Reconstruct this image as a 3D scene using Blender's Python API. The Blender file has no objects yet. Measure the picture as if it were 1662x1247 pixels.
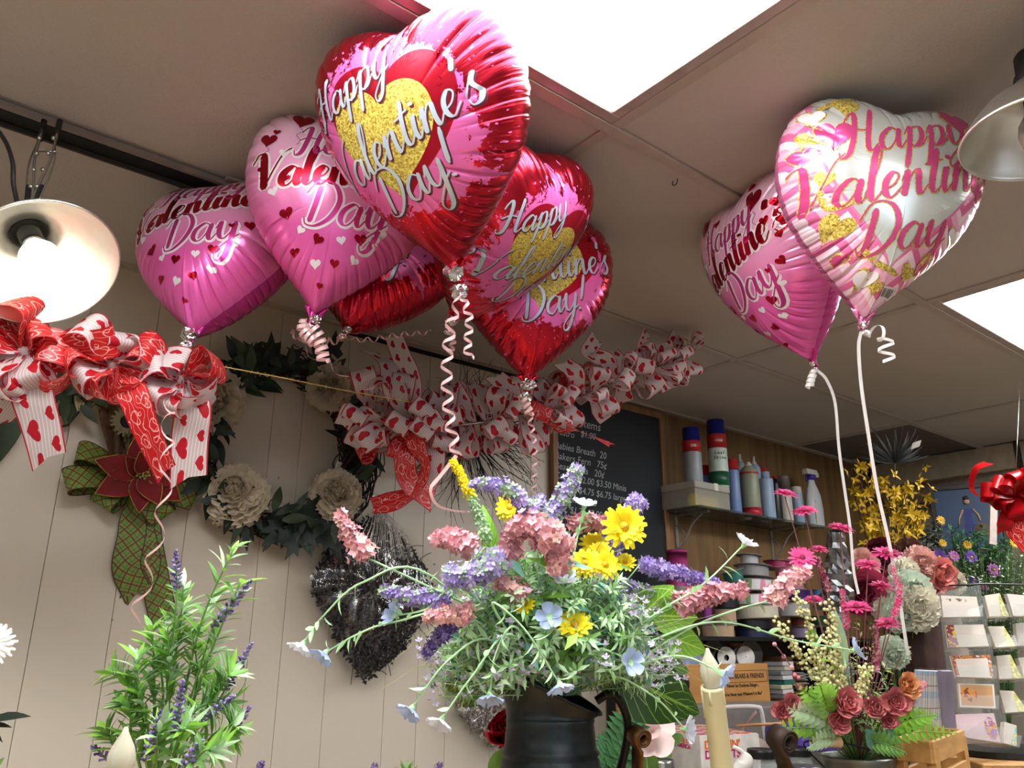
import bpy, math, random
import numpy as np
from mathutils import Vector, Matrix
PI = math.pi
V = Vector
COL = bpy.context.scene.collection
SC = bpy.context.scene

# ---------------------------------------------------------------- camera
CAM = V((0, 0, 1.55))
_p, _r, _az, FPX = math.radians(17.9), math.radians(0.4), math.radians(51), 1290.0
CF = V((math.cos(_az)*math.cos(_p), math.sin(_az)*math.cos(_p), math.sin(_p)))
_R0 = V((math.sin(_az), -math.cos(_az), 0)); _U0 = _R0.cross(CF)
CR = _R0*math.cos(_r) + _U0*math.sin(_r)
CU = _U0*math.cos(_r) - _R0*math.sin(_r)
cd = bpy.data.cameras.new('camera'); cam = bpy.data.objects.new('camera', cd); COL.objects.link(cam)
cam.matrix_world = Matrix(((CR.x, CU.x, -CF.x, CAM.x), (CR.y, CU.y, -CF.y, CAM.y), (CR.z, CU.z, -CF.z, CAM.z), (0, 0, 0, 1)))
cd.sensor_width = 36; cd.lens = 36*FPX/1662; cd.clip_start = .02
SC.camera = cam
SC.view_settings.view_transform = 'Standard'; SC.view_settings.look = 'None'
SC.view_settings.gamma = 1; SC.view_settings.use_curve_mapping = False
SC.view_settings.exposure = 0.08
SC.cycles.use_denoising = True
SC.cycles.max_bounces = 7; SC.cycles.transparent_max_bounces = 16
SC.cycles.caustics_reflective = False; SC.cycles.caustics_refractive = False

# ---------------------------------------------------------------- sky outside the shop window, daylight through it
w = bpy.data.worlds.new('sky'); SC.world = w; w.use_nodes = True
w.node_tree.nodes['Background'].inputs[0].default_value = (.75, .85, 1, 1)
w.node_tree.nodes['Background'].inputs[1].default_value = 1.2
def area(name, loc, target, sx, sy, power, col):
    l = bpy.data.lights.new(name, 'AREA'); l.shape = 'RECTANGLE'; l.size = sx; l.size_y = sy; l.energy = power; l.color = col
    o = bpy.data.objects.new(name, l); COL.objects.link(o); o.location = loc
    o.rotation_euler = (V(target)-V(loc)).to_track_quat('-Z', 'Y').to_euler(); return o
area('daylight', (-.9, -3.12, 1.2), (.6, 2.0, 1.0), 3.2, 1.5, 4, (.93, .96, 1.0))

# ---------------------------------------------------------------- pixel rays: a pixel plus a real distance or plane is a point
def ray(x, y): return ((x-831)*CR - (y-623.5)*CU)/FPX + CF
def at(x, y, D): return CAM + ray(x, y)*D
def onp(x, y, ax, v):
    d = ray(x, y); t = (v-CAM[ax])/d[ax]; return CAM + d*t
def onY(x, y, v=2.02): return onp(x, y, 1, v)
def onX(x, y, v): return onp(x, y, 0, v)
def onZ(x, y, v): return onp(x, y, 2, v)

# ---------------------------------------------------------------- mesh builder
def frame(d, up=V((0, 0, 1))):
    d = V(d).normalized(); s = d.cross(up)
    if s.length < 1e-4: s = d.cross(V((1, 0, 0)))
    s.normalize(); return s, s.cross(d).normalized()
def catmull(P, n=6, closed=False):
    P = [V(p) for p in P]
    if len(P) < 3: 
        return [P[0].lerp(P[-1], i/n) for i in range(n+1)]
    Q = ([P[-1]]+P+P[:2]) if closed else ([P[0]*2-P[1]]+P+[P[-1]*2-P[-2]])
    out = []
    for i in range(1, len(Q)-2):
        a, b, c, d = Q[i-1], Q[i], Q[i+1], Q[i+2]
        for k in range(n):
            t = k/n
            out.append(.5*((2*b)+(c-a)*t+(2*a-5*b+4*c-d)*t*t+(3*b-a-3*c+d)*t**3))
    if not closed: out.append(P[-1].copy())
    return out
class MB:
    def __init__(s): s.v = []; s.f = []; s.m = []; s.uv = []; s.n = 0
    def add(s, vs, fs, m=0, uv=None):
        n = s.n
        s.v.extend([tuple(v) for v in vs]); s.f.extend([tuple(i+n for i in f) for f in fs]); s.m.extend([m]*len(fs))
        s.uv.extend(uv if uv else [(0, 0)]*len(vs)); s.n += len(vs)
        return s
    def grid(s, rows, m=0, uv=None, cu=False, cv=False):
        R, K = len(rows), len(rows[0]); vs = [p for r in rows for p in r]; fs = []
        for i in range(R-(0 if cv else 1)):
            for j in range(K-(0 if cu else 1)):
                a, b = i*K+j, i*K+(j+1) % K; c, d = ((i+1) % R)*K+(j+1) % K, ((i+1) % R)*K+j
                fs.append((a, b, c, d))
        return s.add(vs, fs, m, uv)
    def box(s, c, h, m=0, rot=None, bev=0.0):
        c = V(c); hx, hy, hz = h; M = rot if rot else Matrix.Identity(3)
        b = min(bev, hx*.9, hy*.9, hz*.9)
        if b <= 0:
            vs = [c+M@V((x*hx, y*hy, z*hz)) for x in (-1, 1) for y in (-1, 1) for z in (-1, 1)]
            return s.add(vs, [(0, 1, 3, 2), (4, 6, 7, 5), (0, 4, 5, 1), (2, 3, 7, 6), (0, 2, 6, 4), (1, 5, 7, 3)], m)
        vs = []; fs = []; idx = {}
        for x in (-1, 1):
            for y in (-1, 1):
                for z in (-1, 1):
                    for k, q in enumerate(((x*hx, y*(hy-b), z*(hz-b)), (x*(hx-b), y*hy, z*(hz-b)), (x*(hx-b), y*(hy-b), z*hz))):
                        idx[(x, y, z, k)] = len(vs); vs.append(c+M@V(q))
        q = (-1, 1)
        def F(l): fs.append(tuple(l))
        for x in q: F([idx[(x, y, z, 0)] for y, z in ((-1, -1), (1, -1), (1, 1), (-1, 1))][::x])
        for y in q: F([idx[(x, y, z, 1)] for x, z in ((-1, -1), (-1, 1), (1, 1), (1, -1))][::y])
        for z in q: F([idx[(x, y, z, 2)] for x, y in ((-1, -1), (1, -1), (1, 1), (-1, 1))][::z])
        for x in q:
            for y in q: F([idx[(x, y, -1, 0)], idx[(x, y, 1, 0)], idx[(x, y, 1, 1)], idx[(x, y, -1, 1)]][::x*y])
        for x in q:
            for z in q: F([idx[(x, -1, z, 0)], idx[(x, -1, z, 2)], idx[(x, 1, z, 2)], idx[(x, 1, z, 0)]][::x*z])
        for y in q:
            for z in q: F([idx[(-1, y, z, 1)], idx[(1, y, z, 1)], idx[(1, y, z, 2)], idx[(-1, y, z, 2)]][::y*z])
        for x in q:
            for y in q:
                for z in q: F([idx[(x, y, z, 0)], idx[(x, y, z, 1)], idx[(x, y, z, 2)]][::x*y*z])
        return s.add(vs, fs, m)
    def tube(s, P, r, n=6, m=0, cap=True):
        P = [V(p) for p in P]; rr = r if hasattr(r, '__len__') else [r]*len(P); rows = []; sd = None
        for i, p in enumerate(P):
            t = P[min(i+1, len(P)-1)]-P[max(i-1, 0)]
            if t.length < 1e-9: t = V((0, 0, 1))
            t.normalize()
            if sd is None: sd = frame(t)[0]
            else:
                sd = sd - t*sd.dot(t)
                sd = sd.normalized() if sd.length > 1e-6 else frame(t)[0]
            u = t.cross(sd)
            rows.append([p+(sd*math.cos(2*PI*k/n)+u*math.sin(2*PI*k/n))*rr[i] for k in range(n)])
        b = s.n; s.grid(rows, m, cu=True)
        if cap:
            L = (len(P)-1)*n
            s.f.append(tuple(b+k for k in range(n))[::-1]); s.f.append(tuple(b+L+k for k in range(n))); s.m += [m, m]
        return s
    def lathe(s, c, prof, n=24, m=0, axis=V((0, 0, 1)), cap=True):
        a = V(axis).normalized(); sd, u = frame(a, V((0, 1, 0)) if abs(a.y) < .9 else V((1, 0, 0))); c = V(c)
        rows = [[c+a*z+(sd*math.cos(2*PI*k/n)+u*math.sin(2*PI*k/n))*r for k in range(n)] for r, z in prof]
        b = s.n
        s.grid(rows, m, cu=True, uv=[(k/n, i/max(1, len(prof)-1)) for i in range(len(prof)) for k in range(n)])
        if cap:
            L = (len(prof)-1)*n
            if prof[0][0] > 1e-4: s.f.append(tuple(b+k for k in range(n))); s.m.append(m)
            if prof[-1][0] > 1e-4: s.f.append(tuple(b+L+k for k in range(n))[::-1]); s.m.append(m)
        return s
    def ball(s, c, r, m=0, n=8, k=6, sc=(1, 1, 1), axis=None):
        prof = [(max(r*math.sin(PI*i/k), 1e-5), -r*math.cos(PI*i/k)) for i in range(k+1)]
        b = s.n; s.lathe((0, 0, 0), prof, n, m, axis or V((0, 0, 1)), cap=False)
        for i in range(b, s.n):
            q = s.v[i]; s.v[i] = (q[0]*sc[0]+c[0], q[1]*sc[1]+c[1], q[2]*sc[2]+c[2])
        return s
    def ribbon(s, P, W, w, m=0, u0=0.0, us=None):
        """P path, W width directions (one or per point), w width (one or per point)."""
        P = [V(p) for p in P]; rows = []; uv = []; L = u0; wm = w if not hasattr(w, '__len__') else max(w)
        for i, p in enumerate(P):
            if i: L += (p-P[i-1]).length
            wd = W[i] if isinstance(W, list) else W; ww = w[i] if hasattr(w, '__len__') else w
            wd = V(wd).normalized()
            rows.append([p-wd*ww/2, p+wd*ww/2*0, p+wd*ww/2]); a = L/(us or wm)
            uv += [(a, 0), (a, .5), (a, 1)]
        return s.grid(rows, m, uv)
    def leaf(s, b, d, L, w, nrm=None, m=0, bend=0.0, fold=.15, n=5, shape=0, wave=0):
        """a folded blade from b along d; shape 0 lance, 1 heart / ovate, 2 petal wide at tip."""
        b = V(b); d = V(d).normalized()
        nrm = V(nrm) if nrm is not None else frame(d)[1]
        sd = d.cross(nrm)
        if sd.length < 1e-4: sd = frame(d)[0]
        sd.normalize(); nn = sd.cross(d).normalized(); rows = []; uv = []
        for i in range(n+1):
            t = i/n
            if shape == 0: ww = math.sin(PI*min(1, t**.8))*.98+.02
            elif shape == 1: ww = (math.sin(PI*t**.55))**.8 if t < 1 else 0.0
            else: ww = .25+.75*math.sin(PI*(t*.62)) if t < .99 else .45
            if i == n and shape != 2: ww = .02
            ww *= w/2
            a = bend*t
            p = b + d*(L*t*math.cos(a*.6)) - nn*(L*t*math.sin(a*.6))
            q = wave*math.sin(t*9)
            rows.append([p-sd*ww+nn*(fold*ww+q*w*.1), p, p+sd*ww+nn*(fold*ww-q*w*.1)])
            uv += [(t, 0), (t, .5), (t, 1)]
        return s.grid(rows, m, uv)
    def petal(s, b, d, nrm, L, w, cup=.5, m=0, n=4, k=4, tip=.7, ruf=0.0, rnd=random):
        """a cupped petal: leaves b along d, its inside facing nrm."""
        b = V(b); d = V(d).normalized(); nn = V(nrm)-d*V(nrm).dot(d)
        nn = nn.normalized() if nn.length > 1e-4 else frame(d)[1]
        sd = d.cross(nn).normalized(); rows = []; uv = []; ph = rnd.uniform(0, 6)
        for i in range(n+1):
            t = i/n; ww = w/2*(.18+.82*math.sin(PI*min(1, t*tip))**.8) if t > 0 else w*.1
            row = []
            for j in range(k+1):
                x = (j/k*2-1); z = cup*(x*x*ww*.8 + t*t*L*.45) + ruf*w*math.sin(x*6+t*5+ph)*t
                row.append(b+d*(L*t*(1-.12*x*x*t))+sd*x*ww+nn*z); uv.append((t, j/k))
            rows.append(row)
        return s.grid(rows, m, uv)
    def build(s, name, mats, parent=None, smooth=True, loc=None, solid=0, bevel=0, subsurf=0):
        me = bpy.data.meshes.new(name)
        root = parent
        off = V((0, 0, 0))
        if parent is not None:
            while root.parent: root = root.parent
            off = V(root.location)
        elif loc is not None: off = V(loc)
        elif s.v:
            a = np.array(s.v); off = V(((a[:, 0].min()+a[:, 0].max())/2, (a[:, 1].min()+a[:, 1].max())/2, a[:, 2].min()))
        a = np.array(s.v, dtype=float)-np.array(off)
        me.from_pydata(a.tolist(), [], s.f)
        if any(u != (0, 0) for u in s.uv[:200]):
            l = me.uv_layers.new(name='UVMap'); li = np.empty(len(me.loops), dtype=np.int32); me.loops.foreach_get('vertex_index', li)
            l.data.foreach_set('uv', np.array(s.uv, dtype=np.float32)[li].ravel())
        mats = mats if isinstance(mats, (list, tuple)) else [mats]
        for q in mats: me.materials.append(q)
        if len(mats) > 1: me.polygons.foreach_set('material_index', np.array(s.m, dtype=np.int32))
        if smooth: me.polygons.foreach_set('use_smooth', np.ones(len(me.polygons), dtype=bool))
        me.update()
        o = bpy.data.objects.new(name, me); COL.objects.link(o)
        if parent is not None: o.parent = parent
        else: o.location = off
        if solid:
            q = o.modifiers.new('solid', 'SOLIDIFY'); q.thickness = solid; q.offset = 0
        if bevel:
            q = o.modifiers.new('bevel', 'BEVEL'); q.width = bevel; q.segments = 2; q.limit_method = 'ANGLE'
        return o
def thing(name, label, cat, loc, group=None):
    o = bpy.data.objects.new(name, None); COL.objects.link(o); o.location = V(loc); o.empty_display_size = .05
    o['label'] = label; o['category'] = cat
    if group: o['group'] = group
    return o
def tag(o, label, cat, group=None, kind=None):
    o['label'] = label; o['category'] = cat
    if group: o['group'] = group
    if kind: o['kind'] = kind
    return o
def struct(o): o['kind'] = 'structure'; return o

# ---------------------------------------------------------------- node expressions
class X:
    nt = None
    def __init__(s, k): s.k = k
    @staticmethod
    def op(o, *a):
        n = X.nt.nodes.new('ShaderNodeMath'); n.operation = o
        for i, q in enumerate(a):
            if isinstance(q, X): X.nt.links.new(q.k, n.inputs[i])
            else: n.inputs[i].default_value = q
        return X(n.outputs[0])
    def __add__(a, b): return X.op('ADD', a, b)
    __radd__ = __add__
    def __sub__(a, b): return X.op('SUBTRACT', a, b)
    def __rsub__(a, b): return X.op('SUBTRACT', b, a)
    def __mul__(a, b): return X.op('MULTIPLY', a, b)
    __rmul__ = __mul__
    def __truediv__(a, b): return X.op('DIVIDE', a, b)
    def lt(a, b): return X.op('LESS_THAN', a, b)
    def gt(a, b): return X.op('GREATER_THAN', a, b)
    def abs(a): return X.op('ABSOLUTE', a)
    def fr(a): return X.op('FRACT', a)
    def fl(a): return X.op('FLOOR', a)
    def sin(a): return X.op('SINE', a)
    def mx(a, b): return X.op('MAXIMUM', a, b)
    def mn(a, b): return X.op('MINIMUM', a, b)
    def clamp(a): return X.op('MINIMUM', X.op('MAXIMUM', a, 0.0), 1.0)
def xheart(x, y, cx, cy, s):
    a = (x-cx)/s; b = (y-cy)/s; a2 = a*a; b2 = b*b; q = a2+b2-1.0
    return (q*q*q - a2*b2*b).lt(0.0)
def newmat(name):
    m = bpy.data.materials.new(name); m.use_nodes = True; nt = m.node_tree; X.nt = nt
    return m, nt, nt.nodes['Principled BSDF']
def xuv(nt):
    t = nt.nodes.new('ShaderNodeUVMap'); s = nt.nodes.new('ShaderNodeSeparateXYZ'); nt.links.new(t.outputs[0], s.inputs[0])
    return X(s.outputs[0]), X(s.outputs[1])
def xobj(nt):
    t = nt.nodes.new('ShaderNodeTexCoord'); s = nt.nodes.new('ShaderNodeSeparateXYZ'); nt.links.new(t.outputs['Object'], s.inputs[0])
    return X(s.outputs[0]), X(s.outputs[1]), X(s.outputs[2]), t.outputs['Object']
def xnoise(nt, scale, vec=None, detail=2, rough=.5, dist=0):
    n = nt.nodes.new('ShaderNodeTexNoise'); n.inputs['Scale'].default_value = scale; n.inputs['Detail'].default_value = detail
    n.inputs['Roughness'].default_value = rough; n.inputs['Distortion'].default_value = dist
    if vec is None: vec = nt.nodes.new('ShaderNodeTexCoord').outputs['Object']
    nt.links.new(vec, n.inputs['Vector']); return X(n.outputs['Fac'])
def xvec(nt, x, y, z=0.0):
    c = nt.nodes.new('ShaderNodeCombineXYZ')
    for i, q in enumerate((x, y, z)):
        if isinstance(q, X): nt.links.new(q.k, c.inputs[i])
        else: c.inputs[i].default_value = q
    return c.outputs[0]
def mixc(nt, f, a, b):
    n = nt.nodes.new('ShaderNodeMix'); n.data_type = 'RGBA'
    if isinstance(f, X): nt.links.new(f.k, n.inputs[0])
    else: n.inputs[0].default_value = f
    for i, q in ((6, a), (7, b)):
        if isinstance(q, (tuple, list)): n.inputs[i].default_value = (*q[:3], 1)
        else: nt.links.new(q, n.inputs[i])
    return n.outputs[2]
def setin(nt, b, name, q):
    if isinstance(q, X): nt.links.new(q.k, b.inputs[name])
    elif isinstance(q, (int, float)): b.inputs[name].default_value = q
    elif isinstance(q, tuple): b.inputs[name].default_value = (*q[:3], 1)
    else: nt.links.new(q, b.inputs[name])
def bump(nt, b, h, dist=.002, st=1.0):
    n = nt.nodes.new('ShaderNodeBump'); n.inputs['Distance'].default_value = dist; n.inputs['Strength'].default_value = st
    nt.links.new(h.k if isinstance(h, X) else h, n.inputs['Height']); nt.links.new(n.outputs[0], b.inputs['Normal'])
def rgb(h):
    h = h.lstrip('#'); c = [int(h[i:i+2], 16)/255 for i in (0, 2, 4)]
    return tuple(q/12.92 if q <= .04045 else ((q+.055)/1.055)**2.4 for q in c)
_mc = {}
def pm(name, col, rough=.6, metal=0.0, var=.15, vs=30, bmp=0, bs=200, trans=0.0, alpha=1.0, emit=None, es=0, tl=0.0, ior=1.45, coat=0):
    """plain principled material with a noise variation of its colour; tl adds translucency (leaves, petals)."""
    if name in _mc: return _mc[name]
    if isinstance(col, str): col = rgb(col)
    m, nt, b = newmat(name); n = xnoise(nt, vs)
    f = ((n-.5)*2.2+.5).clamp()
    lo = tuple(c*(1-var) for c in col); hi = tuple(min(1, c*(1+var)) for c in col)
    c = mixc(nt, f, lo, hi); setin(nt, b, 'Base Color', c)
    b.inputs['Roughness'].default_value = rough; b.inputs['Metallic'].default_value = metal
    b.inputs['Transmission Weight'].default_value = trans; b.inputs['Alpha'].default_value = alpha; b.inputs['IOR'].default_value = ior
    b.inputs['Coat Weight'].default_value = coat
    if emit: b.inputs['Emission Color'].default_value = (*emit, 1); b.inputs['Emission Strength'].default_value = es
    if bmp: bump(nt, b, xnoise(nt, bs, detail=3), bmp)
    if tl:
        t = nt.nodes.new('ShaderNodeBsdfTranslucent'); nt.links.new(c, t.inputs[0]); mx = nt.nodes.new('ShaderNodeMixShader'); mx.inputs[0].default_value = tl
        nt.links.new(b.outputs[0], mx.inputs[1]); nt.links.new(t.outputs[0], mx.inputs[2]); nt.links.new(mx.outputs[0], nt.nodes['Material Output'].inputs[0])
    _mc[name] = m; return m
# ================================================================ the room
CZ = 2.435; XL, XR, YF, YB = -2.4, 4.13, -3.2, 2.02
def ceiling_material():
    m, nt, b = newmat('ceiling_vinyl')
    n = xnoise(nt, 170, detail=3, rough=.6); n2 = xnoise(nt, 1.3, detail=2)
    setin(nt, b, 'Base Color', mixc(nt, n2, rgb('#beb4ab'), rgb('#cec3b9'))); b.inputs['Roughness'].default_value = .62
    bump(nt, b, n, .0022, .7); return m
M_ceil = ceiling_material()
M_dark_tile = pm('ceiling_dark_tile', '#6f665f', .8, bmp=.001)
M_tee = pm('ceiling_tee', '#bdb0a4', .45, .1, var=.06)
M_black = pm('blackened_steel_and_gap_shade', '#15130f', .6, .3)
XG = [XL, -1.528, -.308, .912, 2.132, 3.352, XR+.35]
YG = [YF, -2.815, -2.205, -1.595, -.985, -.375, .235, .845, 1.455, YB+.0]
lights = [(2, 6), (4, 6), (2, 3), (4, 3), (0, 6), (0, 3)]  # last four panels are added out of view to light the room
mb = MB()
for i in range(len(XG)-1):
    for j in range(len(YG)-1):
        if (i, j) in lights: continue
        x0, x1, y0, y1 = XG[i], XG[i+1], YG[j], YG[j+1]; z = CZ+.004
        if i == 5: x1 = XR
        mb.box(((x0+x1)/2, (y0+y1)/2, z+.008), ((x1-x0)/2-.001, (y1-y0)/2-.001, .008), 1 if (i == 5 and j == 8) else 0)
mb.box(((XL+XR)/2, (YF+YB)/2, CZ+.16), ((XR-XL)/2+.1, (YB-YF)/2+.1, .02), 0)
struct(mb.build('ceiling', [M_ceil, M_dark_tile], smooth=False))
mb = MB()
for x in XG[1:-1]:
    mb.box((x, (YF+YB)/2, CZ+.001), (.012, (YB-YF)/2, .003), bev=.001)
for y in YG[1:-1]:
    if abs(y-1.455) < .01: mb.box(((.43+XR)/2, y, CZ-.0005), ((XR-.43)/2, .012, .0035), bev=.001)
    else: mb.box(((XL+XR)/2, y, CZ-.0005), ((XR-XL)/2, .012, .0035), bev=.001)
mb.box(((XL+XR)/2, YB-.012, CZ-.001), ((XR-XL)/2, .012, .004))
struct(mb.build('trim_1', M_tee, smooth=False))
# the run above the clamp lamp is an open blackened channel with a pale lip
mb = MB()
mb.box(((XL+.44)/2, 1.464, CZ-.006), ((.44-XL)/2, .006, .006), 0)
mb.box(((XL+.44)/2, 1.488, CZ-.006), ((.44-XL)/2, .020, .008), 1)
mb.box(((XL+.44)/2, 1.508, CZ-.010), ((.44-XL)/2, .003, .012), 2)
mb.box((1.42, YB-.0015, CZ-.016), (.42, .0014, .007), 1)  # dark strip painted in as the shade of the wall-to-ceiling gap
struct(mb.build('trim_2', [pm('channel_edge', '#8f8278', .6), M_black, pm('channel_lip', '#3a332c', .6, .3)], smooth=False))

# walls
def panel_material():
    m, nt, b = newmat('painted_panelling'); x, y, z, o = xobj(nt)
    n = xnoise(nt, 2.0, detail=4); sp = xnoise(nt, 24, detail=1)
    c = mixc(nt, n, rgb('#c1b4a2'), rgb('#cabeac')); c = mixc(nt, sp.gt(.82), c, rgb('#7d6f5c'))
    setin(nt, b, 'Base Color', c); b.inputs['Roughness'].default_value = .42
    bump(nt, b, xnoise(nt, 60, detail=3), .0006, .6); return m
M_panel = panel_material(); M_groove = pm('groove', '#a3957f', .8)
seams = [-2.4, -2.05, -1.8, -1.5, -1.1, -.85, -.6, -.25, .05, .325, .479, .614, .803, .888, 1.016, 1.195, 1.301, 1.399, 1.56, 1.72, 1.93, 2.05]
mb = MB()
for a, b_ in zip(seams[:-1], seams[1:]):
    mb.box(((a+b_)/2, YB+.01, CZ/2), ((b_-a)/2-.0005, .01, CZ/2), 0, bev=.0008)
mb.box((-.175, YB+.03, CZ/2), (2.225, .015, CZ/2), 1)
struct(mb.build('wall_back', [M_panel, M_groove], smooth=False))
def wood_material(name, c1, c2, scale=1.0, rough=.6, axis=2):
    m, nt, b = newmat(name); x, y, z, o = xobj(nt)
    s = [14, 14, 14]; s[axis] = 1.2
    v = xvec(nt, x*(s[0]*scale), y*(s[1]*scale), z*(s[2]*scale))
    n = xnoise(nt, 1.6, v, detail=5, rough=.6, dist=1.2); f = ((n-.5)*2.6+.5).clamp()
    setin(nt, b, 'Base Color', mixc(nt, f, rgb(c1), rgb(c2))); b.inputs['Roughness'].default_value = rough
    bump(nt, b, n, .0008, .5); return m
M_ply = wood_material('plywood', '#62482a', '#8a6a40', .6, .65)
mb = MB(); mb.box(((2.05+XR)/2, YB+.02, CZ/2), ((XR-2.05)/2, .02, CZ/2), 0)
struct(mb.build('wall_back.001', M_ply, smooth=False))
M_wall = pm('shop_wall_paint', '#8d8373', .7, var=.06, vs=3)
mb = MB(); mb.box((XR+.02, (YF+YB)/2, CZ/2), (.02, (YB-YF)/2, CZ/2)); struct(mb.build('wall_right', M_wall, smooth=False))
mb = MB(); mb.box((XL-.02, (YF+YB)/2, CZ/2), (.02, (YB-YF)/2, CZ/2)); struct(mb.build('wall_left', M_wall, smooth=False))
# shop front: a wall with a display window behind the camera
mb = MB(); y = YF-.02
mb.box(((XL+XR)/2, y, .2), ((XR-XL)/2, .02, .2)); mb.box(((XL+XR)/2, y, 2.24), ((XR-XL)/2, .02, .195))
mb.box((XL+.1, y, 1.22), (.1, .02, .83)); mb.box((2.6, y, 1.22), (1.53, .02, .83))
struct(mb.build('wall_front', M_wall, smooth=False))
mb = MB()
for x in (-2.18, -.6, 1.05): mb.box((x, y, 1.22), (.025, .03, .83))
for z in (.42, 2.03): mb.box((-.56, y, z), (1.65, .03, .025))
struct(mb.build('window_1', pm('window_aluminium', '#8d9092', .35, .9), smooth=False))
mb = MB(); mb.box(((XL+XR)/2, (YF+YB)/2, -.02), ((XR-XL)/2, (YB-YF)/2, .02))
struct(mb.build('floor', pm('vinyl_floor', '#8a8276', .5, var=.1, vs=4), smooth=False))
# boxed beam and duct along the right wall
mb = MB(); mb.box((XR-.05, -.6, 2.375), (.05, 2.6, .06), bev=.004); mb.box((XR-.053, 1.30, 2.375), (.054, .012, .061), 1)
struct(mb.build('trim_3', [pm('cream_boxing', '#b5a68c', .6), pm('boxing_clip', '#3a322a', .7)], smooth=False))
mb = MB(); mb.tube([(XR-.16, -3.1, 2.25), (XR-.16, 1.9, 2.25)], .045, 20, 0)
o = struct(mb.build('trim_4', pm('white_pipe', '#cfc6b8', .5)))

# ceiling lights
def diffuser_material():
    m, nt, b = newmat('prismatic_diffuser'); x, y, z, o = xobj(nt)
    p = (x*230.0).sin()*(y*230.0).sin()
    b.inputs['Base Color'].default_value = (.9, .9, .9, 1); b.inputs['Emission Color'].default_value = (.985, 1, 1, 1)
    setin(nt, b, 'Emission Strength', p*.5+20.0); bump(nt, b, p, .002); return m
M_diff = diffuser_material()
LL = ['recessed ceiling light panel above the big red heart balloon', 'recessed ceiling light panel beside the white and pink chevron balloon',
      'recessed ceiling light panel behind the camera', 'recessed ceiling light panel added unseen on the shelf side', 'recessed ceiling light panel added unseen near the left wall', 'recessed ceiling light panel added unseen in the front left corner']
for (i, j), lab in zip(lights, LL):
    x0, x1, y0, y1 = XG[i], XG[i+1], YG[j], YG[j+1]
    t = thing('ceiling_light', lab, 'ceiling light', ((x0+x1)/2, (y0+y1)/2, CZ), 'recessed ceiling light panels')
    mb = MB()
    for k, (cx, cy, hx, hy) in enumerate((((x0+x1)/2, y0+.024, (x1-x0)/2-.012, .012), ((x0+x1)/2, y1-.024, (x1-x0)/2-.012, .012), (x0+.024, (y0+y1)/2, .012, (y1-y0)/2-.036), (x1-.024, (y0+y1)/2, .012, (y1-y0)/2-.036))):
        mb.box((cx, cy, CZ+.004), (hx, hy, .006), bev=.002)
    mb.box(((x0+x1)/2, (y0+y1)/2, CZ+.1), ((x1-x0)/2-.014, (y1-y0)/2-.014, .002))
    for cx, cy, hx, hy in (((x0+x1)/2, y0+.014, (x1-x0)/2-.012, .001), ((x0+x1)/2, y1-.014, (x1-x0)/2-.012, .001), (x0+.014, (y0+y1)/2, .001, (y1-y0)/2-.012), (x1-.014, (y0+y1)/2, .001, (y1-y0)/2-.012)):
        mb.box((cx, cy, CZ+.055), (hx, hy, .045))
    mb.build('frame', pm('light_frame', '#b9a9a2', .4, .2), t, smooth=False)
    mb = MB(); mb.box(((x0+x1)/2, (y0+y1)/2, CZ+.008), ((x1-x0)/2-.034, (y1-y0)/2-.034, .002)); mb.build('diffuser', M_diff, t, smooth=False)
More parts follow.
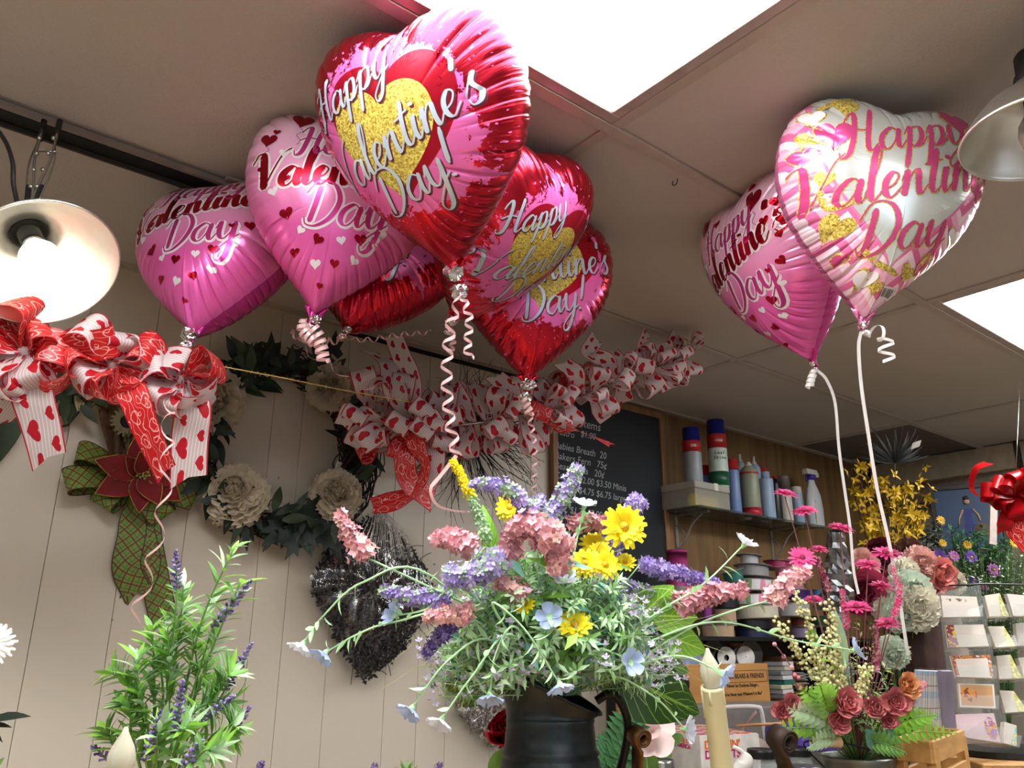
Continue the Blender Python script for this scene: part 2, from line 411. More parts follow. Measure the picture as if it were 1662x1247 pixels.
# ================================================================ brush lettering (strokes drawn with a soft pen, hugging a surface)
GL = {
 'H': (1.55, [[(.0, 1.45), (.15, 1.75), (.42, 2.0), (.5, 1.7), (.42, .7), (.25, 0), (-.05, -.15), (-.15, .15)], [(1.3, 2.1), (1.1, 1.2), (1.05, .3), (1.2, 0), (1.5, .3)], [(-.05, .85), (.45, 1.1), (1.15, 1.0)]]),
 'a': (1.15, [[(.85, .85), (.55, 1.02), (.15, .7), (.08, .25), (.35, 0), (.65, .25), (.92, .95)], [(.92, .95), (.84, .3), (.98, 0), (1.25, .35)]]),
 'p': (1.05, [[(0, .6), (.28, 1.02), (.22, .2), (.08, -.95)], [(.15, .05), (.4, .9), (.78, .95), (.82, .4), (.5, 0), (.22, .2)], [(.5, 0), (.8, .05), (1.1, .45)]]),
 'y': (1.1, [[(0, .6), (.2, 1.02), (.2, .3), (.42, .02), (.75, .4), (.92, 1.0)], [(.92, 1.0), (.8, 0), (.55, -.85), (.2, -1.05), (.1, -.7), (.6, -.15), (1.15, .3)]]),
 'V': (1.35, [[(-.35, 1.5), (-.15, 1.95), (.15, 1.9), (.35, 1.1), (.55, 0)], [(.55, 0), (.85, .9), (1.2, 1.8), (1.6, 2.15)]]),
 'l': (.6, [[(-.05, .25), (.35, 1.2), (.52, 2.0), (.38, 2.15), (.22, 1.6), (.15, .4), (.33, 0), (.65, .35)]]),
 'e': (.8, [[(0, .35), (.45, .5), (.65, .85), (.42, 1.02), (.15, .7), (.15, .25), (.42, 0), (.85, .4)]]),
 'n': (1.1, [[(0, .6), (.2, 1.02), (.18, .5), (.12, 0)], [(.13, .1), (.4, .85), (.68, .98), (.72, .4), (.85, 0), (1.15, .35)]]),
 't': (.65, [[(.42, 1.85), (.25, .9), (.22, .25), (.4, 0), (.75, .35)], [(-.15, 1.2), (.7, 1.35)]]),
 'i': (.5, [[(.05, .5), (.2, 1.0), (.12, .35), (.27, 0), (.55, .35)], [(.28, 1.5), (.26, 1.36)]]),
 "'": (.25, [[(.12, 2.1), (.02, 1.6)]]),
 's': (.75, [[(0, .35), (.4, 1.05), (.52, 1.15), (.38, .8), (.62, .35), (.5, .02), (.2, -.02), (.08, .25)]]),
 'D': (1.6, [[(.45, 1.8), (.38, .9), (.28, .1)], [(-.15, 1.4), (.3, 2.05), (1.05, 1.9), (1.45, 1.15), (1.2, .35), (.65, -.05), (.15, .02), (.0, .35)]]),
 '!': (.5, [[(.45, 2.0), (.22, .55)], [(.16, .12), (.14, 0)]]),
 ' ': (.5, []),
}
def text_strokes(txt, x, y, s, rot=0, slant=.22, sp=0.0):
    """list of 2-D polylines; (x, y) is the middle of the base line, s the x-height."""
    W = sum(GL[c][0]+sp for c in txt); u = -W/2; out = []
    cr, sr = math.cos(rot), math.sin(rot)
    for c in txt:
        for st in GL[c][1]:
            P = catmull([V((a+u+slant*b, b, 0)) for a, b in st], 7)
            out.append([(x+s*(p.x*cr-p.y*sr), y+s*(p.x*sr+p.y*cr)) for p in P])
        u += GL[c][0]+sp
    return out
def brush(mb, P, w0, w1, mapf, m=0, off=(0, 0), ang=0.0, k=2):
    """a stroke strip, thick on down-strokes, laid on a surface by mapf(x, y)."""
    n = len(P); rows = []
    nx, ny = math.sin(ang), -math.cos(ang)
    for i in range(n):
        a = P[max(i-1, 0)]; b = P[min(i+1, n-1)]; tx, ty = b[0]-a[0], b[1]-a[1]; L = math.hypot(tx, ty) or 1; tx /= L; ty /= L
        down = max(0.0, tx*nx+ty*ny); ww = w0+(w1-w0)*down**1.3
        if i in (0, n-1): ww *= .5
        rows.append([mapf(P[i][0]+off[0]-ty*ww/2*q, P[i][1]+off[1]+tx*ww/2*q) for q in [2*j/k-1 for j in range(k+1)]])
    mb.grid(rows, m)
# ================================================================ foil balloons
def heart_outline():
    P = [(0, -1.16), (.13, -1.02), (.46, -.70), (.78, -.33), (.95, .02), (1.0, .34), (.96, .62), (.80, .85), (.54, .95), (.26, .93), (0, .83)]
    pts = catmull([V((a, b, 0)) for a, b in P], 30)
    right = [(p.x, p.y) for p in pts]; left = [(-a, b) for a, b in right[-2:0:-1]]
    return np.array(right+left)
_ho = heart_outline(); _yo = -.05
_th = np.unwrap(np.arctan2(_ho[:, 1]-_yo, _ho[:, 0])); _rr = np.hypot(_ho[:, 0], _ho[:, 1]-_yo)
NT = 720
_tg = -PI/2+np.arange(NT)*2*PI/NT
_o = np.argsort((_th+PI/2) % (2*PI)); RT = np.interp((_tg+PI/2) % (2*PI), ((_th+PI/2) % (2*PI))[_o], _rr[_o], period=2*PI)
def Rt(th): return np.interp((th+PI/2) % (2*PI), np.arange(NT+1)*2*PI/NT, np.append(RT, RT[0]))
# a soft membrane blown up over the heart gives the thickness
_N = 150; _g = np.linspace(-1.25, 1.25, _N); _X, _Y = np.meshgrid(_g, _g)
_in = np.hypot(_X, _Y-_yo) < Rt(np.arctan2(_Y-_yo, _X))
_phi = np.zeros((_N, _N)); _h2 = (_g[1]-_g[0])**2
for _ in range(2600):
    _phi[1:-1, 1:-1] = .25*(_phi[:-2, 1:-1]+_phi[2:, 1:-1]+_phi[1:-1, :-2]+_phi[1:-1, 2:]+_h2); _phi *= _in
_mx = _phi.max()
def _samp(x, y):
    a = (np.asarray(x)+1.25)/2.5*(_N-1); b = (np.asarray(y)+1.25)/2.5*(_N-1)
    i = np.clip(a.astype(int), 0, _N-2); j = np.clip(b.astype(int), 0, _N-2); u = a-i; v = b-j
    return _phi[j, i]*(1-u)*(1-v)+_phi[j, i+1]*u*(1-v)+_phi[j+1, i]*(1-u)*v+_phi[j+1, i+1]*u*v
NS = 40
_sg = np.linspace(0, 1, NS+1)
_G = np.zeros((NS+1, NT))
for _i, s_ in enumerate(_sg):
    s2 = min(s_, .9); _G[_i] = np.sqrt(np.maximum(_samp(s2*RT*np.cos(_tg), s2*RT*np.sin(_tg)+_yo), 0)/_mx)/math.sqrt(1-s2**2)
for _ in range(14): _G = .5*_G+.25*np.roll(_G, 1, 1)+.25*np.roll(_G, -1, 1)
class Heart:
    """z height of one inflated side over the heart plane, with seam puckers."""
    def __init__(s, seed, thick=.55, puck=1.0):
        rs = np.random.RandomState(seed); t = np.arange(NT)/NT
        ph = 2*PI*(39*t)+1.6*np.sin(2*PI*5*t+rs.rand()*6)+1.2*np.sin(2*PI*9*t+rs.rand()*6)
        am = .45+.55*np.interp(t, np.linspace(0, 1, 60), rs.rand(60), period=1)
        s.p1 = (1-np.abs(np.sin(ph/2)))**2.2*am
        ph = 2*PI*(97*t)+2*np.sin(2*PI*7*t+rs.rand()*6); s.p2 = (1-np.abs(np.sin(ph/2)))**2*np.interp(t, np.linspace(0, 1, 90), rs.rand(90), period=1)
        s.ln = .10+.25*np.interp(t, np.linspace(0, 1, 45), rs.rand(45)**2, period=1)
        s.T = thick; s.k = puck
    def z(s, x, y):
        x = np.asarray(x, float); y = np.asarray(y, float)-_yo
        r = np.hypot(x, y); th = np.arctan2(y, x); f = ((th+PI/2) % (2*PI))/(2*PI)*NT
        S = np.clip(r/Rt(th), 0, 1)
        a = S*NS; i = np.clip(a.astype(int), 0, NS-1); u = a-i; j = f.astype(int) % NT; j2 = (j+1) % NT; v = f-np.floor(f)
        g = (_G[i, j]*(1-u)+_G[i+1, j]*u)*(1-v)+(_G[i, j2]*(1-u)+_G[i+1, j2]*u)*v
        q1 = s.p1[j]*(1-v)+s.p1[j2]*v; q2 = s.p2[j]*(1-v)+s.p2[j2]*v; ln = s.ln[j]*(1-v)+s.ln[j2]*v
        e1 = np.exp(-((1-S)/ln)**2*1.2); e2 = np.exp(-((1-S)/.09)**2)
        base = g*np.sqrt(np.maximum(1-S*S, 0))*s.T
        tip = np.exp(-((y+1.2)/.25)**2)
        return base*(1-s.k*(.22*q1*e1+.10*q2*e2)*(1-.6*tip))
    def pucker(s): return s.p1*.018+s.p2*.006
def foil_bump(nt, b, amt=.0011):
    u = nt.nodes.new('ShaderNodeUVMap'); u.uv_map = 'Seam'; sp = nt.nodes.new('ShaderNodeSeparateXYZ'); nt.links.new(u.outputs[0], sp.inputs[0])
    t, s = X(sp.outputs[0]), X(sp.outputs[1])
    n = xnoise(nt, 1.0, xvec(nt, t*230.0, s*3.0), detail=3, rough=.7); k = xnoise(nt, 1.0, xvec(nt, t*11.0, s*4.0))
    w = ((s-.25)*1.6).clamp()*((k-.42)*5.0).clamp()
    n2 = xnoise(nt, 9, detail=1)
    h = n*w*.55+n2*.9
    bump(nt, b, h, amt*2, 1.0)
def glitter(nt, c, d):
    v = nt.nodes.new('ShaderNodeTexVoronoi'); v.inputs['Scale'].default_value = 420
    nt.links.new(nt.nodes.new('ShaderNodeTexCoord').outputs['Object'], v.inputs['Vector'])
    sp = nt.nodes.new('ShaderNodeSeparateColor'); nt.links.new(v.outputs['Color'], sp.inputs[0])
    return mixc(nt, X(sp.outputs[0]), rgb(c), rgb(d))
def wheart(x, y, cx, cy, s, k=1.3):
    a = ((x-cx)/s).abs(); b = (y-cy)/s*k - X.op('SQRT', a)*.75
    return (a*a+b*b).lt(1.0)
def mat_red():
    m, nt, b = newmat('foil_red_splatter'); x, y = xuv(nt); v = xvec(nt, x, y)
    r2 = x*x+(y-.02)*(y-.02)
    n = xnoise(nt, 6.5, v, detail=6, rough=.72, dist=.4); n1 = xnoise(nt, 26, v, detail=1, rough=.5)
    pink = (r2*.75+((y*-1.0-.42).mx(0.0))*1.1+(n-.5)*1.25).lt(.43).mx(((n1-.5)*2.0-r2*.08).gt(.34))
    dark = wheart(x, y, .06, -.03, .61); gold = wheart(x, y, -.03, -.08, .49)
    c = mixc(nt, pink, rgb('#d3283c'), rgb('#f06fb8')); c = mixc(nt, dark, c, rgb('#b3122a')); c = mixc(nt, gold, c, glitter(nt, '#8f6d12', '#e8d467'))
    setin(nt, b, 'Base Color', c)
    setin(nt, b, 'Metallic', (pink*-.55+.95)*(1.0-gold*.6)+dark*.25*(1.0-gold)); setin(nt, b, 'Roughness', gold*.2+.24+pink*.06)
    foil_bump(nt, b); return m
def mat_pink():
    m, nt, b = newmat('foil_pink_hearts'); x, y = xuv(nt)
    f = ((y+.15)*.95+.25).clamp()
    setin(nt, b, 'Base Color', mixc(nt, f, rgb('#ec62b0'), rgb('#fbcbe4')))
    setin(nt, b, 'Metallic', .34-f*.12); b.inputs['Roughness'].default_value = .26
    foil_bump(nt, b); return m
def mat_white():
    m, nt, b = newmat('foil_chevron_pink'); x, y = xuv(nt)
    zz = ((x*3.2).fr()-.5).abs()*.34; t = ((y+zz)*3.6).fr()
    c = mixc(nt, t.lt(.33), rgb('#f7b3cf'), rgb('#e86fa3')); c = mixc(nt, t.gt(.72), c, rgb('#fbd9e6'))
    hb = wheart(x, y, .0, .0, .86, 1.05); hc = wheart(x, y, .0, .0, .82, 1.05)
    c = mixc(nt, hb, c, rgb('#e77fae')); c = mixc(nt, hc, c, rgb('#eef2ee'))
    setin(nt, b, 'Base Color', c); setin(nt, b, 'Metallic', hc*.35+.3); b.inputs['Roughness'].default_value = .22
    foil_bump(nt, b); return m
def mat_back(name, col, met=.95):
    m, nt, b = newmat(name); b.inputs['Base Color'].default_value = (*rgb(col), 1); b.inputs['Metallic'].default_value = met; b.inputs['Roughness'].default_value = .2
    n = xnoise(nt, 9); setin(nt, b, 'Base Color', mixc(nt, n, rgb(col), tuple(q*.85 for q in rgb(col)))); foil_bump(nt, b); return m
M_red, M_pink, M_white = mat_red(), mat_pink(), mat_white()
M_redb, M_pinkb, M_whiteb = mat_back('foil_red_back', '#d3283c'), mat_back('foil_pink_back', '#dd3f9d', .6), mat_back('foil_white_back', '#e77fae', .5)
def ink(name, col, metal=.2, rough=.3): return pm(name, col, rough, metal, var=.04)
I_silver, I_shadow = ink('ink_silver', '#c3cedb', .35, .3), ink('ink_shadow', '#5c2030', .1, .4)
I_red, I_white, I_pink = ink('ink_red', '#b5152b', .85, .2), ink('ink_white', '#e9dfe2', .2, .35), ink('ink_deep_pink', '#d83f93', .6, .25)
I_line = ink('ink_line', '#5a1838', .1, .4)
M_silver = pm('crumpled_silver_foil', '#e4e2e4', .16, 1, bmp=.004, bs=60)
def gold_ink():
    m, nt, b = newmat('ink_gold_glitter'); setin(nt, b, 'Base Color', glitter(nt, '#9a7414', '#f0dc76')); b.inputs['Metallic'].default_value = .4; b.inputs['Roughness'].default_value = .4; return m
I_gold = gold_ink()
M_curl_pink = pm('curling_ribbon_pink', '#eec3c3', .3, .15, var=.05, tl=.25); M_curl_white = pm('curling_ribbon_white', '#f3efec', .35, .05, var=.04, tl=.25)

def curl_ribbon(mb, P, rad, turns, w=.005, m=0, n=14, r2=None):
    """curling ribbon: a narrow band winding along the path P."""
    P = catmull(P, 8) if len(P) > 2 else [V(P[0]).lerp(V(P[1]), i/8) for i in range(9)]
    P = [V(p) for p in P]; cum = [0]
    for a, b in zip(P[:-1], P[1:]): cum.append(cum[-1]+(b-a).length)
    N = max(8, int(turns*n)); pts = []; wd = []; sd = None
    for i in range(N+1):
        t = i/N; L = t*cum[-1]; k = next((q for q in range(len(cum)-1) if cum[q+1] >= L-1e-9), len(cum)-2)
        f = (L-cum[k])/max(1e-9, cum[k+1]-cum[k]); p = P[k].lerp(P[k+1], f); tg = (P[k+1]-P[k]).normalized()
        if sd is None: sd = frame(tg)[0]
        sd = (sd-tg*sd.dot(tg)).normalized(); u = tg.cross(sd); a = 2*PI*turns*t; r = rad if r2 is None else rad+(r2-rad)*t
        r *= min(1, t*6+.15)
        pts.append(p+(sd*math.cos(a)+u*math.sin(a))*r); wd.append((tg+(sd*math.cos(a)+u*math.sin(a))*.15).normalized())
    mb.ribbon(pts, wd, w, m); return mb
def flat_ribbon(mb, P, w=.005, m=0, wd=None, n=8, twist=0.0):
    P = catmull(P, n); W = []
    for i, p in enumerate(P):
        t = (P[min(i+1, len(P)-1)]-P[max(i-1, 0)]).normalized(); s = (wd or CR); s = (s-t*s.dot(t)).normalized(); q = t.cross(s); a = twist*i/len(P)
        W.append(s*math.cos(a)+q*math.sin(a))
    mb.ribbon(P, W, w, m); return mb
def shape_decal(mb, fn, cx, cy, s, rot, mapf, m, rings=3, n=28):
    vs = [mapf(cx, cy)]; fs = []; cr, sr = math.cos(rot), math.sin(rot)
    for k in range(1, rings+1):
        for i in range(n):
            x, y = fn(2*PI*i/n); x *= s*k/rings; y *= s*k/rings; vs.append(mapf(cx+x*cr-y*sr, cy+x*sr+y*cr))
    for i in range(n): fs.append((0, 1+i, 1+(i+1) % n))
    for k in range(rings-1):
        for i in range(n): a = 1+k*n+i; b = 1+k*n+(i+1) % n; fs.append((a, a+n, b+n, b))
    mb.add(vs, fs, m)
def fheart(t): return (16*math.sin(t)**3/17, (13*math.cos(t)-5*math.cos(2*t)-2*math.cos(3*t)-math.cos(4*t))/17)
def fballoon(t): return (math.sin(t)*.8, math.cos(t)-(.0 if math.cos(t) > 0 else .15*math.cos(t)**2))

BAL = {}
def balloon(key, kind, px, py, D, yaw, pitch, roll, a, label, seed, thick=.6):
    d = ray(px, py).normalized(); u = (CU-d*CU.dot(d)).normalized(); r = d.cross(u)
    B3 = Matrix((r, u, -d)).transposed()
    y_, p_, r_ = (math.radians(q) for q in (yaw, pitch, roll))
    M = B3 @ Matrix.Rotation(y_, 3, 'Y') @ Matrix.Rotation(p_, 3, 'X') @ Matrix.Rotation(r_, 3, 'Z')
    H = Heart(seed, thick); c = at(px, py, D)
    def wp(x, y, z): return c + M @ V((x*a, y*a, z*a))
    # body
    front, back = {'red': (M_red, M_redb), 'pink': (M_pink, M_pinkb), 'white': (M_white, M_whiteb)}[kind]
    S = np.concatenate([np.linspace(0, .6, 13)[1:], np.linspace(.6, 1, 26)[1:]]); nr = len(S); step = 1; K = NT//step
    T = _tg; vs = []; uv = []; uv2 = []
    pk = H.pucker()
    for side in (1, -1):
        for s_ in S:
            Rr = RT*s_*(1-pk*np.exp(-((1-s_)/.12)**2)); x = Rr*np.cos(T); y = Rr*np.sin(T)+_yo
            z = H.z(RT*s_*np.cos(T)*.99999, RT*s_*np.sin(T)+_yo)*side
            if s_ > .995: z = z*0
            vs.append(np.stack([x, y, z], 1)); uv.append(np.stack([x, y], 1)); uv2.append(np.stack([np.arange(NT)/NT, np.full(NT, s_)], 1))
    zc = float(H.z(0.0, _yo)); pts = np.concatenate(vs+[np.array([[0, _yo, zc], [0, _yo, -zc]])]); UV = np.concatenate(uv+[np.array([[0, _yo], [0, _yo]])]); UV2 = np.concatenate(uv2+[np.array([[0, 0], [0, 0]])])
    Mn = np.array(M); W = pts @ Mn.T * a + np.array(c)
    fs = []; mi = []; nf = nr*NT
    for sd_ in (0, 1):
        b = sd_*nf; ctr = 2*nf+sd_
        i = np.arange(NT); j = (i+1) % NT
        tri = np.stack([np.full(NT, ctr), b+i, b+j], 1)
        fs += (tri if sd_ == 0 else tri[:, ::-1]).tolist(); mi += [sd_]*NT
        for q in range(nr-1):
            A = b+q*NT
            f = np.stack([A+i, A+NT+i, A+NT+j, A+j], 1)
            fs += (f if sd_ == 0 else f[:, ::-1]).tolist(); mi += [sd_]*NT
    tip = wp(0, -1.16, 0)
    root = thing('foil_balloon', label, 'balloon', c, 'heart shaped foil balloons floating against the ceiling')
    # share the seam ring
    last = (nr-1)*NT; remap = np.arange(len(W)); remap[nf+last:nf+last+NT] = np.arange(last, last+NT)
    me = bpy.data.meshes.new('balloon_body'); me.from_pydata((W-np.array(c)).tolist(), [], [tuple(int(remap[k]) for k in f) for f in fs])
    li = np.empty(len(me.loops), dtype=np.int32); me.loops.foreach_get('vertex_index', li)
    l1 = me.uv_layers.new(name='UVMap'); l1.data.foreach_set('uv', UV[li].astype(np.float32).ravel())
    l2 = me.uv_layers.new(name='Seam'); l2.data.foreach_set('uv', UV2[li].astype(np.float32).ravel())
    l1.active_render = True
    me.materials.append(front); me.materials.append(back); me.polygons.foreach_set('material_index', np.array(mi, dtype=np.int32))
    me.polygons.foreach_set('use_smooth', np.ones(len(me.polygons), dtype=bool)); me.update()
    o = bpy.data.objects.new('balloon_body', me); COL.objects.link(o); o.parent = root
    def mapper(eps):
        def f(x, y):
            yy = y-_yo; r_ = math.hypot(x, yy); R_ = float(Rt(math.atan2(yy, x))); 
            if r_ > R_*.985: k = R_*.985/r_; x *= k; y = yy*k+_yo
            return wp(x, y, float(H.z(x, y))+eps/a)
        return f
    # neck
    mb = MB(); n = 14; rows = []
    for i in range(9):
        t = i/8; hw = (.10*(1-t)**1.5+.03+.05*max(0, t-.7))*a; 
        rows.append([wp(0, -1.06-.20*t, 0)+M@V((q*hw*(1 if abs(q) < 1.1 else 1), 0, (.016*(1-t)+.004)*a*math.sin(q*9+t*7))) for q in [2*k/n-1 for k in range(n+1)]])
    mb.grid(rows, 0); mb.build('neck', [back], root, solid=.0006)
    BAL[key] = dict(root=root, wp=wp, M=M, a=a, c=c, map=mapper, H=H, tip=tip, end=wp(0, -1.25, 0))
    return BAL[key]
def letter(b, lines, kind):
    f0, f1, f2 = b['map'](.0006), b['map'](.0012), b['map'](.0018); mb = MB()
    for txt, x, y, s, rot, w0, w1, style in lines:
        rot = math.radians(rot); ang = rot-.2
        for st in text_strokes(txt, x, y, s, rot):
            if kind == 'red':
                brush(mb, st, w0, w1, f0, 1, (.012, -.016), ang); brush(mb, st, w0, w1, f1, 0, (0, 0), ang)
            elif kind == 'pink':
                brush(mb, st, w0+.042, w1+.042, f0, 1, (.004, -.004), ang); brush(mb, st, w0, w1, f1, 2 if style else 0, (0, 0), ang)
            else:
                brush(mb, st, w0+.016, w1+.016, f0, 1, (.002, -.003), ang); brush(mb, st, w0, w1, f1, 0, (0, 0), ang)
    mats = {'red': [I_silver, I_shadow], 'pink': [I_pink, I_white, I_red], 'white': [I_deep, I_gold]}[kind]
    mb.build('lettering', mats, b['root'])
I_deep = ink('ink_rose', '#dc4f8c', .5, .25)
LRED = [('Happy', -.31, .38, .150, 20, .013, .034, 0), ("Valentine's", .08, -.10, .180, 20, .014, .040, 0), ('Day!', .16, -.46, .18, 20, .013, .036, 0)]
LPINK = [('Happy', .0, .38, .165, 10, .014, .048, 0), ("Valentine's", -.0, .05, .185, 12, .016, .078, 1), ('Day', .12, -.34, .21, 10, .014, .052, 0)]
LWHITE = [('Happy', .0, .36, .205, 14, .012, .046, 0), ("Valentine's", .08, -.08, .22, 15, .012, .054, 0), ('Day', .08, -.56, .215, 15, .012, .048, 0)]
def print_pink(b, seed):
    rs = random.Random(seed); f = b['map'](.0012); f2 = b['map'](.0006); mb = MB()
    spots = [(-.62, -.12, .055, 1), (-.45, -.32, .07, 0), (-.28, -.46, .045, 1), (-.1, -.52, .06, 0), (.12, -.48, .05, 1), (.3, -.42, .065, 0), (.5, -.3, .05, 1), (.62, -.08, .06, 0),
             (-.3, -.66, .05, 0), (-.08, -.74, .055, 1), (.1, -.7, .05, 0), (.28, -.62, .05, 1), (-.52, .02, .04, 0), (.0, -.92, .035, 0), (.72, .18, .05, 0), (.45, -.12, .035, 0),
             (-.78, .1, .045, 0), (-.6, .28, .05, 1), (.62, .38, .06, 0), (.2, .72, .04, 1), (-.2, .66, .05, 0), (.42, .82, .05, 0), (-.72, .52, .04, 0)]
    for x, y, s, k in spots: shape_decal(mb, fheart, x, y, s, rs.uniform(-.5, .5), f, k)
    for x, y, s in ((-.78, .42, .09), (-.5, .72, .12), (.5, .66, .13), (.78, .52, .08)):
        shape_decal(mb, fheart, x, y, s, rs.uniform(-.2, .2), f, 0)
        st = catmull([V((x, y-s, 0)), V((x+.03, y-s*1.3, 0)), V((x-.02, y-s*1.8, 0)), V((x+.03, y-s*2.3, 0)), V((x, y-s*2.8, 0))], 5)
        brush(mb, [(p.x, p.y) for p in st], .006, .006, f2, 2)
    mb.build('surface_print', [I_red, I_white, I_line], b['root'])
def print_white(b, seed):
    rs = random.Random(seed); f = b['map'](.0008); f1 = b['map'](.0014); mb = MB()
    for x, y, s, k in ((-.55, .74, .12, 0), (-.86, .38, .09, 0), (-.7, .0, .08, 0), (-.52, -.42, .14, 0), (.2, -.74, .08, 0), (-.05, -.9, .06, 0), (.86, .45, .1, 0), (.52, .76, .17, 1), (.78, .1, .1, 1), (-.82, .62, .10, 2), (-.66, .42, .17, 1), (-.88, .22, .1, 1), (-.4, -.68, .06, 1), (-.16, -.84, .1, 2), (.6, -.35, .09, 2), (.38, -.6, .08, 0)):
        shape_decal(mb, fheart, x, y, s+.012, rs.uniform(-.4, .4), f, 0); 
        if k: shape_decal(mb, fheart, x, y, s, 0, f1, k)
    for pts in ([(-.92, .62), (-.6, .8), (-.42, .88)], [(-.72, -.1), (-.62, -.26), (-.44, -.2)], [(.1, -.78), (-.12, -.7), (-.3, -.58)]):
        brush(mb, [(p.x, p.y) for p in catmull([V((q[0], q[1], 0)) for q in pts], 4)], .05, .05, f, 0)
    # bar code sticker panel near the neck
    sh = [(-.07, -.05), (.07, -.05), (.07, .05), (-.07, .05)]
    o = (.10, -.93)
    mb.grid([[f(o[0]-.08+.04*i, o[1]-.05+.05*j) for i in range(5)] for j in range(3)], 2)
    for i in range(13): x = o[0]-.072+i*.0115; w_ = rs.choice((.003, .006)); mb.grid([[f1(x+w_*k, o[1]-.035+.035*j) for k in range(2)] for j in range(3)], 3)
    mb.build('surface_print', [I_gold, I_deep, I_white, pm('ink_black', '#1c1c1c', .5)], b['root'])
def tie(b, col, s=1.0, curls=(), puff=True, seed=1):
    """foil tuft and ribbon knot at the end of the neck, plus curled ends and the hanging ribbon."""
    rs = random.Random(seed); e = b['end']; M = b['M']; mb = MB()
    if puff:
        for k in range(2):
            c = e+M@V((rs.uniform(-.004, .004), (.012-.026*k)*s, rs.uniform(.002, .006))); rows = []
            for i in range(9):
                p = math.pi*i/8; rows.append([c+M@(V((math.cos(q*PI/6)*math.sin(p)*(1+.35*rs.uniform(-1, 1)), math.cos(p), math.sin(q*PI/6)*math.sin(p)*(1+.35*rs.uniform(-1, 1))))*(.013*s*(1-.15*k))) for q in range(12)])
            mb.grid(rows, 0, cu=True)
        mb.build('foil_tuft', [M_silver], b['root'], smooth=False)
    if curls:
        mb = MB()
        for P, rad, turns, w_ in curls: curl_ribbon(mb, P, rad, turns, w_)
        mb.build('curling_ribbon', [col], b['root'])

F = balloon('F', 'red', 695, 224, 1.204, -33, 5, 12, 0.176, 'largest red heart balloon in front, gold glitter heart and silver Happy Valentine\'s Day', 3)
R2 = balloon('R2', 'red', 816, 376, 1.479, 49, 34, -6, 0.174, 'red heart balloon tucked behind the right edge of the largest red one, tilted clockwise', 5)
R3 = balloon('R3', 'red', 862, 470, 1.74, 16, -21, -8, 0.184, 'lowest red heart balloon in the cluster, its tip just above the ribbon garland', 8)
R4 = balloon('R4', 'red', 615, 440, 1.86, -8, -52, -12, .182, 'red heart balloon mostly hidden below the pink balloons, only its lower edge showing', 11)
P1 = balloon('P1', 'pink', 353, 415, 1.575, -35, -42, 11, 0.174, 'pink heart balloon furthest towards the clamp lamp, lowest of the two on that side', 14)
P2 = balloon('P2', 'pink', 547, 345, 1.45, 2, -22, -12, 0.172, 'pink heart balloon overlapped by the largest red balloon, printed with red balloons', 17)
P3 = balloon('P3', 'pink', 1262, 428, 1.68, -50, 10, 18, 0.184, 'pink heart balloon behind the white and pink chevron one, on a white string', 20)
W = balloon('W', 'white', 1420, 330, 1.36, 28, -14, -13, 0.175, 'white and pink chevron heart balloon with gold glitter hearts and pink lettering', 23)
letter(F, LRED, 'red'); letter(R2, LRED, 'red'); letter(R3, LRED, 'red'); letter(R4, LRED, 'red')
letter(P1, LPINK, 'pink'); letter(P2, LPINK, 'pink'); letter(P3, LPINK, 'pink'); letter(W, LWHITE, 'white')
for b_, s_ in ((P1, 1), (P2, 2), (P3, 3)): print_pink(b_, s_)
print_white(W, 4)
def px(L, D): return [at(q[0], q[1], q[2] if len(q) > 2 else D) for q in L]
def lf(x, y):
    d = ray(x, y).normalized(); u = (CU-d*CU.dot(d)).normalized(); return d.cross(u), u, -d
def depth(p): return (V(p)-CAM).dot(CF)
def pix(p):
    v = V(p)-CAM; z = v.dot(CF); return 831+FPX*v.dot(CR)/z, 623.5-FPX*v.dot(CU)/z
def off(b, L, k=1.0):
    """points given as offsets in pixels-at-that-depth from the balloon's tied end."""
    e = b['end']; z = depth(e); x, y = pix(e); return [at(x+q[0]*k, y+q[1]*k, z-.012+(q[2] if len(q) > 2 else 0)) for q in L]
tie(F, M_curl_pink, 1.25, [(off(F, [(0, 20), (-14, 80), (-20, 150), (-16, 220), (-4, 285)]), .0095, 8, .006), (off(F, [(2, 20), (16, 60), (14, 110), (18, 128)]), .007, 5, .0055)], seed=1)
tie(P2, M_curl_pink, .7, [(off(P2, [(-12, -8), (-14, 10), (4, 30)]), .012, 5, .0065), (off(P2, [(-4, 0), (10, 24), (18, 62)]), .012, 6, .0065)], seed=2)
tie(P1, M_curl_pink, 1.1, [(off(P1, [(0, 8), (-8, 22), (-6, 34)]), .006, 3, .004), (off(P1, [(-6, 34), (-30, 90, -.12), (-36, 170, -.22), (-42, 260, -.24), (-62, 360, -.24), (-80, 420, -.24), (-90, 470, -.24)]), .010, 7.5, .0048)], seed=3)
tie(R2, M_curl_pink, .9, [(off(R2, [(0, 10), (6, 30), (0, 52)]), .007, 4, .005)], seed=4)
tie(R3, M_curl_pink, 1.1, [(off(R3, [(0, 8), (4, 40), (12, 100), (10, 170)]), .0065, 9, .005), (off(R3, [(-10, 6), (-2, 20), (4, 40)]), .010, 4, .006)], seed=5)
tie(R4, M_curl_pink, .7, [(off(R4, [(0, 4), (-20, 10), (-60, 8), (-90, -4)]), .009, 6, .005), (off(R4, [(0, 6), (40, 8), (90, 0), (140, -4)]), .006, 7, .004), ([at(470, 528, 1.75), at(498, 570, 1.75), at(535, 592, 1.75), at(575, 622, 1.75), at(620, 636, 1.75)], .007, 4, .004)], seed=6)
tie(P3, M_curl_white, .55, [(off(P3, [(0, 6), (-6, 18), (-10, 34)]), .008, 4, .0075)], seed=7)
tie(W, M_curl_white, .5, [(off(W, [(6, 2), (34, 10), (38, 30), (40, 52)]), .013, 3.2, .0055)], seed=8)
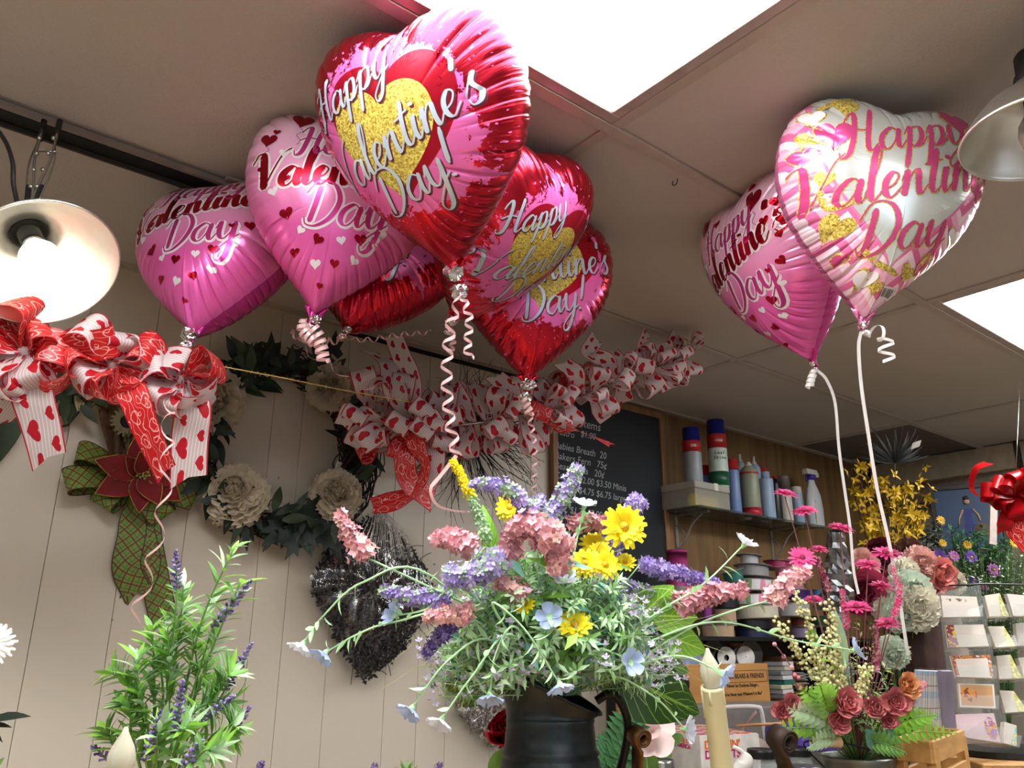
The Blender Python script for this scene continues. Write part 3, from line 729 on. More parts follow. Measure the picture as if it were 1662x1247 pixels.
for b_, L in ((W, [(-2, 4), (-6, 30), (-2, 90), (8, 160), (24, 260), (44, 350), (60, 440), (74, 530)]), (P3, [(2, 6), (18, 22), (32, 60), (38, 130), (46, 190), (56, 260), (62, 330), (70, 370)])):
    mb = MB(); P = off(b_, [(q[0], q[1], .10*q[1]/500) for q in L]); flat_ribbon(mb, P, .0058, 0, None, 10, .5); mb.build('hanging_ribbon', [M_curl_white], b_['root'])
mb = MB(); P = off(F, [(-4, 285), (-30, 318), (-46, 340), (-34, 366), (6, 376), (50, 372)]); flat_ribbon(mb, P, .0062, 0, None, 10, 1.2); mb.build('hanging_ribbon', [M_curl_pink], F['root'])
# ================================================================ clamp lamps
def spun_metal():
    m, nt, b = newmat('spun_aluminium'); n = xnoise(nt, 40, detail=3); setin(nt, b, 'Base Color', mixc(nt, n, rgb('#d8d4cc'), rgb('#efece6')))
    b.inputs['Metallic'].default_value = 1; b.inputs['Roughness'].default_value = .33; return m
M_spun = spun_metal(); M_rubber = pm('black_rubber', '#141312', .55); M_wire = pm('zinc_wire', '#a8a59e', .3, .9)
M_bulb_on = pm('lit_bulb', (1, .93, .78), .3, emit=(1, .90, .70), es=10); M_bulb_off = pm('frosted_bulb', (.9, .9, .88), .25)
def clamp_lamp(label, c, nrm, R_, bulb, hang):
    n = V(nrm).normalized(); t = thing('clamp_lamp', label, 'lamp', c-n*.10)
    prof = [(R_*.985, -.001), (R_, .001), (R_*1.01, -.003), (R_*.99, -.006), (R_*.93, -.016), (R_*.82, -.036), (R_*.66, -.058), (R_*.46, -.074), (R_*.30, -.082), (R_*.28, -.095), (R_*.22, -.097)]
    mb = MB(); mb.lathe(c, prof, 56, 0, n, cap=False)
    for k in (.88, .74, .58): pass
    mb.build('reflector', [M_spun], t, solid=.0012)
    mb = MB(); mb.lathe(c, [(.024, -.092), (.026, -.098), (.026, -.112), (.022, -.120), (.022, -.150), (.018, -.156), (.006, -.160)], 20, 0, n); mb.lathe(c, [(.017, -.09), (.017, -.062), (.0165, -.056)], 18, 0, n); mb.build('socket', [M_rubber], t)
    mb = MB(); mb.lathe(c, [(.013, -.062), (.0135, -.054), (.020, -.042), (.028, -.026), (.030, -.012), (.026, .004), (.016, .014), (.0005, .018)], 24, 0, n); mb.build('bulb', [bulb], t)
    s, u = frame(n, CR)
    mb = MB(); top = V(hang); nk = c-n*.115
    w = CR*.014
    for sg in (-1, 1):
        a = top+w*sg*1.0; mb.tube(catmull([a, a.lerp(nk, .35)+w*sg*.3, a.lerp(nk, .7)-w*sg*.2, nk+w*sg*.35], 5), .0022, 6)
        mb.tube(catmull([a+CU*-.02-CR*.006, a.lerp(nk, .4)+w*sg*.9, a.lerp(nk, .8)+w*sg*.5], 5), .0017, 6)
        for k in range(5): mb.ball(a.lerp(nk, .12+.17*k)+CF*-.004, .004, 0)
        mb.tube([a.lerp(nk, .26)-w*sg*2.2, a.lerp(nk, .26)+w*sg*.4], .0016, 6)
    mb.tube([nk.lerp(top, .12)-w*1.1, nk.lerp(top, .12)+w*1.1], .005, 8); mb.lathe(nk, [(.008, -.01), (.008, .012)], 10, 0, (top-nk))
    mb.build('spring_clamp', [M_wire], t)
    mb = MB()
    for sg in (-1, 1): a = top+w*sg; mb.tube([a+V((0, 0, .016)), a-V((0, 0, .016))+ (nk-top)*.05], .0048, 8)
    for k in range(2): mb.tube([top.lerp(nk, .62)+w*(1-2*k)*.8, top.lerp(nk, .86)+w*(1-2*k)*.4], .0042, 8)
    mb.build('clamp_grip', [M_rubber], t)
    return t, c-n*.158
c = at(70, 430, 1.20); n = (-ray(70, 430).normalized())*.73+(CR*.41-CU*.91)*.68
lamp, e = clamp_lamp('lit clamp lamp with bare bulb in its aluminium reflector beside the pink balloons', c, n, .108, M_bulb_on, onZ(82, 208, CZ-.03))
mb = MB(); mb.tube(catmull([e, at(22, 300, 1.27), at(20, 262, 1.28), at(4, 222, 1.3), at(-40, 170, 1.3), onZ(-60, 150, CZ-.005)], 8), .0036, 8); mb.build('cord', [M_rubber], lamp)
c = at(1692, 226, 1.17); n = (-ray(1692, 226).normalized())*.42+(CR*.15-CU*.98)*.9
lamp, e = clamp_lamp('unlit clamp lamp cut off by the picture edge beside the chevron balloon', c, n, .108, M_bulb_off, onZ(1700, 70, CZ-.03))
mb = MB(); mb.tube(catmull([e, at(1735, 100, 1.2), onZ(1760, 60, CZ-.005)], 8), .0036, 8); mb.build('cord', [M_rubber], lamp)

# ================================================================ ribbons
def heart_ribbon(name, base, hcol, edge, k=1.0, line='#ffffff'):
    m, nt, b = newmat(name); u, v = xuv(nt)
    row = (v*2.0).fl(); uu = u*1.25*k+row*.5; cx = uu.fl(); fx = uu.fr()-.5; fy = (v*2.0).fr()-.5
    # every cell its own size
    h = X.op('FRACT', X.op('SINE', cx*12.9+row*78.2)*437.5).abs(); sz = h*.26+.13
    a = fx/sz/1.15; c2 = fy/sz*1.15-X.op('SQRT', a.abs())*.7
    ht = (a*a+c2*c2).lt(1.0)
    st = ((v*11.0+u*1.0).fr()).lt(.22)
    c = mixc(nt, st*.6, rgb(base), rgb(line)); c = mixc(nt, ht, c, rgb(hcol))
    ed = (v-.5).abs().gt(.462); c = mixc(nt, ed, c, rgb(edge))
    setin(nt, b, 'Base Color', c); b.inputs['Roughness'].default_value = .55
    t = nt.nodes.new('ShaderNodeBsdfTranslucent'); nt.links.new(c, t.inputs[0]); mx = nt.nodes.new('ShaderNodeMixShader'); mx.inputs[0].default_value = .35
    nt.links.new(b.outputs[0], mx.inputs[1]); nt.links.new(t.outputs[0], mx.inputs[2]); nt.links.new(mx.outputs[0], nt.nodes['Material Output'].inputs[0]); return m
M_hw = heart_ribbon('white_heart_ribbon', '#d6c4c4', '#c01026', '#c22236')
def red_ribbon():
    m, nt, b = newmat('red_satin_ribbon'); u, v = xuv(nt)
    n = xnoise(nt, 1.4, xvec(nt, u, v*2.0), detail=1); l = ((v*5.5+n*5.0).fr()-.5).abs().lt(.045)
    row = (v*2.0).fl(); uu = u*1.2+row*.5; a = (uu.fr()-.5)/.3; c2 = ((v*2.0).fr()-.5)/.3*1.1-X.op('SQRT', a.abs())*.7; q = a*a+c2*c2; ht = q.lt(1.0)*(1.0-q.lt(.72))
    c = mixc(nt, l.mx(ht), rgb('#cf1d22'), rgb('#f3b9b4')); ed = (v-.5).abs().gt(.465); c = mixc(nt, ed, c, rgb('#a30f1c'))
    setin(nt, b, 'Base Color', c); b.inputs['Roughness'].default_value = .38
    t = nt.nodes.new('ShaderNodeBsdfTranslucent'); nt.links.new(c, t.inputs[0]); mx = nt.nodes.new('ShaderNodeMixShader'); mx.inputs[0].default_value = .3
    nt.links.new(b.outputs[0], mx.inputs[1]); nt.links.new(t.outputs[0], mx.inputs[2]); nt.links.new(mx.outputs[0], nt.nodes['Material Output'].inputs[0]); return m
M_rr = red_ribbon()
def plaid_ribbon():
    m, nt, b = newmat('green_plaid_ribbon'); u, v = xuv(nt)
    p = (u*2.2+v*2.2).fr(); q = (u*2.2-v*2.2+9.0).fr(); l = (p-.5).abs().lt(.07).mx((q-.5).abs().lt(.07)); l2 = (p-.1).abs().lt(.025).mx((q-.1).abs().lt(.025))
    c = mixc(nt, xnoise(nt, 30), rgb('#54702a'), rgb('#76923c')); c = mixc(nt, l2, c, rgb('#2f4a18')); c = mixc(nt, l, c, rgb('#6b1518')); c = mixc(nt, (v-.5).abs().gt(.46), c, rgb('#3a2010'))
    setin(nt, b, 'Base Color', c); b.inputs['Roughness'].default_value = .6; return m
M_plaid = plaid_ribbon()
def loop(mb, c, d, W, L, w, opn, m=0, k=18, us=None):
    c = V(c); d = V(d).normalized(); W = V(W); W = (W-d*W.dot(d)).normalized(); nn = d.cross(W); P = []; ww = []
    for i in range(k+1):
        t = i/k; P.append(c+d*(L*math.sin(PI*t)**.75)+nn*(opn*math.sin(2*PI*t)*math.sin(PI*t)**.5)); ww.append(w*(.22+.78*min(1, math.sin(PI*t)*2.2)))
    mb.ribbon(P, W, ww, m, us=w)
def tail(mb, P, wd, w, m=0, twist=0.0, notch=.35, a0=0.0):
    P = catmull(P, 7); N = len(P); rows = []; uv = []; L = 0
    for i, p in enumerate(P):
        t = (P[min(i+1, N-1)]-P[max(i-1, 0)]).normalized(); s = (wd-t*wd.dot(t)).normalized(); q = t.cross(s); a = a0+twist*i/N; s = s*math.cos(a)+q*math.sin(a)
        if i: L += (p-P[i-1]).length
        ww = w*(.25+.75*min(1, i/(N*.25))); e = 0
        k = [p-s*ww/2, p, p+s*ww/2]
        if i == N-1: k = [p-s*ww/2+t*w*notch, p-t*0, p+s*ww/2-t*w*notch*.2]
        rows.append(k); uv += [(L/w, 0), (L/w, .5), (L/w, 1)]
    mb.grid(rows, m, uv)
def bow(name, label, x, y, D, loops, tails, cat='bow', group='valentine bows clipped to the twine', knot=(M_hw,)):
    c = at(x, y, D); t = thing(name, label, cat, c, group); r, u, n = lf(x, y)
    for ang, L, tilt, phi, w, opn, m in loops:
        L *= 1.12; opn *= 1.1; a = math.radians(ang); d = r*math.cos(a)+u*math.sin(a)+n*tilt; pp = -r*math.sin(a)+u*math.cos(a); f = math.radians(phi)
        mb = MB(); loop(mb, c+n*.004, d, n*math.cos(f)+pp*math.sin(f), L, w, opn); mb.build('ribbon_loop', [m], t)
    for P, w, m, tw, a0 in tails:
        mb = MB(); tail(mb, [at(*q) if len(q) > 2 else at(q[0], q[1], D) for q in P], r, w, 0, tw, a0=a0); mb.build('ribbon_tail', [m], t)
    mb = MB(); mb.ball(c+n*.006, .011, 0, 10, 6); mb.build('knot', list(knot), t)
    return t
w6 = .060
bow('ribbon_bow', 'red and white heart ribbon bow under the lit lamp, nearest the picture edge', 40, 570, 1.27,
    [(100, .075, .3, 35, w6, .030, M_rr), (10, .12, .25, 70, w6*.9, .02, M_rr), (185, .08, .3, 30, w6, .03, M_hw), (235, .075, .4, 40, w6, .032, M_hw), (-45, .07, .4, 20, w6, .03, M_rr), (-80, .06, .6, 60, w6, .026, M_hw), (150, .07, .2, 60, w6, .02, M_rr), (-110, .07, .2, -50, w6, .03, M_hw), (60, .05, .6, -30, w6, .02, M_rr)],
    [([(45, 580), (52, 640, 1.25), (66, 690, 1.26), (78, 742, 1.27)], .062, M_hw, .5, .1), ([(40, 580), (30, 620, 1.25), (12, 660, 1.27), (-10, 690, 1.28)], .06, M_hw, -.5, -.1)])
bow('ribbon_bow', 'middle valentine bow on the twine, a long red tail crossing the poinsettia', 182, 592, 1.33,
    [(125, .075, .3, 50, w6, .026, M_hw), (165, .10, .2, 65, w6, .02, M_rr), (20, .055, .4, 30, w6, .026, M_hw), (205, .06, .4, 50, w6, .028, M_hw), (-130, .055, .5, 40, w6, .028, M_rr), (-60, .055, .5, 30, w6, .026, M_rr), (75, .05, .3, 60, w6, .022, M_hw), (175, .07, .5, 20, w6*.8, .02, M_rr)],
    [([(190, 600), (215, 640, 1.30), (236, 695, 1.3), (268, 765, 1.31)], .05, M_rr, .6, .2), ([(186, 600), (170, 622, 1.33), (158, 640, 1.34)], .05, M_hw, .3, 0)])
bow('ribbon_bow', 'valentine bow nearest the wreath, a broad white heart tail hanging beside it', 293, 616, 1.38,
    [(145, .085, .2, 55, w6, .035, M_rr), (28, .062, .3, 30, w6, .030, M_rr), (160, .062, .5, 40, w6, .03, M_hw), (215, .062, .4, 50, w6, .03, M_hw), (-30, .055, .5, 35, w6, .028, M_hw), (-115, .06, .4, 60, w6, .025, M_hw), (-75, .05, .6, 20, w6, .026, M_hw), (110, .045, .7, 30, w6, .024, M_hw), (5, .045, .2, 10, w6, .02, M_rr)],
    [([(300, 622), (312, 665, 1.36), (308, 715, 1.37), (306, 775, 1.37)], .062, M_hw, .2, .1), ([(290, 622), (262, 650, 1.37), (252, 668, 1.38)], .05, M_hw, -.4, 0)])
# twine
mb = MB(); P = catmull([at(-60, 500, 1.22), at(40, 528, 1.26), at(180, 552, 1.33), at(300, 583, 1.39), at(450, 612, 1.52), at(560, 634, 1.66), at(660, 652, 1.86), onY(735, 668, YB-.004)], 14)
mb.tube(P, .0013, 5); rs = random.Random(5)
for i in range(260):
    p = P[rs.randrange(len(P)-1)]; q = V((rs.uniform(-1, 1), rs.uniform(-1, 1), rs.uniform(-1, 1))).normalized(); mb.tube([p, p+q*rs.uniform(.003, .009)], [.0003, .00015], 3, cap=False)
o = mb.build('twine', [pm('jute', '#b59a5c', .9, bmp=.001)]); tag(o, 'thin jute twine strung across the picture with valentine bows on it', 'twine')

# ---------------------------------------------------------------- long ribbon garland
rs = random.Random(21)
GP = [(590, 668, 1.98), (660, 690, 1.96), (745, 690, 1.97), (830, 678, 2.0), (915, 655, 2.08), (1000, 622, 2.18), (1070, 596, 2.28), (1118, 576, 2.36)]
path = catmull([at(*q) for q in GP], 10); gt = thing('ribbon_garland', 'long white and red heart ribbon garland hanging slantwise below the ceiling above the chalkboard', 'garland', path[len(path)//2])
mb = MB(); mb.tube(path, .004, 6); mb.build('wire', [M_wire], gt)
NL = 98
for i in range(NL):
    f = i/(NL-1)*(len(path)-1.01); k = int(f); p = path[k].lerp(path[k+1], f-k); tg = (path[k+1]-path[k]).normalized(); s, u2 = frame(tg)
    big = 1.0-.45*(f/len(path)); a = i*2.399+rs.uniform(-.5, .5); d = s*math.cos(a)+u2*math.sin(a)+tg*rs.uniform(-.5, .5)
    Wd = tg*1.0+(s*math.sin(a)-u2*math.cos(a))*rs.uniform(-.9, .9)
    wd_ = .060*(.72+.28*big)
    mb = MB(); loop(mb, p, d, Wd, rs.uniform(.085, .125)*big+.008, wd_, rs.uniform(.018, .03)*(.5+.5*big), k=14)
    mb.build('ribbon_loop', [M_rr if i in (7, 15, 30, 47, 58, 66) else M_hw], gt)
def gtail(P, w, m, tw=0.5, a0=0.0):
    mb = MB(); tail(mb, [at(*q) for q in P], CR, w, 0, tw, a0=a0); mb.build('ribbon_tail', [m], gt)
gtail([(665, 690, 1.95), (640, 630, 1.92), (632, 590, 1.95), (604, 572, 1.98)], .058, M_hw, .6)
gtail([(670, 690, 1.95), (668, 620, 1.94), (650, 575, 1.96), (640, 548, 1.98)], .05, M_hw, -.5)
gtail([(640, 690, 1.95), (600, 680, 1.9), (570, 668, 1.9), (556, 690, 1.92)], .052, M_hw, .8)
gtail([(655, 690, 1.93), (675, 720, 1.88), (690, 765, 1.88), (660, 806, 1.9), (606, 820, 1.93)], .058, M_rr, 1.6, .3)
gtail([(650, 700, 1.95), (656, 740, 1.9), (664, 780, 1.9), (700, 812, 1.9)], .052, M_rr, -.9, .2)
gtail([(700, 710, 1.95), (705, 750, 1.9), (690, 790, 1.92)], .055, M_hw, .4)
gtail([(880, 680, 2.02), (920, 694, 2.0), (955, 706, 2.0), (990, 722, 2.0)], .045, M_rr, 1.0, .9)
gtail([(800, 690, 2.0), (830, 640, 1.97), (805, 612, 1.97)], .05, M_hw, .5)
gtail([(930, 650, 2.1), (935, 610, 2.05), (915, 590, 2.05)], .05, M_hw, .5)
gtail([(1000, 620, 2.2), (985, 585, 2.15), (955, 575, 2.15), (968, 550, 2.2)], .045, M_hw, .5)
gtail([(1045, 605, 2.25), (1040, 575, 2.25), (1050, 540, 2.32)], .034, M_hw, .8)
gtail([(1090, 590, 2.3), (1088, 570, 2.3), (1100, 545, 2.35)], .045, M_hw, .5)
# ================================================================ flower and leaf kit
def pom(mb, c, n, r, m=0, rnd=random, N=110):
    """a full ruffled head: petals standing all over a half ball."""
    n = V(n).normalized(); s, u = frame(n, V((.3, .2, 1)))
    for i in range(N):
        z = 1-1.25*(i+.5)/N; rr = math.sqrt(max(0, 1-z*z)); a = i*2.39996; q = s*math.cos(a)*rr+u*math.sin(a)*rr+n*z
        tg = (s*math.cos(a)+u*math.sin(a))*z-n*rr; sgn = 1 if z < .5 else rnd.choice((-1, 1)); L = r*(.42+.30*(1-z))
        d = q*.9+tg*sgn*rnd.uniform(.2, .7)+s*rnd.uniform(-.35, .35)+u*rnd.uniform(-.35, .35)
        mb.petal(c+q*r*.40, d, n*.8+q*-.2-tg*.6, L, L*rnd.uniform(.95, 1.25), .5, m, 3, 4, .62, .16, rnd)
    mb.ball(c, r*.52, m, 10, 6)
def bloom(mb, c, n, r, layers, m=0, cup=.5, ruf=.08, rnd=random, k=4, wf=1.0):
    """layers: (count, length fraction, elevation degrees)."""
    n = V(n).normalized(); s, u = frame(n, V((.3, .2, 1)))
    for li, (cnt, lf_, el) in enumerate(layers):
        for i in range(cnt):
            a = 2*PI*(i+li*.37)/cnt+rnd.uniform(-.2, .2); e = math.radians(el+rnd.uniform(-8, 8)); rd = s*math.cos(a)+u*math.sin(a)
            d = rd*math.cos(e)+n*math.sin(e); nn = n*math.cos(e)-rd*math.sin(e); L = r*lf_*rnd.uniform(.88, 1.1)
            mb.petal(c-n*r*.12+rd*r*.03, d, nn, L, min(L*1.15, 2.6*PI*r*lf_/cnt)*wf, cup, m, 4, k, .72, ruf, rnd)
PEONY = [(8, 1.0, 12), (9, .95, 32), (9, .85, 50), (8, .72, 66), (7, .58, 80), (5, .42, 92)]
ROSE = [(6, 1.0, 8), (6, .92, 28), (6, .80, 46), (5, .66, 62), (5, .52, 76), (4, .38, 88)]
def daisy(mb, c, n, r, cnt=16, m=0, mc=1, el=12, rows=2, rnd=random, w=.3, ctr=.26):
    n = V(n).normalized(); s, u = frame(n, V((.3, .2, 1)))
    for q in range(rows):
        for i in range(cnt):
            a = 2*PI*(i+q*.5)/cnt+rnd.uniform(-.08, .08); e = math.radians(el+q*14+rnd.uniform(-8, 8)); rd = s*math.cos(a)+u*math.sin(a)
            d = rd*math.cos(e)+n*math.sin(e); nn = n*math.cos(e)-rd*math.sin(e); mb.leaf(c+rd*r*.1, d, r*(1-.18*q), r*w, nn, m, .25, .15, 3, 2)
    mb.ball(c+n*r*.05, r*ctr, mc, 8, 5)
def ivy(mb, c, d, n, s_, m=0):
    d = V(d).normalized(); n = V(n); sd = d.cross(n).normalized(); n = sd.cross(d)
    o = [(0, -.1), (.28, -.32), (.5, -.05), (.30, .18), (.42, .52), (.17, .48), (0, 1.0), (-.17, .48), (-.42, .52), (-.30, .18), (-.5, -.05), (-.28, -.32)]
    vs = [c+n*.06*s_+d*.1*s_]+[c+sd*x*s_+d*y*s_ for x, y in o]; mb.add(vs, [(0, 1+i, 1+(i+1) % 12) for i in range(12)], m)
def twigs(mb, c, R_, r_, cnt, rnd, nrm=V((0, -1, 0)), m=0, th=.0014, arc=(0, 6.28), zf=1.0):
    for i in range(cnt):
        a = rnd.uniform(*arc); da = rnd.uniform(.5, 1.4); P = []; b = rnd.uniform(-1, 1); e = rnd.uniform(-1, 1); ph = rnd.uniform(0, 6)
        for k in range(9):
            t = a+da*k/8; rr = R_+r_*(b+.5*math.sin(ph+k*.7)); P.append(c+V((math.cos(t)*rr, 0, math.sin(t)*rr*zf))+nrm*(r_*(.6+.8*math.sin(ph+k*.5)*e)))
        mb.tube(P, th*rnd.uniform(.6, 1.4), 4, m, cap=False)
NW = V((0, -1, 0))
M_peony = pm('ivory_silk_petal', '#c9b9a0', .75, var=.12, vs=40, tl=.15); M_dleaf = pm('dark_green_leaf', '#16241a', .5, var=.4, vs=20, tl=.1)
M_mleaf = pm('olive_dark_leaf', '#2b3a22', .55, var=.35, vs=20, tl=.1); M_twig = pm('vine_twig', '#2a1a12', .85, var=.3); M_btwig = pm('black_twig', '#120d0b', .8)
# peony wreath
rs = random.Random(2); wc = onY(456, 722, YB-.035)
wr = thing('peony_wreath', 'grapevine wreath with four ivory peonies and dark ivy leaves on the cream wall', 'wreath', wc)
RW = .215
mb = MB(); twigs(mb, wc, RW, .026, 190, rs, th=.0020); twigs(mb, wc, RW+.005, .045, 220, rs, th=.0018, arc=(-1.2, .5)); mb.build('vine_ring', [M_twig], wr)
for (x, y, r_) in ((344, 650, .072), (326, 692, .036), (535, 628, .060), (381, 803, .070), (546, 803, .062)):
    mb = MB(); c = onY(x, y, YB-.085); pom(mb, c, (-ray(x, y)).normalized()+V((rs.uniform(-.3, .3), 0, rs.uniform(-.2, .4))), r_*1.0, 0, rs); mb.build('peony', [M_peony], wr)
mb = MB()
for i in range(230):
    a = rs.uniform(0, 2*PI)
    if rs.random() < .3: a = rs.uniform(1.9, 4.4)
    if -.7 < a % 6.28 < .9 and rs.random() < .25: continue
    p = wc+V((math.cos(a)*RW, 0, math.sin(a)*RW))+V((rs.uniform(-.03, .03), -rs.uniform(.02, .07), rs.uniform(-.03, .03)))
    d = V((math.cos(a)*rs.uniform(-.6, 1.1)-math.sin(a)*rs.uniform(-1, 1), rs.uniform(-.5, .1), math.sin(a)*rs.uniform(-.6, 1.1)+math.cos(a)*rs.uniform(-1, 1)))
    mb.leaf(p, d, rs.uniform(.05, .085), rs.uniform(.018, .03), NW+V((rs.uniform(-.5, .5), 0, rs.uniform(-.5, .5))), rs.choice((0, 0, 1)), .5, .2, 5)
o = mb.build('foliage', [M_dleaf, M_mleaf], wr); o['kind'] = 'stuff'
mb = MB()
for (x, y, ang, s_) in ((440, 575, 100, .05), (420, 580, 150, .05), (470, 590, 60, .05), (488, 850, -20, .055), (505, 868, -90, .05), (480, 878, -120, .05), (520, 850, 10, .05), (455, 855, 200, .05), (540, 880, -60, .045), (600, 725, -30, .026), (500, 830, 60, .045), (470, 870, -160, .05), (525, 870, -45, .05), (540, 570, 90, .05), (530, 590, 120, .05), (560, 700, 30, .04)):
    a = math.radians(ang); ivy(mb, onY(x, y, YB-.075), V((math.cos(a), -.2, math.sin(a))), NW+V((rs.uniform(-.3, .3), 0, rs.uniform(-.3, .3))), s_*1.25, 0)
o = mb.build('ivy', [M_dleaf], wr); o['kind'] = 'stuff'
mb = MB(); q = onY(549, 762, YB-.08); mb.box(q, (.009, .0006, .021), 0, Matrix.Rotation(.15, 3, 'Y')); pt = mb.build('price_tag', [pm('paper_tag', '#b9b3a6', .7)], wr, smooth=False)
def scribble(mb, o, r, u, pts, w=.0006, m=0, n=None):
    n = n or r.cross(u)
    P = catmull([V((a, b, 0)) for a, b in pts], 4); brush(mb, [(p.x, p.y) for p in P], w, w*1.3, lambda x, y: o+r*x+u*y+n*.0008, m)
M_inkb = pm('handwriting_ink', '#1a1a22', .6)
mb = MB(); rs2 = random.Random(3)
for k in range(3): scribble(mb, q+V((0, -.0008, .012-.011*k)), V((1, 0, 0)), V((0, 0, 1)), [(-.006+.002*i, rs2.uniform(-.0025, .0025)) for i in range(7)])
mb.build('handwriting', [M_inkb], pt)

# black twig starburst behind the garland
rs = random.Random(7); c = onY(752, 705, YB-.03); tw = thing('twig_starburst', 'spiky black twig wreath on the wall behind the ribbon garland', 'wreath', c)
mb = MB()
for i in range(190):
    a = rs.uniform(0, 2*PI); L = rs.uniform(.12, .27)*(1.0 if math.sin(a) < .3 else 1.0); b = rs.uniform(-.5, .5); P = []
    for k in range(7):
        t = k/6; P.append(c+V((math.cos(a+b*t*t)*(.03+L*t), -.02-.05*t*rs.uniform(.6, 1.1), math.sin(a+b*t*t)*(.03+L*t)-.05*t*t*abs(math.cos(a)))))
    mb.tube(P, [.0013, .0013, .0012, .0012, .001, .0009, .0005], 4, cap=False)
mb.build('twig_sprays', [M_btwig], tw)
mb = MB(); twigs(mb, c, .06, .02, 40, rs); mb.build('twig_ring', [M_btwig], tw)

# poinsettia swag
M_velvet = pm('red_velvet_petal', '#6d0d12', .8, var=.25, vs=30); M_gold = pm('gold_glitter_edge', '#a8873e', .4, .6, var=.4, vs=300)
c = onY(220, 775, YB-.03); po = thing('poinsettia_bow', 'dark red poinsettia on a green plaid ribbon bow with long tails', 'bow', c)
rs = random.Random(9)
for ang, L in ((98, .105), (140, .04), (165, .11), (192, .12), (228, .08), (-52, .09), (-15, .11), (15, .12), (50, .09), (75, .07)):
    mb = MB(); a = math.radians(ang); loop(mb, c, V((math.cos(a), -.18, math.sin(a))), NW*.7+V((-math.sin(a), 0, math.cos(a)))*rs.uniform(1.0, 1.6), L*1.3, .062, .018); mb.build('ribbon_loop', [M_plaid], po)
for P in ([(212, 800), (215, 860), (205, 920), (222, 962)], [(235, 800), (240, 870), (250, 930), (266, 1008)], [(222, 800), (228, 860), (238, 915), (222, 962)]):
    mb = MB(); tail(mb, [onY(x, y, YB-.035+.008*i) for i, (x, y) in enumerate(P)], V((1, 0, 0)), .062, 0, .25); mb.build('ribbon_tail', [M_plaid], po)
for k, (ang, L, w_, el) in enumerate(((100, .085, .045, 20), (145, .05, .03, 40), (170, .085, .045, 18), (212, .085, .05, 14), (-88, .075, .04, 22), (-60, .07, .04, 30), (-30, .085, .05, 16), (10, .08, .05, 18), (50, .08, .045, 14), (120, .05, .03, 50))):
    a = math.radians(ang); e = math.radians(el); d = V((math.cos(a)*math.cos(e), -math.sin(e), math.sin(a)*math.cos(e))); nn = V((math.cos(a)*math.sin(e)*-1, -math.cos(e), -math.sin(a)*math.sin(e)))
    mb = MB(); L *= 1.25; w_ *= 1.35; b0 = c+NW*(.035+.003*k); mb.leaf(b0, d, L, w_, nn, 0, .4, .2, 7); pe = mb.build('petal', [M_velvet], po)
    mb = MB(); sd = d.cross(nn).normalized(); 
    for sg in (-1, 1): mb.tube([b0+d*(L*t)*math.cos(.24*t)-nn*(L*t*math.sin(.24*t))+sd*sg*(math.sin(PI*t**.8)*w_/2*.98)+nn*.004 for t in [i/8 for i in range(1, 9)]], .0011, 4, cap=False)
    mb.build('glitter_edge', [M_gold], pe)
mb = MB()
for i in range(14): a = i*2.4; rr = .004*math.sqrt(i); mb.ball(c+NW*.062+V((math.cos(a)*rr, 0, math.sin(a)*rr)), .0032, 0, 6, 4)
mb.build('stamens', [pm('stamen', '#98a04a', .6)], po)

# burlap sunflower swag, cream tulip and dark leaves
c = onY(190, 655, YB-.03); sw = thing('sunflower_swag', 'brown burlap swag with a small dark sunflower above the poinsettia', 'swag', c); rs = random.Random(4)
mb = MB(); rows = []
for i in range(13):
    t = i/12; y0 = 640+118*t; x0 = 155+26*t; x1 = 262-38*t; rows.append([onY(x0+(x1-x0)*j/14, y0+6*math.sin(j*1.3+i*.4), YB-.03-.018*math.sin(j*1.5+t*3)-.012) for j in range(15)])
mb.grid(rows, 0); mb.build('burlap', [pm('burlap', '#5a4127', .9, var=.3, vs=120, bmp=.003, bs=400)], sw, solid=.002)
mb = MB(); f = onY(207, 684, YB-.075); daisy(mb, f, (-ray(207, 684)), .033, 18, 0, 1, 10, 2, rs, .28, .5); mb.build('sunflower', [pm('dusty_petal', '#6e6348', .8), pm('sunflower_eye', '#120d0a', .9)], sw)
mb = MB()
for i in range(26): p = onY(rs.uniform(95, 180), rs.uniform(610, 660), YB-.05-rs.uniform(0, .03)); mb.leaf(p, V((rs.uniform(-1, 1), -.3, rs.uniform(-1, .4))), rs.uniform(.05, .09), .022, NW, 0, .4)
for i in range(22): p = onY(rs.uniform(180, 260), rs.uniform(560, 640), YB-.05-rs.uniform(0, .03)); mb.leaf(p, V((rs.uniform(-1, 1), -.3, rs.uniform(-.6, 1))), rs.uniform(.04, .07), .016, NW, 0, .4)
o = mb.build('foliage', [M_mleaf], sw); o['kind'] = 'stuff'
mb = MB()
for i in range(40): p = onY(rs.gauss(165, 10), rs.gauss(648, 7), YB-.07); mb.ball(p, .004, 0, 5, 3)
o = mb.build('seed_cluster', [pm('ochre_seed', '#5f5226', .8)], sw); o['kind'] = 'stuff'
tl = thing('silk_tulip', 'pale cream silk tulip with broad dark green leaves below the leftmost bow', 'flower', onY(60, 650, YB-.02))
mb = MB(); rs = random.Random(12)
p = onY(128, 668, YB-.05)
for i in range(5): a = i*1.26; mb.petal(p, V((math.cos(a)*.25, math.sin(a)*.2, 1)), V((-math.cos(a), -math.sin(a), .2)), .062, .034, .3, 0, 5, 4, .8)
mb.build('blossom', [pm('cream_petal', '#b8a988', .6, tl=.2)], tl)
mb = MB(); mb.tube([p, onY(110, 690, YB-.03), onY(70, 700, YB-.02)], .003, 6, 1)
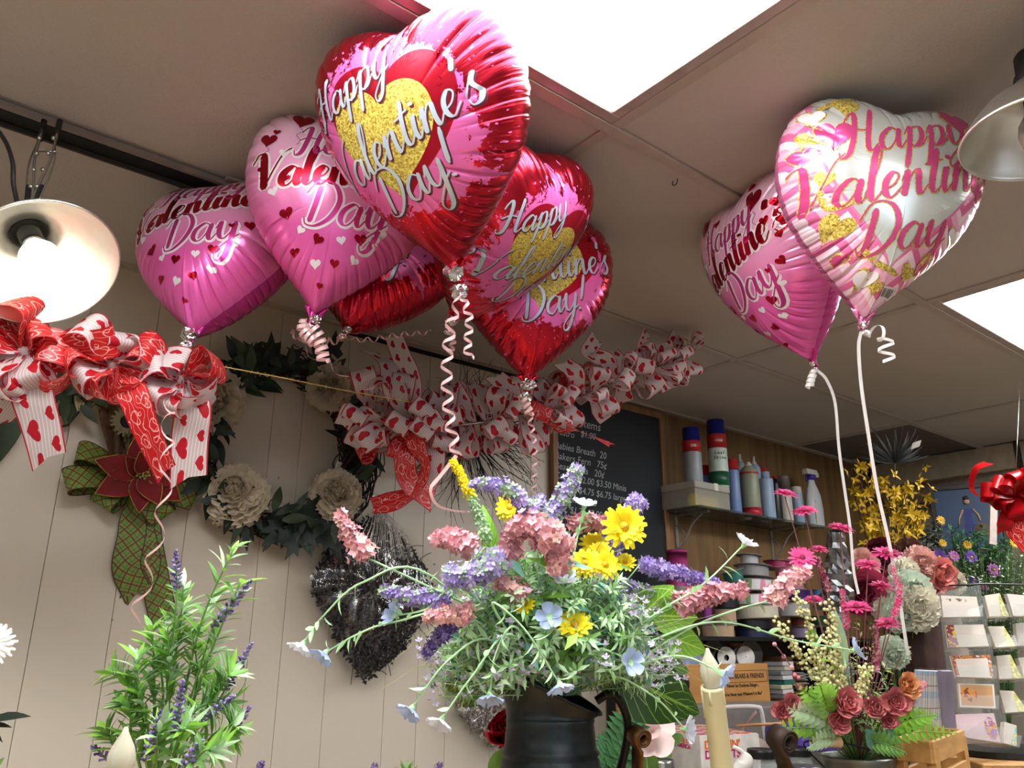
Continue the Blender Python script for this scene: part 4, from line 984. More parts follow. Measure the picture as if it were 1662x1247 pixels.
for (x, y, dx, dz, L, w_) in ((40, 622, -.35, -1, .15, .065), (10, 610, -.5, -1, .17, .075), (60, 640, .2, -1, .1, .035), (112, 640, .2, -1, .07, .03), (95, 612, .5, -.8, .09, .04), (20, 640, .05, -1, .15, .06)):
    mb.leaf(onY(x, y, YB-.04), V((dx, -.1, dz)), L, w_, NW+V((.2, 0, .1)), 0, .2, .2, 7)
mb.build('leaf', [M_mleaf, M_dleaf], tl)

# cellophane
def cellophane():
    m, nt, b = newmat('cellophane'); out = nt.nodes['Material Output']; x, y, z, o = xobj(nt)
    n = xnoise(nt, 1.0, xvec(nt, x*34.0, y*34.0, z*9.0), detail=3, rough=.6); n2 = xnoise(nt, 14, detail=2)
    tr = nt.nodes.new('ShaderNodeBsdfTransparent'); gl = nt.nodes.new('ShaderNodeBsdfGlossy'); gl.inputs['Roughness'].default_value = .2; gl.inputs['Color'].default_value = (.95, .95, .97, 1)
    bp = nt.nodes.new('ShaderNodeBump'); bp.inputs['Distance'].default_value = .01; bp.inputs['Strength'].default_value = .9; nt.links.new((n+n2*.6).k, bp.inputs['Height']); nt.links.new(bp.outputs[0], gl.inputs['Normal'])
    f = ((n-.52)*3.0).clamp()*.45+.06; mx = nt.nodes.new('ShaderNodeMixShader'); nt.links.new(f.k, mx.inputs[0]); nt.links.new(tr.outputs[0], mx.inputs[1]); nt.links.new(gl.outputs[0], mx.inputs[2]); nt.links.new(mx.outputs[0], out.inputs[0]); return m
M_cello = cellophane()
def inpoly(x, y, P):
    r = False
    for i in range(len(P)):
        a, b = P[i], P[i-1]
        if (a[1] > y) != (b[1] > y) and x < (b[0]-a[0])*(y-a[1])/(b[1]-a[1])+a[0]: r = not r
    return r
def wrapped(name, label, poly, hole, cellpoly, top, seedm, seed, n, srange, obj, dep=.06):
    rs = random.Random(seed); xs = [p[0] for p in poly]; ys = [p[1] for p in poly]; cc = onY(sum(xs)/len(xs), sum(ys)/len(ys), YB-.03)
    t = thing(name, label, 'wreath', cc); mb = MB(); k = 0
    while k < n:
        x, y = rs.uniform(min(xs), max(xs)), rs.uniform(min(ys), max(ys))
        if not inpoly(x, y, poly) or (hole and inpoly(x, y, hole)): continue
        k += 1; p = onY(x, y, YB-.012-rs.uniform(0, dep)); d = V((rs.uniform(-1, 1), rs.uniform(-.8, .2), rs.uniform(-1, 1))); s_ = rs.uniform(*srange)
        if k % 40 == 0: mb.tube([p, p+d.normalized()*s_*5, p+d.normalized()*s_*8+V((0, 0, -.004))], s_*.15, 4, 1, cap=False)
        else: mb.leaf(p, d, s_*2.2, s_*1.3, NW+V((rs.uniform(-1, 1), 0, rs.uniform(-1, 1))), 0, .8, .5, 3)
    o = mb.build(obj, seedm, t); o['kind'] = 'stuff'
    c = (sum(p[0] for p in cellpoly)/len(cellpoly), sum(p[1] for p in cellpoly)/len(cellpoly)); mb = MB(); rows = []
    Q = [(p.x, p.y) for p in catmull([V((a, b, 0)) for a, b in cellpoly], 7, True)]
    for i in range(9):
        s_ = i/8; rows.append([onY(c[0]+(q[0]-c[0])*s_, c[1]+(q[1]-c[1])*s_, YB-.008-(dep+.035)*math.sqrt(max(0, 1-s_**3))+.008*math.sin(j*1.1+i)*(1-s_*.7)) for j, q in enumerate(Q)])
    mb.grid(rows, 0, cu=True)
    tp = onY(top[0], top[1], YB-.03)
    for j in range(26):
        a = j/26*2*PI
    mb.build('cellophane_wrap', [M_cello], t); return t, c
dark = [(610, 835), (660, 880), (700, 940), (690, 1000), (650, 1060), (592, 1108), (560, 1060), (520, 990), (505, 950), (530, 895), (580, 850)]
t, _ = wrapped('wrapped_wreath', 'dark berry wreath wrapped in crinkled cellophane hanging between the peony wreath and the flowers', dark, [(596, 960), (612, 958), (622, 966), (616, 975), (600, 975)],
    [(606, 820), (650, 850), (720, 930), (712, 1000), (660, 1060), (592, 1122), (540, 1040), (488, 970), (496, 915), (560, 850)], (610, 812),
    [pm('dark_berry', '#140b0d', .6, var=.5), pm('dark_stalk', '#2c161a', .6), ], 31, 5200, (.004, .0075), 'berry_mass')
mb = MB(); tp = onY(610, 820, YB-.05)
rs = random.Random(6)
for j in range(44):
    a = rs.uniform(-1.2, 1.2); mb.tube([tp+V((a*.006, -.01, 0)), tp+V((a*.055, -.05, -.07)), tp+V((a*.095, -.05, -.15))], [.0005, .0011, .0003], 4, cap=False)
rows = []
for i in range(5):
    s_ = i/4; rows.append([tp+V((math.sin(j*.9)*.008*(1+2.2*s_), math.cos(j*.9)*.008, .028*s_+.004*math.sin(j*2.3))) for j in range(14)])
mb.grid(rows, 0, cu=True); mb.build('gathered_top', [pm('cello_crease', '#d9d6d2', .2, .4, alpha=.55)], t)
sil = [(742, 1118), (770, 1100), (800, 1110), (828, 1120), (830, 1180), (815, 1222), (790, 1205), (765, 1180), (742, 1150)]
wrapped('wrapped_heart', 'heart of silvery seeds in cellophane on the wall behind the dark metal jug', sil, None, [(745, 1050), (790, 1080), (850, 1120), (850, 1200), (830, 1260), (790, 1240), (740, 1190), (722, 1130)], (745, 1050),
    [pm('silver_seed', '#8f857b', .45, .2, var=.5, vs=80), pm('brown_stalk', '#33231c', .7)], 33, 1500, (.004, .0065), 'seed_mass', .05)
# ================================================================ counter and the things standing on it
HR = V((CR.x, CR.y, 0)).normalized(); HF = V((CF.x, CF.y, 0)).normalized(); UP = V((0, 0, 1))
M_oak = wood_material('pale_oak', '#a9814e', '#c9a06a', 1.0, .5, 0)
CT = 1.13; TT = 1.205
RC = Matrix((HR, HF, UP)).transposed()
def hloc(x, y, z): return V((0, 0, 0))+HR*x+HF*y+UP*z
t = thing('display_counter', 'shop display counter below the picture carrying the jug, candles and lavender', 'counter', hloc(-.08, .97, 0))
mb = MB(); mb.box(hloc(-.08, .97, CT-.015), (.68, .31, .015), 0, RC, .003); mb.build('counter_top', [M_oak], t, smooth=False)
mb = MB(); mb.box(hloc(-.08, .97, (CT-.03)/2), (.65, .28, (CT-.03)/2), 0, RC); mb.build('cabinet', [pm('counter_paint', '#8d867a', .6)], t, smooth=False)

def galv():
    m, nt, b = newmat('aged_zinc'); n = xnoise(nt, 9, detail=5, rough=.65); n2 = xnoise(nt, 40, detail=3)
    setin(nt, b, 'Base Color', mixc(nt, ((n-.35)*2.2).clamp(), rgb('#181c1e'), rgb('#454c4e'))); b.inputs['Metallic'].default_value = .75; setin(nt, b, 'Roughness', n2*.3+.3); bump(nt, b, n, .002); return m
M_zinc = galv(); M_iron = pm('dark_iron', '#1d1a17', .5, .6)
# jug
jc = at(893, 1180, .985); jz = jc.z
jt = thing('metal_jug', 'dark zinc jug with a slanted spout lip holding the large wildflower bouquet', 'jug', V((jc.x, jc.y, CT)))
mb = MB(); rows = []; n = 48
prof = [(.050, CT), (.062, CT+.004), (.071, CT+.03), (.073, CT+.09), (.069, jz-.085), (.0655, jz-.062), (.0625, jz-.055), (.0595, jz-.052), (.0625, jz-.047), (.0595, jz-.042), (.0590, jz-.036), (.0565, jz-.033), (.0600, jz-.0285), (.0560, jz-.024), (.0550, jz-.010), (.0535, jz+.004), (.0545, jz+.008), (.0535, jz+.010)]
for r_, z in prof: rows.append([V((jc.x, jc.y, z))+HR*(r_*math.cos(2*PI*k/n))+HF*(r_*math.sin(2*PI*k/n)) for k in range(n)])
for q in range(1, 9):
    s_ = q/8; row = []
    for k in range(n):
        a = 2*PI*k/n; ca = math.cos(a); fl = s_**1.5; rr = .0535+.013*fl*(1+.25*(-ca if ca < 0 else 0)); zz = jz+.010+s_*(.040-.034*ca+.006*math.sin(a)) 
        row.append(V((jc.x, jc.y, zz))+HR*(rr*ca-.003*fl)+HF*(rr*.92*math.sin(a)))
    rows.append(row)
lip = [p.copy() for p in rows[-1]]
mb.grid(rows, 0, cu=True); mb.build('jug_body', [M_zinc], jt, solid=.0016)
mb = MB(); mb.tube(lip+lip[:2], .0019, 6, 0, cap=False); mb.build('rolled_rim', [M_zinc], jt)
mb = MB(); P = catmull([at(968, 1138, .985), at(990, 1126, .985), at(1008, 1142, .985), at(1019, 1178, .985), at(1013, 1225, .985), at(998, 1275, .985), at(972, 1330, .985)], 8)
rows = []
for i, p in enumerate(P):
    tt = (P[min(i+1, len(P)-1)]-P[max(i-1, 0)]).normalized(); s_ = tt.cross(HF).normalized()
    rows.append([p+HF*(.008*math.cos(a))+s_*(.0052*math.sin(a)) for a in [2*PI*k/10 for k in range(10)]])
mb.grid(rows, 0, cu=True); mb.build('handle', [M_iron], jt)

# ---------------------------------------------------------------- stems
BASE = at(890, 1128, .985)
def leafm(n_, c, tl=.25): return pm(n_, c, .55, var=.22, vs=40, tl=tl)
M_sage, M_green, M_lime = leafm('sage_leaf', '#a9c59c'), leafm('mid_green_leaf', '#74a355'), leafm('lime_leaf', '#8fc44a', .35)
M_mint, M_teal = leafm('mint_stem', '#b4dba8'), leafm('blue_green_leaf', '#5f9482')
M_purp, M_lilac, M_dpurp = pm('purple_floret', '#9682c0', .7, var=.3, vs=90, tl=.2), pm('lilac_floret', '#b7a8d8', .7, var=.25, vs=90, tl=.2), pm('deep_purple_floret', '#644a90', .7, var=.3, vs=90, tl=.2)
M_dpink, M_pinkf, M_peachf = pm('dusky_pink_floret', '#c88d95', .7, var=.3, vs=80, tl=.2), pm('rose_pink_floret', '#e2a8ae', .7, var=.25, vs=80, tl=.2), pm('peach_floret', '#e6bdb4', .7, var=.25, vs=80, tl=.2)
M_yel, M_yelc = pm('yellow_petal', '#f3df1c', .6, var=.1, vs=60, tl=.25), pm('daisy_centre', '#c99a12', .8, bmp=.002)
M_blue, M_bluew = pm('pale_blue_petal', '#a8b9dc', .6, var=.15, vs=60, tl=.3), pm('blue_white_petal', '#d5dbe8', .6, var=.1, tl=.3)
def floret(mb, p, d, s_, rnd, ms, k=4):
    d = V(d).normalized(); s, u = frame(d, V((.2, .3, 1))); a0 = rnd.uniform(0, 6); m = rnd.choice(ms)
    for i in range(k):
        a = a0+2*PI*i/k; rd = s*math.cos(a)+u*math.sin(a); pr = s*-math.sin(a)+u*math.cos(a)
        q = rd*.9+d*.45
        mb.add([p, p+q*s_*.55-pr*s_*.34, p+q*s_, p+q*s_*.55+pr*s_*.34], [(0, 1, 2, 3)], m)
def spike(mb, P, r0, r1, cnt, fs, ms, rnd, k=4, core=None):
    P = catmull(P, 6)
    for i in range(cnt):
        t = (i+.5)/cnt; f = t*(len(P)-1.001); j = int(f); p = P[j].lerp(P[j+1], f-j); tg = (P[j+1]-P[j]).normalized(); s, u = frame(tg); a = i*2.39996
        rr = (r0+(r1-r0)*t)*(min(1, t*7+.5))*(1+.35*math.sin(t*19+a*.5)*math.cos(t*7+r0*900)); rd = s*math.cos(a)+u*math.sin(a)
        floret(mb, p+rd*rr*rnd.uniform(.25, 1.0), rd+tg*.35, fs*rnd.uniform(.8, 1.3)*(1-.35*t), rnd, ms, k)
def stem_path(top, base=None, lift=.4, D=None):
    b = base or BASE; top = V(top); mid = b.lerp(top, .5)+UP*(top-b).length*.12*lift
    return catmull([b, mid, top], 8)
def stemtube(mb, P, r=.0013, m=0): mb.tube(P, [r*(1.15-.5*i/len(P)) for i in range(len(P))], 5, m)
def sprigs(mb, P, rnd, cnt, L, w, ms, lo=.2, hi=1.0, spread=.9, fold=.2, n=3):
    for i in range(cnt):
        f = rnd.uniform(lo, hi)*(len(P)-1.001); j = int(f); p = P[j].lerp(P[j+1], f-j); tg = (P[j+1]-P[j]).normalized(); s, u = frame(tg); a = rnd.uniform(0, 6.28)
        d = (s*math.cos(a)+u*math.sin(a))*spread+tg*rnd.uniform(.3, 1.0); mb.leaf(p, d, L*rnd.uniform(.7, 1.3), w, tg+V((0, 0, .3)), rnd.choice(ms), .5, fold, n)
def flower_stem(name, label, cat, group, top, parts, base=None, leaves=6, lm=None, lift=.4, r=.0013, mats=None, via=None, seed=0):
    rnd = random.Random(hash(label) % 1000+seed if False else sum(map(ord, label))+seed)
    top = V(top); b = base or BASE; t = thing(name, label, cat, b, group)
    P = catmull([b]+[V(q) for q in via]+[top], 7) if via else stem_path(top, b, lift)
    mb = MB(); stemtube(mb, P, r); mb.build('stem', [mats or M_mint], t)
    if leaves:
        mb = MB(); sprigs(mb, P, rnd, leaves, .020, .006, [0], .35, .98); mb.build('leaves', [lm or M_sage], t)
    for nm, fn, ms in parts:
        mb = MB(); fn(mb, rnd); mb.build(nm, ms, t)
    return t
PUR = [M_purp, M_lilac, M_sage]; DP = [M_purp, M_dpurp, M_lilac]
spk = [
 ('arching purple butterfly bush spike at the upper left of the jug bouquet', [(868, 838, .93), (835, 802, .92), (800, 786, .91), (764, 786, .9)], .013, .005, 190, .0065, [0, 0, 1, 2], PUR),
 ('tall purple butterfly bush spike standing in front of the chalkboard', [(882, 862, 1.0), (905, 822, 1.0), (925, 785, 1.0), (940, 756, 1.0)], .015, .008, 210, .0065, [0, 1, 1, 2], PUR),
 ('pointed lilac butterfly bush spike rising behind the large yellow daisy', [(982, 900, 1.02), (1000, 868, 1.02), (1022, 835, 1.02), (1040, 808, 1.02)], .017, .012, 260, .007, [0, 1, 1], PUR),
 ('purple butterfly bush spike lying left over the wrapped dark wreath', [(728, 975, .9), (690, 972, .89), (655, 966, .88), (618, 958, .88)], .013, .006, 190, .0065, [0, 0, 1, 2], PUR),
 ('broad lilac butterfly bush spike left of centre under the pink astilbe', [(812, 905, .9), (790, 925, .89), (758, 936, .88), (720, 930, .88)], .021, .012, 330, .0072, [0, 1, 1, 2], PUR),
 ('long purple butterfly bush spike stretching right towards the ribbon spools', [(1040, 915, 1.0), (1080, 925, 1.0), (1120, 936, 1.0), (1166, 948, 1.0)], .012, .006, 200, .007, [0, 0, 1], PUR),
 ('small dark purple floret spike hanging at the lower left of the bouquet', [(738, 1012, .9), (722, 1026, .89), (704, 1044, .89), (688, 1066, .89)], .009, .005, 110, .006, [0, 1, 1, 2], DP),
 ('short lilac spike half hidden behind the central pink astilbe', [(880, 880, 1.02), (884, 850, 1.03), (880, 826, 1.03), (872, 806, 1.03)], .012, .008, 130, .0065, [1, 1, 2, 0], PUR),
 ('dim lilac spike low on the right side of the bouquet', [(975, 945, 1.05), (1010, 950, 1.05), (1040, 958, 1.05), (1062, 965, 1.05)], .012, .007, 130, .0065, [0, 1, 2], PUR)]
for i, (lab, P, r0, r1, cnt, fs, ms, mats) in enumerate(spk):
    Q = [at(*q) for q in P]
    flower_stem('butterfly_bush_stem', lab, 'flower', 'purple butterfly bush stems in the jug', Q[0], [('flower_spike', lambda mb, rnd, Q=Q, r0=r0, r1=r1, cnt=cnt, fs=fs, ms=ms: (spike(mb, Q, r0, r1, int(cnt*1.15), fs, ms, rnd), mb.tube(Q, .0009, 4, 2)), mats)], seed=i)
PNK = [M_dpink, M_pinkf, M_peachf]
ast = [
 ('upright pink astilbe plume at the far left of the bouquet against the wrapped wreath', [(594, 905, .88), (578, 880, .88), (562, 856, .88), (549, 832, .88)], .012, .005, 110, .008, [0, 1, 1, 2]),
 ('pink astilbe plume left of the yellow flower spike', [(770, 890, .95), (745, 878, .95), (722, 872, .95), (700, 878, .95)], .014, .008, 110, .009, [0, 1, 1]),
 ('large pink astilbe cluster at the top centre of the bouquet', [(892, 880, .9), (880, 862, .9), (855, 852, .9), (826, 862, .9)], .016, .011, 170, .010, [0, 0, 1]),
 ('pink and peach astilbe drooping right of the centre cluster', [(888, 862, .9), (905, 880, .89), (908, 905, .89), (900, 928, .89)], .016, .010, 170, .010, [0, 1, 2]),
 ('dusky pink astilbe between the chalkboard and the centre cluster', [(925, 855, 1.0), (945, 848, 1.0), (968, 848, 1.0), (990, 850, 1.0)], .010, .007, 100, .008, [0, 0, 1]),
 ('dusky pink astilbe plume pointing right below the purple spike', [(1098, 984, .98), (1130, 972, .98), (1170, 962, .98), (1212, 958, .98)], .012, .008, 170, .010, [0, 0, 1]),
 ('pale pink astilbe plume furthest right, in front of the ribbon spools', [(1252, 975, 1.05), (1268, 955, 1.05), (1285, 938, 1.05), (1312, 928, 1.05)], .013, .006, 150, .010, [1, 1, 2]),
 ('peach astilbe plume lying flat at the lower left of the bouquet', [(766, 990, .88), (742, 996, .88), (718, 998, .88), (690, 1000, .88)], .010, .006, 120, .008, [1, 2, 2]),
 ('small peach astilbe in the middle left of the bouquet', [(850, 968, .9), (832, 956, .9), (815, 946, .9), (800, 940, .9)], .011, .007, 90, .008, [0, 1, 2]),
 ('second pink astilbe head just left of the centre cluster', [(835, 905, .93), (828, 892, .93), (826, 878, .93), (835, 866, .93)], .013, .010, 90, .010, [0, 1, 1])]
for i, (lab, P, r0, r1, cnt, fs, ms) in enumerate(ast):
    Q = [at(*q) for q in P]
    via = None
    if i == 0: via = [at(800, 1010, .93), at(690, 950, .89)]
    if i == 6: via = [at(1010, 1085, .97), at(1120, 1020, 1.0), at(1195, 990, 1.02)]
    if i == 5: via = [at(1000, 1060, .97), at(1060, 1005, .98)]
    flower_stem('astilbe_stem', lab, 'flower', 'pink astilbe stems in the jug', Q[0], [('plume', lambda mb, rnd, Q=Q, r0=r0, r1=r1, cnt=cnt, fs=fs, ms=ms: (spike(mb, Q, r0*1.12, r1*1.1, int(cnt*.85), fs*.92, ms, rnd, 5)), PNK)], via=via, mats=M_green if i % 2 else M_mint, r=.0017, seed=i)
yd = [('largest yellow daisy, at the top right of the jug bouquet', (1012, 856, .95), .026, (.3, .35)), ('yellow daisy behind the right end of the pink plumes', (964, 886, 1.0), .018, (0, .8)),
      ('yellow daisy in the middle right, left one of a touching pair', (950, 916, .93), .018, (-.2, .6)), ('yellow daisy in the middle right, right one of a touching pair', (982, 918, .94), .018, (.3, .5)),
      ('small yellow daisy beside the chalkboard edge', (1014, 914, 1.02), .014, (.1, .9)), ('yellow daisy low in the middle of the bouquet', (932, 1016, .9), .020, (.0, 1.1)),
      ('yellow daisy in the shade under the arching purple spike', (828, 824, 1.0), .018, (-.4, .3)), ('yellow daisy bud half folded left of centre', (852, 982, .9), .012, (-.5, .9)), ('yellow daisy peeping from behind the pair', (975, 898, .98), .015, (.2, .7))]
for i, (lab, q, r_, (tx, ty)) in enumerate(yd):
    p = at(*q); nrm = -ray(q[0], q[1]).normalized()+CR*tx+CU*ty
    flower_stem('yellow_daisy', lab, 'flower', 'yellow daisies in the jug', p-nrm.normalized()*.006, [('petals', lambda mb, rnd, p=p, r_=r_, nrm=nrm: daisy(mb, p, nrm, r_, 15, 0, 0, 16, 3, rnd, .34, .2), [M_yel]), ('flower_centre', lambda mb, rnd, p=p, r_=r_, nrm=nrm: mb.ball(p+nrm.normalized()*r_*.1, r_*.24, 0, 8, 5), [M_yelc])], leaves=4, lm=M_green, mats=M_green, seed=i)
Q = [at(775, 830, .97), at(762, 800, .97), at(748, 772, .97), at(733, 748, .97)]
flower_stem('goldenrod_stem', 'yellow tipped flower spike pointing up towards the ribbon loop', 'flower', None, at(785, 870, .97), [('yellow_tip', lambda mb, rnd: spike(mb, [Q[0].lerp(Q[1], .8), Q[2], Q[3]], .0055, .003, 120, .0055, [0], rnd), [M_yel]), ('green_buds', lambda mb, rnd: spike(mb, [at(790, 880, .97), at(782, 850, .97), Q[0], Q[1]], .007, .005, 120, .006, [0, 1], rnd), [M_sage, M_mint])], leaves=3)
bl = [('lowest pale blue flower at the far left on a long arching stem', (492, 1045, .86), [(700, 935, .9), (590, 945, .87), (525, 1000, .86)], 0), ('pale blue flower beside the wrapped wreath, just right of the lowest left one', (528, 1060, .86), [(760, 1000, .9), (640, 1010, .87), (580, 1030, .86)], 0),
      ('pale blue flower hanging against the cream wall, left of the jug', (668, 1150, .84), [(800, 1040, .9), (730, 1070, .86)], 0), ('pale blue flower hanging above the wrapped silver heart', (717, 1168, .84), [(830, 1030, .88), (765, 1100, .85)], 0),
      ('pale blue flower hanging in front of the jug spout', (795, 1128, .85), [(840, 1020, .88), (805, 1060, .86)], 0), ('pale blue flower hanging over the middle of the jug lip', (908, 1110, .84), [(800, 985, .86), (850, 1020, .84)], 0),
      ('pale blue flower on a straight stem in front of the glass shelf', (1208, 884, .96), [(1060, 1000, .93), (1140, 950, .94)], 1), ('white and blue flower in the left middle of the bouquet', (641, 1000, .88), [(760, 960, .9), (690, 990, .88)], 1),
      ('grey blue flower facing down below the centre of the bouquet', (892, 1002, .88), [(880, 1050, .92), (888, 1030, .89)], 0), ('sky blue flower in the centre right of the bouquet', (914, 944, .9), [(900, 1050, .93), (910, 990, .91)], 1),
      ('pale blue flower at the right end of a long stem below the candle tip', (1172, 1092, .88), [(1010, 1090, .92), (1100, 1065, .89)], 0), ('pale blue flower right of the jug handle top', (1022, 1076, .88), [(960, 1060, .9), (1000, 1062, .89)], 1),
      ('white flower at the end of a stem hanging over the donut box', (1112, 1184, .9), [(980, 1095, .93), (1060, 1130, .9)], 1), ('pale blue flower in the far right arrangement, on a long jug stem', (1386, 1056, 1.0), [(1060, 1040, .95), (1170, 1010, .97), (1290, 1040, .99)], 1),
      ('tiny blue flower between purple spikes at the top of the bouquet', (862, 826, .98), [(880, 960, .95), (870, 880, .97)], 1), ('pale blue flower beside the chalkboard above the pink plume', (948, 822, .98), [(925, 930, .95), (940, 860, .97)], 1)]
def cup_flower(mb, p, nrm, r_, rnd, m=0):
    s, u = frame(nrm, V((.2, .1, 1)))
    for i in range(5):
        a = 2*PI*i/5+rnd.uniform(-.1, .1); rd = s*math.cos(a)+u*math.sin(a); e = .18; mb.petal(p, rd*math.cos(e)+nrm*math.sin(e), nrm*math.cos(e)-rd*math.sin(e), r_, r_*.8, .5, m, 3, 4, .62, .05, rnd)
for i, (lab, q, via, up) in enumerate(bl):
    p = at(*q); P = [at(*v) for v in via]; dr = (p-P[-1]).normalized()
    nrm = (dr*.8+UP*(-.2 if not up else .7)-CF*.55+CR*.2*math.sin(i*2.1)).normalized()
    flower_stem('blue_wildflower', lab, 'flower', 'pale blue wildflowers on long arching stems', p, [('petals', lambda mb, rnd, p=p, nrm=nrm: cup_flower(mb, p, nrm, .0165, rnd), [M_blue if i % 3 else M_bluew]), ('calyx', lambda mb, rnd, p=p, nrm=nrm: mb.lathe(p-nrm*.004, [(.001, -.002), (.0032, .003), (.004, .006)], 8, 0, nrm), [M_mint])], via=P, leaves=10, lm=M_mint, r=.0014, seed=i)
# big variegated leaves
def veined(name, c1, c2):
    m, nt, b = newmat(name); u, v = xuv(nt); w_ = (v-.5).abs(); l = ((u*7.0-w_*5.0).fr()-.5).abs().lt(.05); mid = w_.lt(.03); n = xnoise(nt, 60, detail=2)
    c = mixc(nt, n, rgb(c1), tuple(q*.7 for q in rgb(c1))); c = mixc(nt, l.mx(mid)*.75, c, rgb(c2)); setin(nt, b, 'Base Color', c); b.inputs['Roughness'].default_value = .4; return m
M_pothos, M_pothosl = veined('veined_dark_leaf', '#2a5218', '#7fae3c'), veined('veined_lime_leaf', '#7cb530', '#b9dc62')
for lab, P, L, w_, m, nrm in (('large dark veined leaf drooping right of the jug handle', [(1005, 1095, 1.0), (1120, 1150, 1.0)], .125, .085, M_pothos, (0, .35)), ('dark veined leaf left of the jug spout', [(800, 1060, 1.0), (742, 1118, 1.0)], .085, .075, M_pothos, (.3, .2)),
     ('dark veined leaf standing behind the large right-hand leaf', [(1020, 1060, 1.05), (1096, 1078, 1.06)], .10, .05, M_pothos, (.2, .6)), ('lime veined leaf right of the bouquet above the spool shelf', [(1075, 1030, 1.0), (1138, 1052, 1.0)], .065, .045, M_pothosl, (.1, .4)),
     ('lime veined leaf under the dusky pink plume', [(1060, 1000, 1.0), (1142, 1000, 1.0)], .06, .045, M_pothosl, (.1, .5)), ('lime veined leaf behind the bouquet beside the pink plume', [(1040, 1000, 1.04), (1085, 960, 1.04)], .06, .05, M_pothosl, (0, .3)),
     ('long lime leaf rising behind the left pink plume', [(800, 895, 1.0), (786, 835, 1.0)], .06, .022, M_pothosl, (0, .1)), ('small dark veined leaf under the dark leaf at the spout', [(800, 1100, .99), (752, 1142, .99)], .06, .04, M_pothos, (.2, .5))):
    a, b_ = at(*P[0]), at(*P[1]); t = thing('veined_leaf', lab, 'leaf', BASE, 'veined pothos leaves in the jug')
    mb = MB(); mb.leaf(a, b_-a, L, w_, -CF+CR*nrm[0]+CU*nrm[1], 0, .35, .12, 12, 1, .05); mb.build('leaf_blade', [m], t)
    mb = MB(); stemtube(mb, catmull([BASE, BASE.lerp(a, .6)+UP*.01, a], 5), .0015); mb.build('stem', [M_green], t)
# filler
rs = random.Random(77)
def filler(name, label, cnt, leafs, L, w_, mats, ell, ms, seed, tiny=None):
    rnd = random.Random(seed); mb = MB()
    for i in range(cnt):
        a = rnd.uniform(-.15, PI+.25); q = rnd.random()**.5; x = ell[0]+ell[2]*q*math.cos(a); y = ell[1]-ell[3]*q*math.sin(a); D = .99+rnd.uniform(-.13, .12)*math.sqrt(max(0, 1-q*q*.6))
        top = at(x, y, D); b0 = BASE+V((rnd.uniform(-.03, .03), rnd.uniform(-.03, .03), 0)); P = catmull([b0, b0.lerp(top, .55)+UP*rnd.uniform(0, .03), top], 5)
        mb.tube(P, .0007, 3, 0, cap=False); sprigs(mb, P, rnd, leafs, L, w_, ms, .4, 1.0, 1.0, .2, 2)
        if tiny:
            for k in range(6): floret(mb, top+V((rnd.uniform(-.012, .012), rnd.uniform(-.012, .012), rnd.uniform(-.012, .012))), V((rnd.uniform(-1, 1), rnd.uniform(-1, 1), 1)), .0055, rnd, [tiny])
    o = mb.build(name, mats, None, loc=BASE); tag(o, label, 'greenery', None, 'stuff')
filler('sage_greenery', 'fine sage green sprays filling the jug bouquet', 520, 22, .0135, .0046, [M_mint, M_sage, M_green], (893, 1085, 178, 195), [0, 1, 1, 2], 1)
filler('grey_green_greenery', 'grey green leafy sprays with tiny lilac flowers in the jug bouquet', 220, 13, .016, .006, [M_mint, M_teal, M_sage, pm('tiny_lilac', '#b7aec8', .7, var=.2, tl=.2)], (893, 1095, 205, 170), [1, 2, 2], 2, 3)
filler('leafy_greenery', 'broader bright green leaves deep in the jug bouquet', 100, 9, .036, .011, [M_green, M_lime, M_teal], (893, 1080, 150, 215), [0, 0, 1, 2], 3)
t = MB(); rnd = random.Random(8)
for i in range(46):
    a = rnd.uniform(.05, PI-.05); L = rnd.uniform(130, 330); x = 893+L*math.cos(a); y = 1100-L*.9*math.sin(a)
    top = at(x, y+ (60 if abs(math.cos(a)) > .7 else 0), rnd.uniform(.88, 1.08)); P = catmull([BASE, BASE.lerp(top, .6)+UP*rnd.uniform(.01, .06), top], 8); t.tube(P, [.0008-.0005*k/len(P) for k in range(len(P))], 3, 0, cap=False)
o = t.build('grass_wisps', [leafm('straw_green', '#b9c48a')], None, loc=BASE); tag(o, 'thin pale grass wisps arching out of the jug bouquet', 'greenery', None, 'stuff')

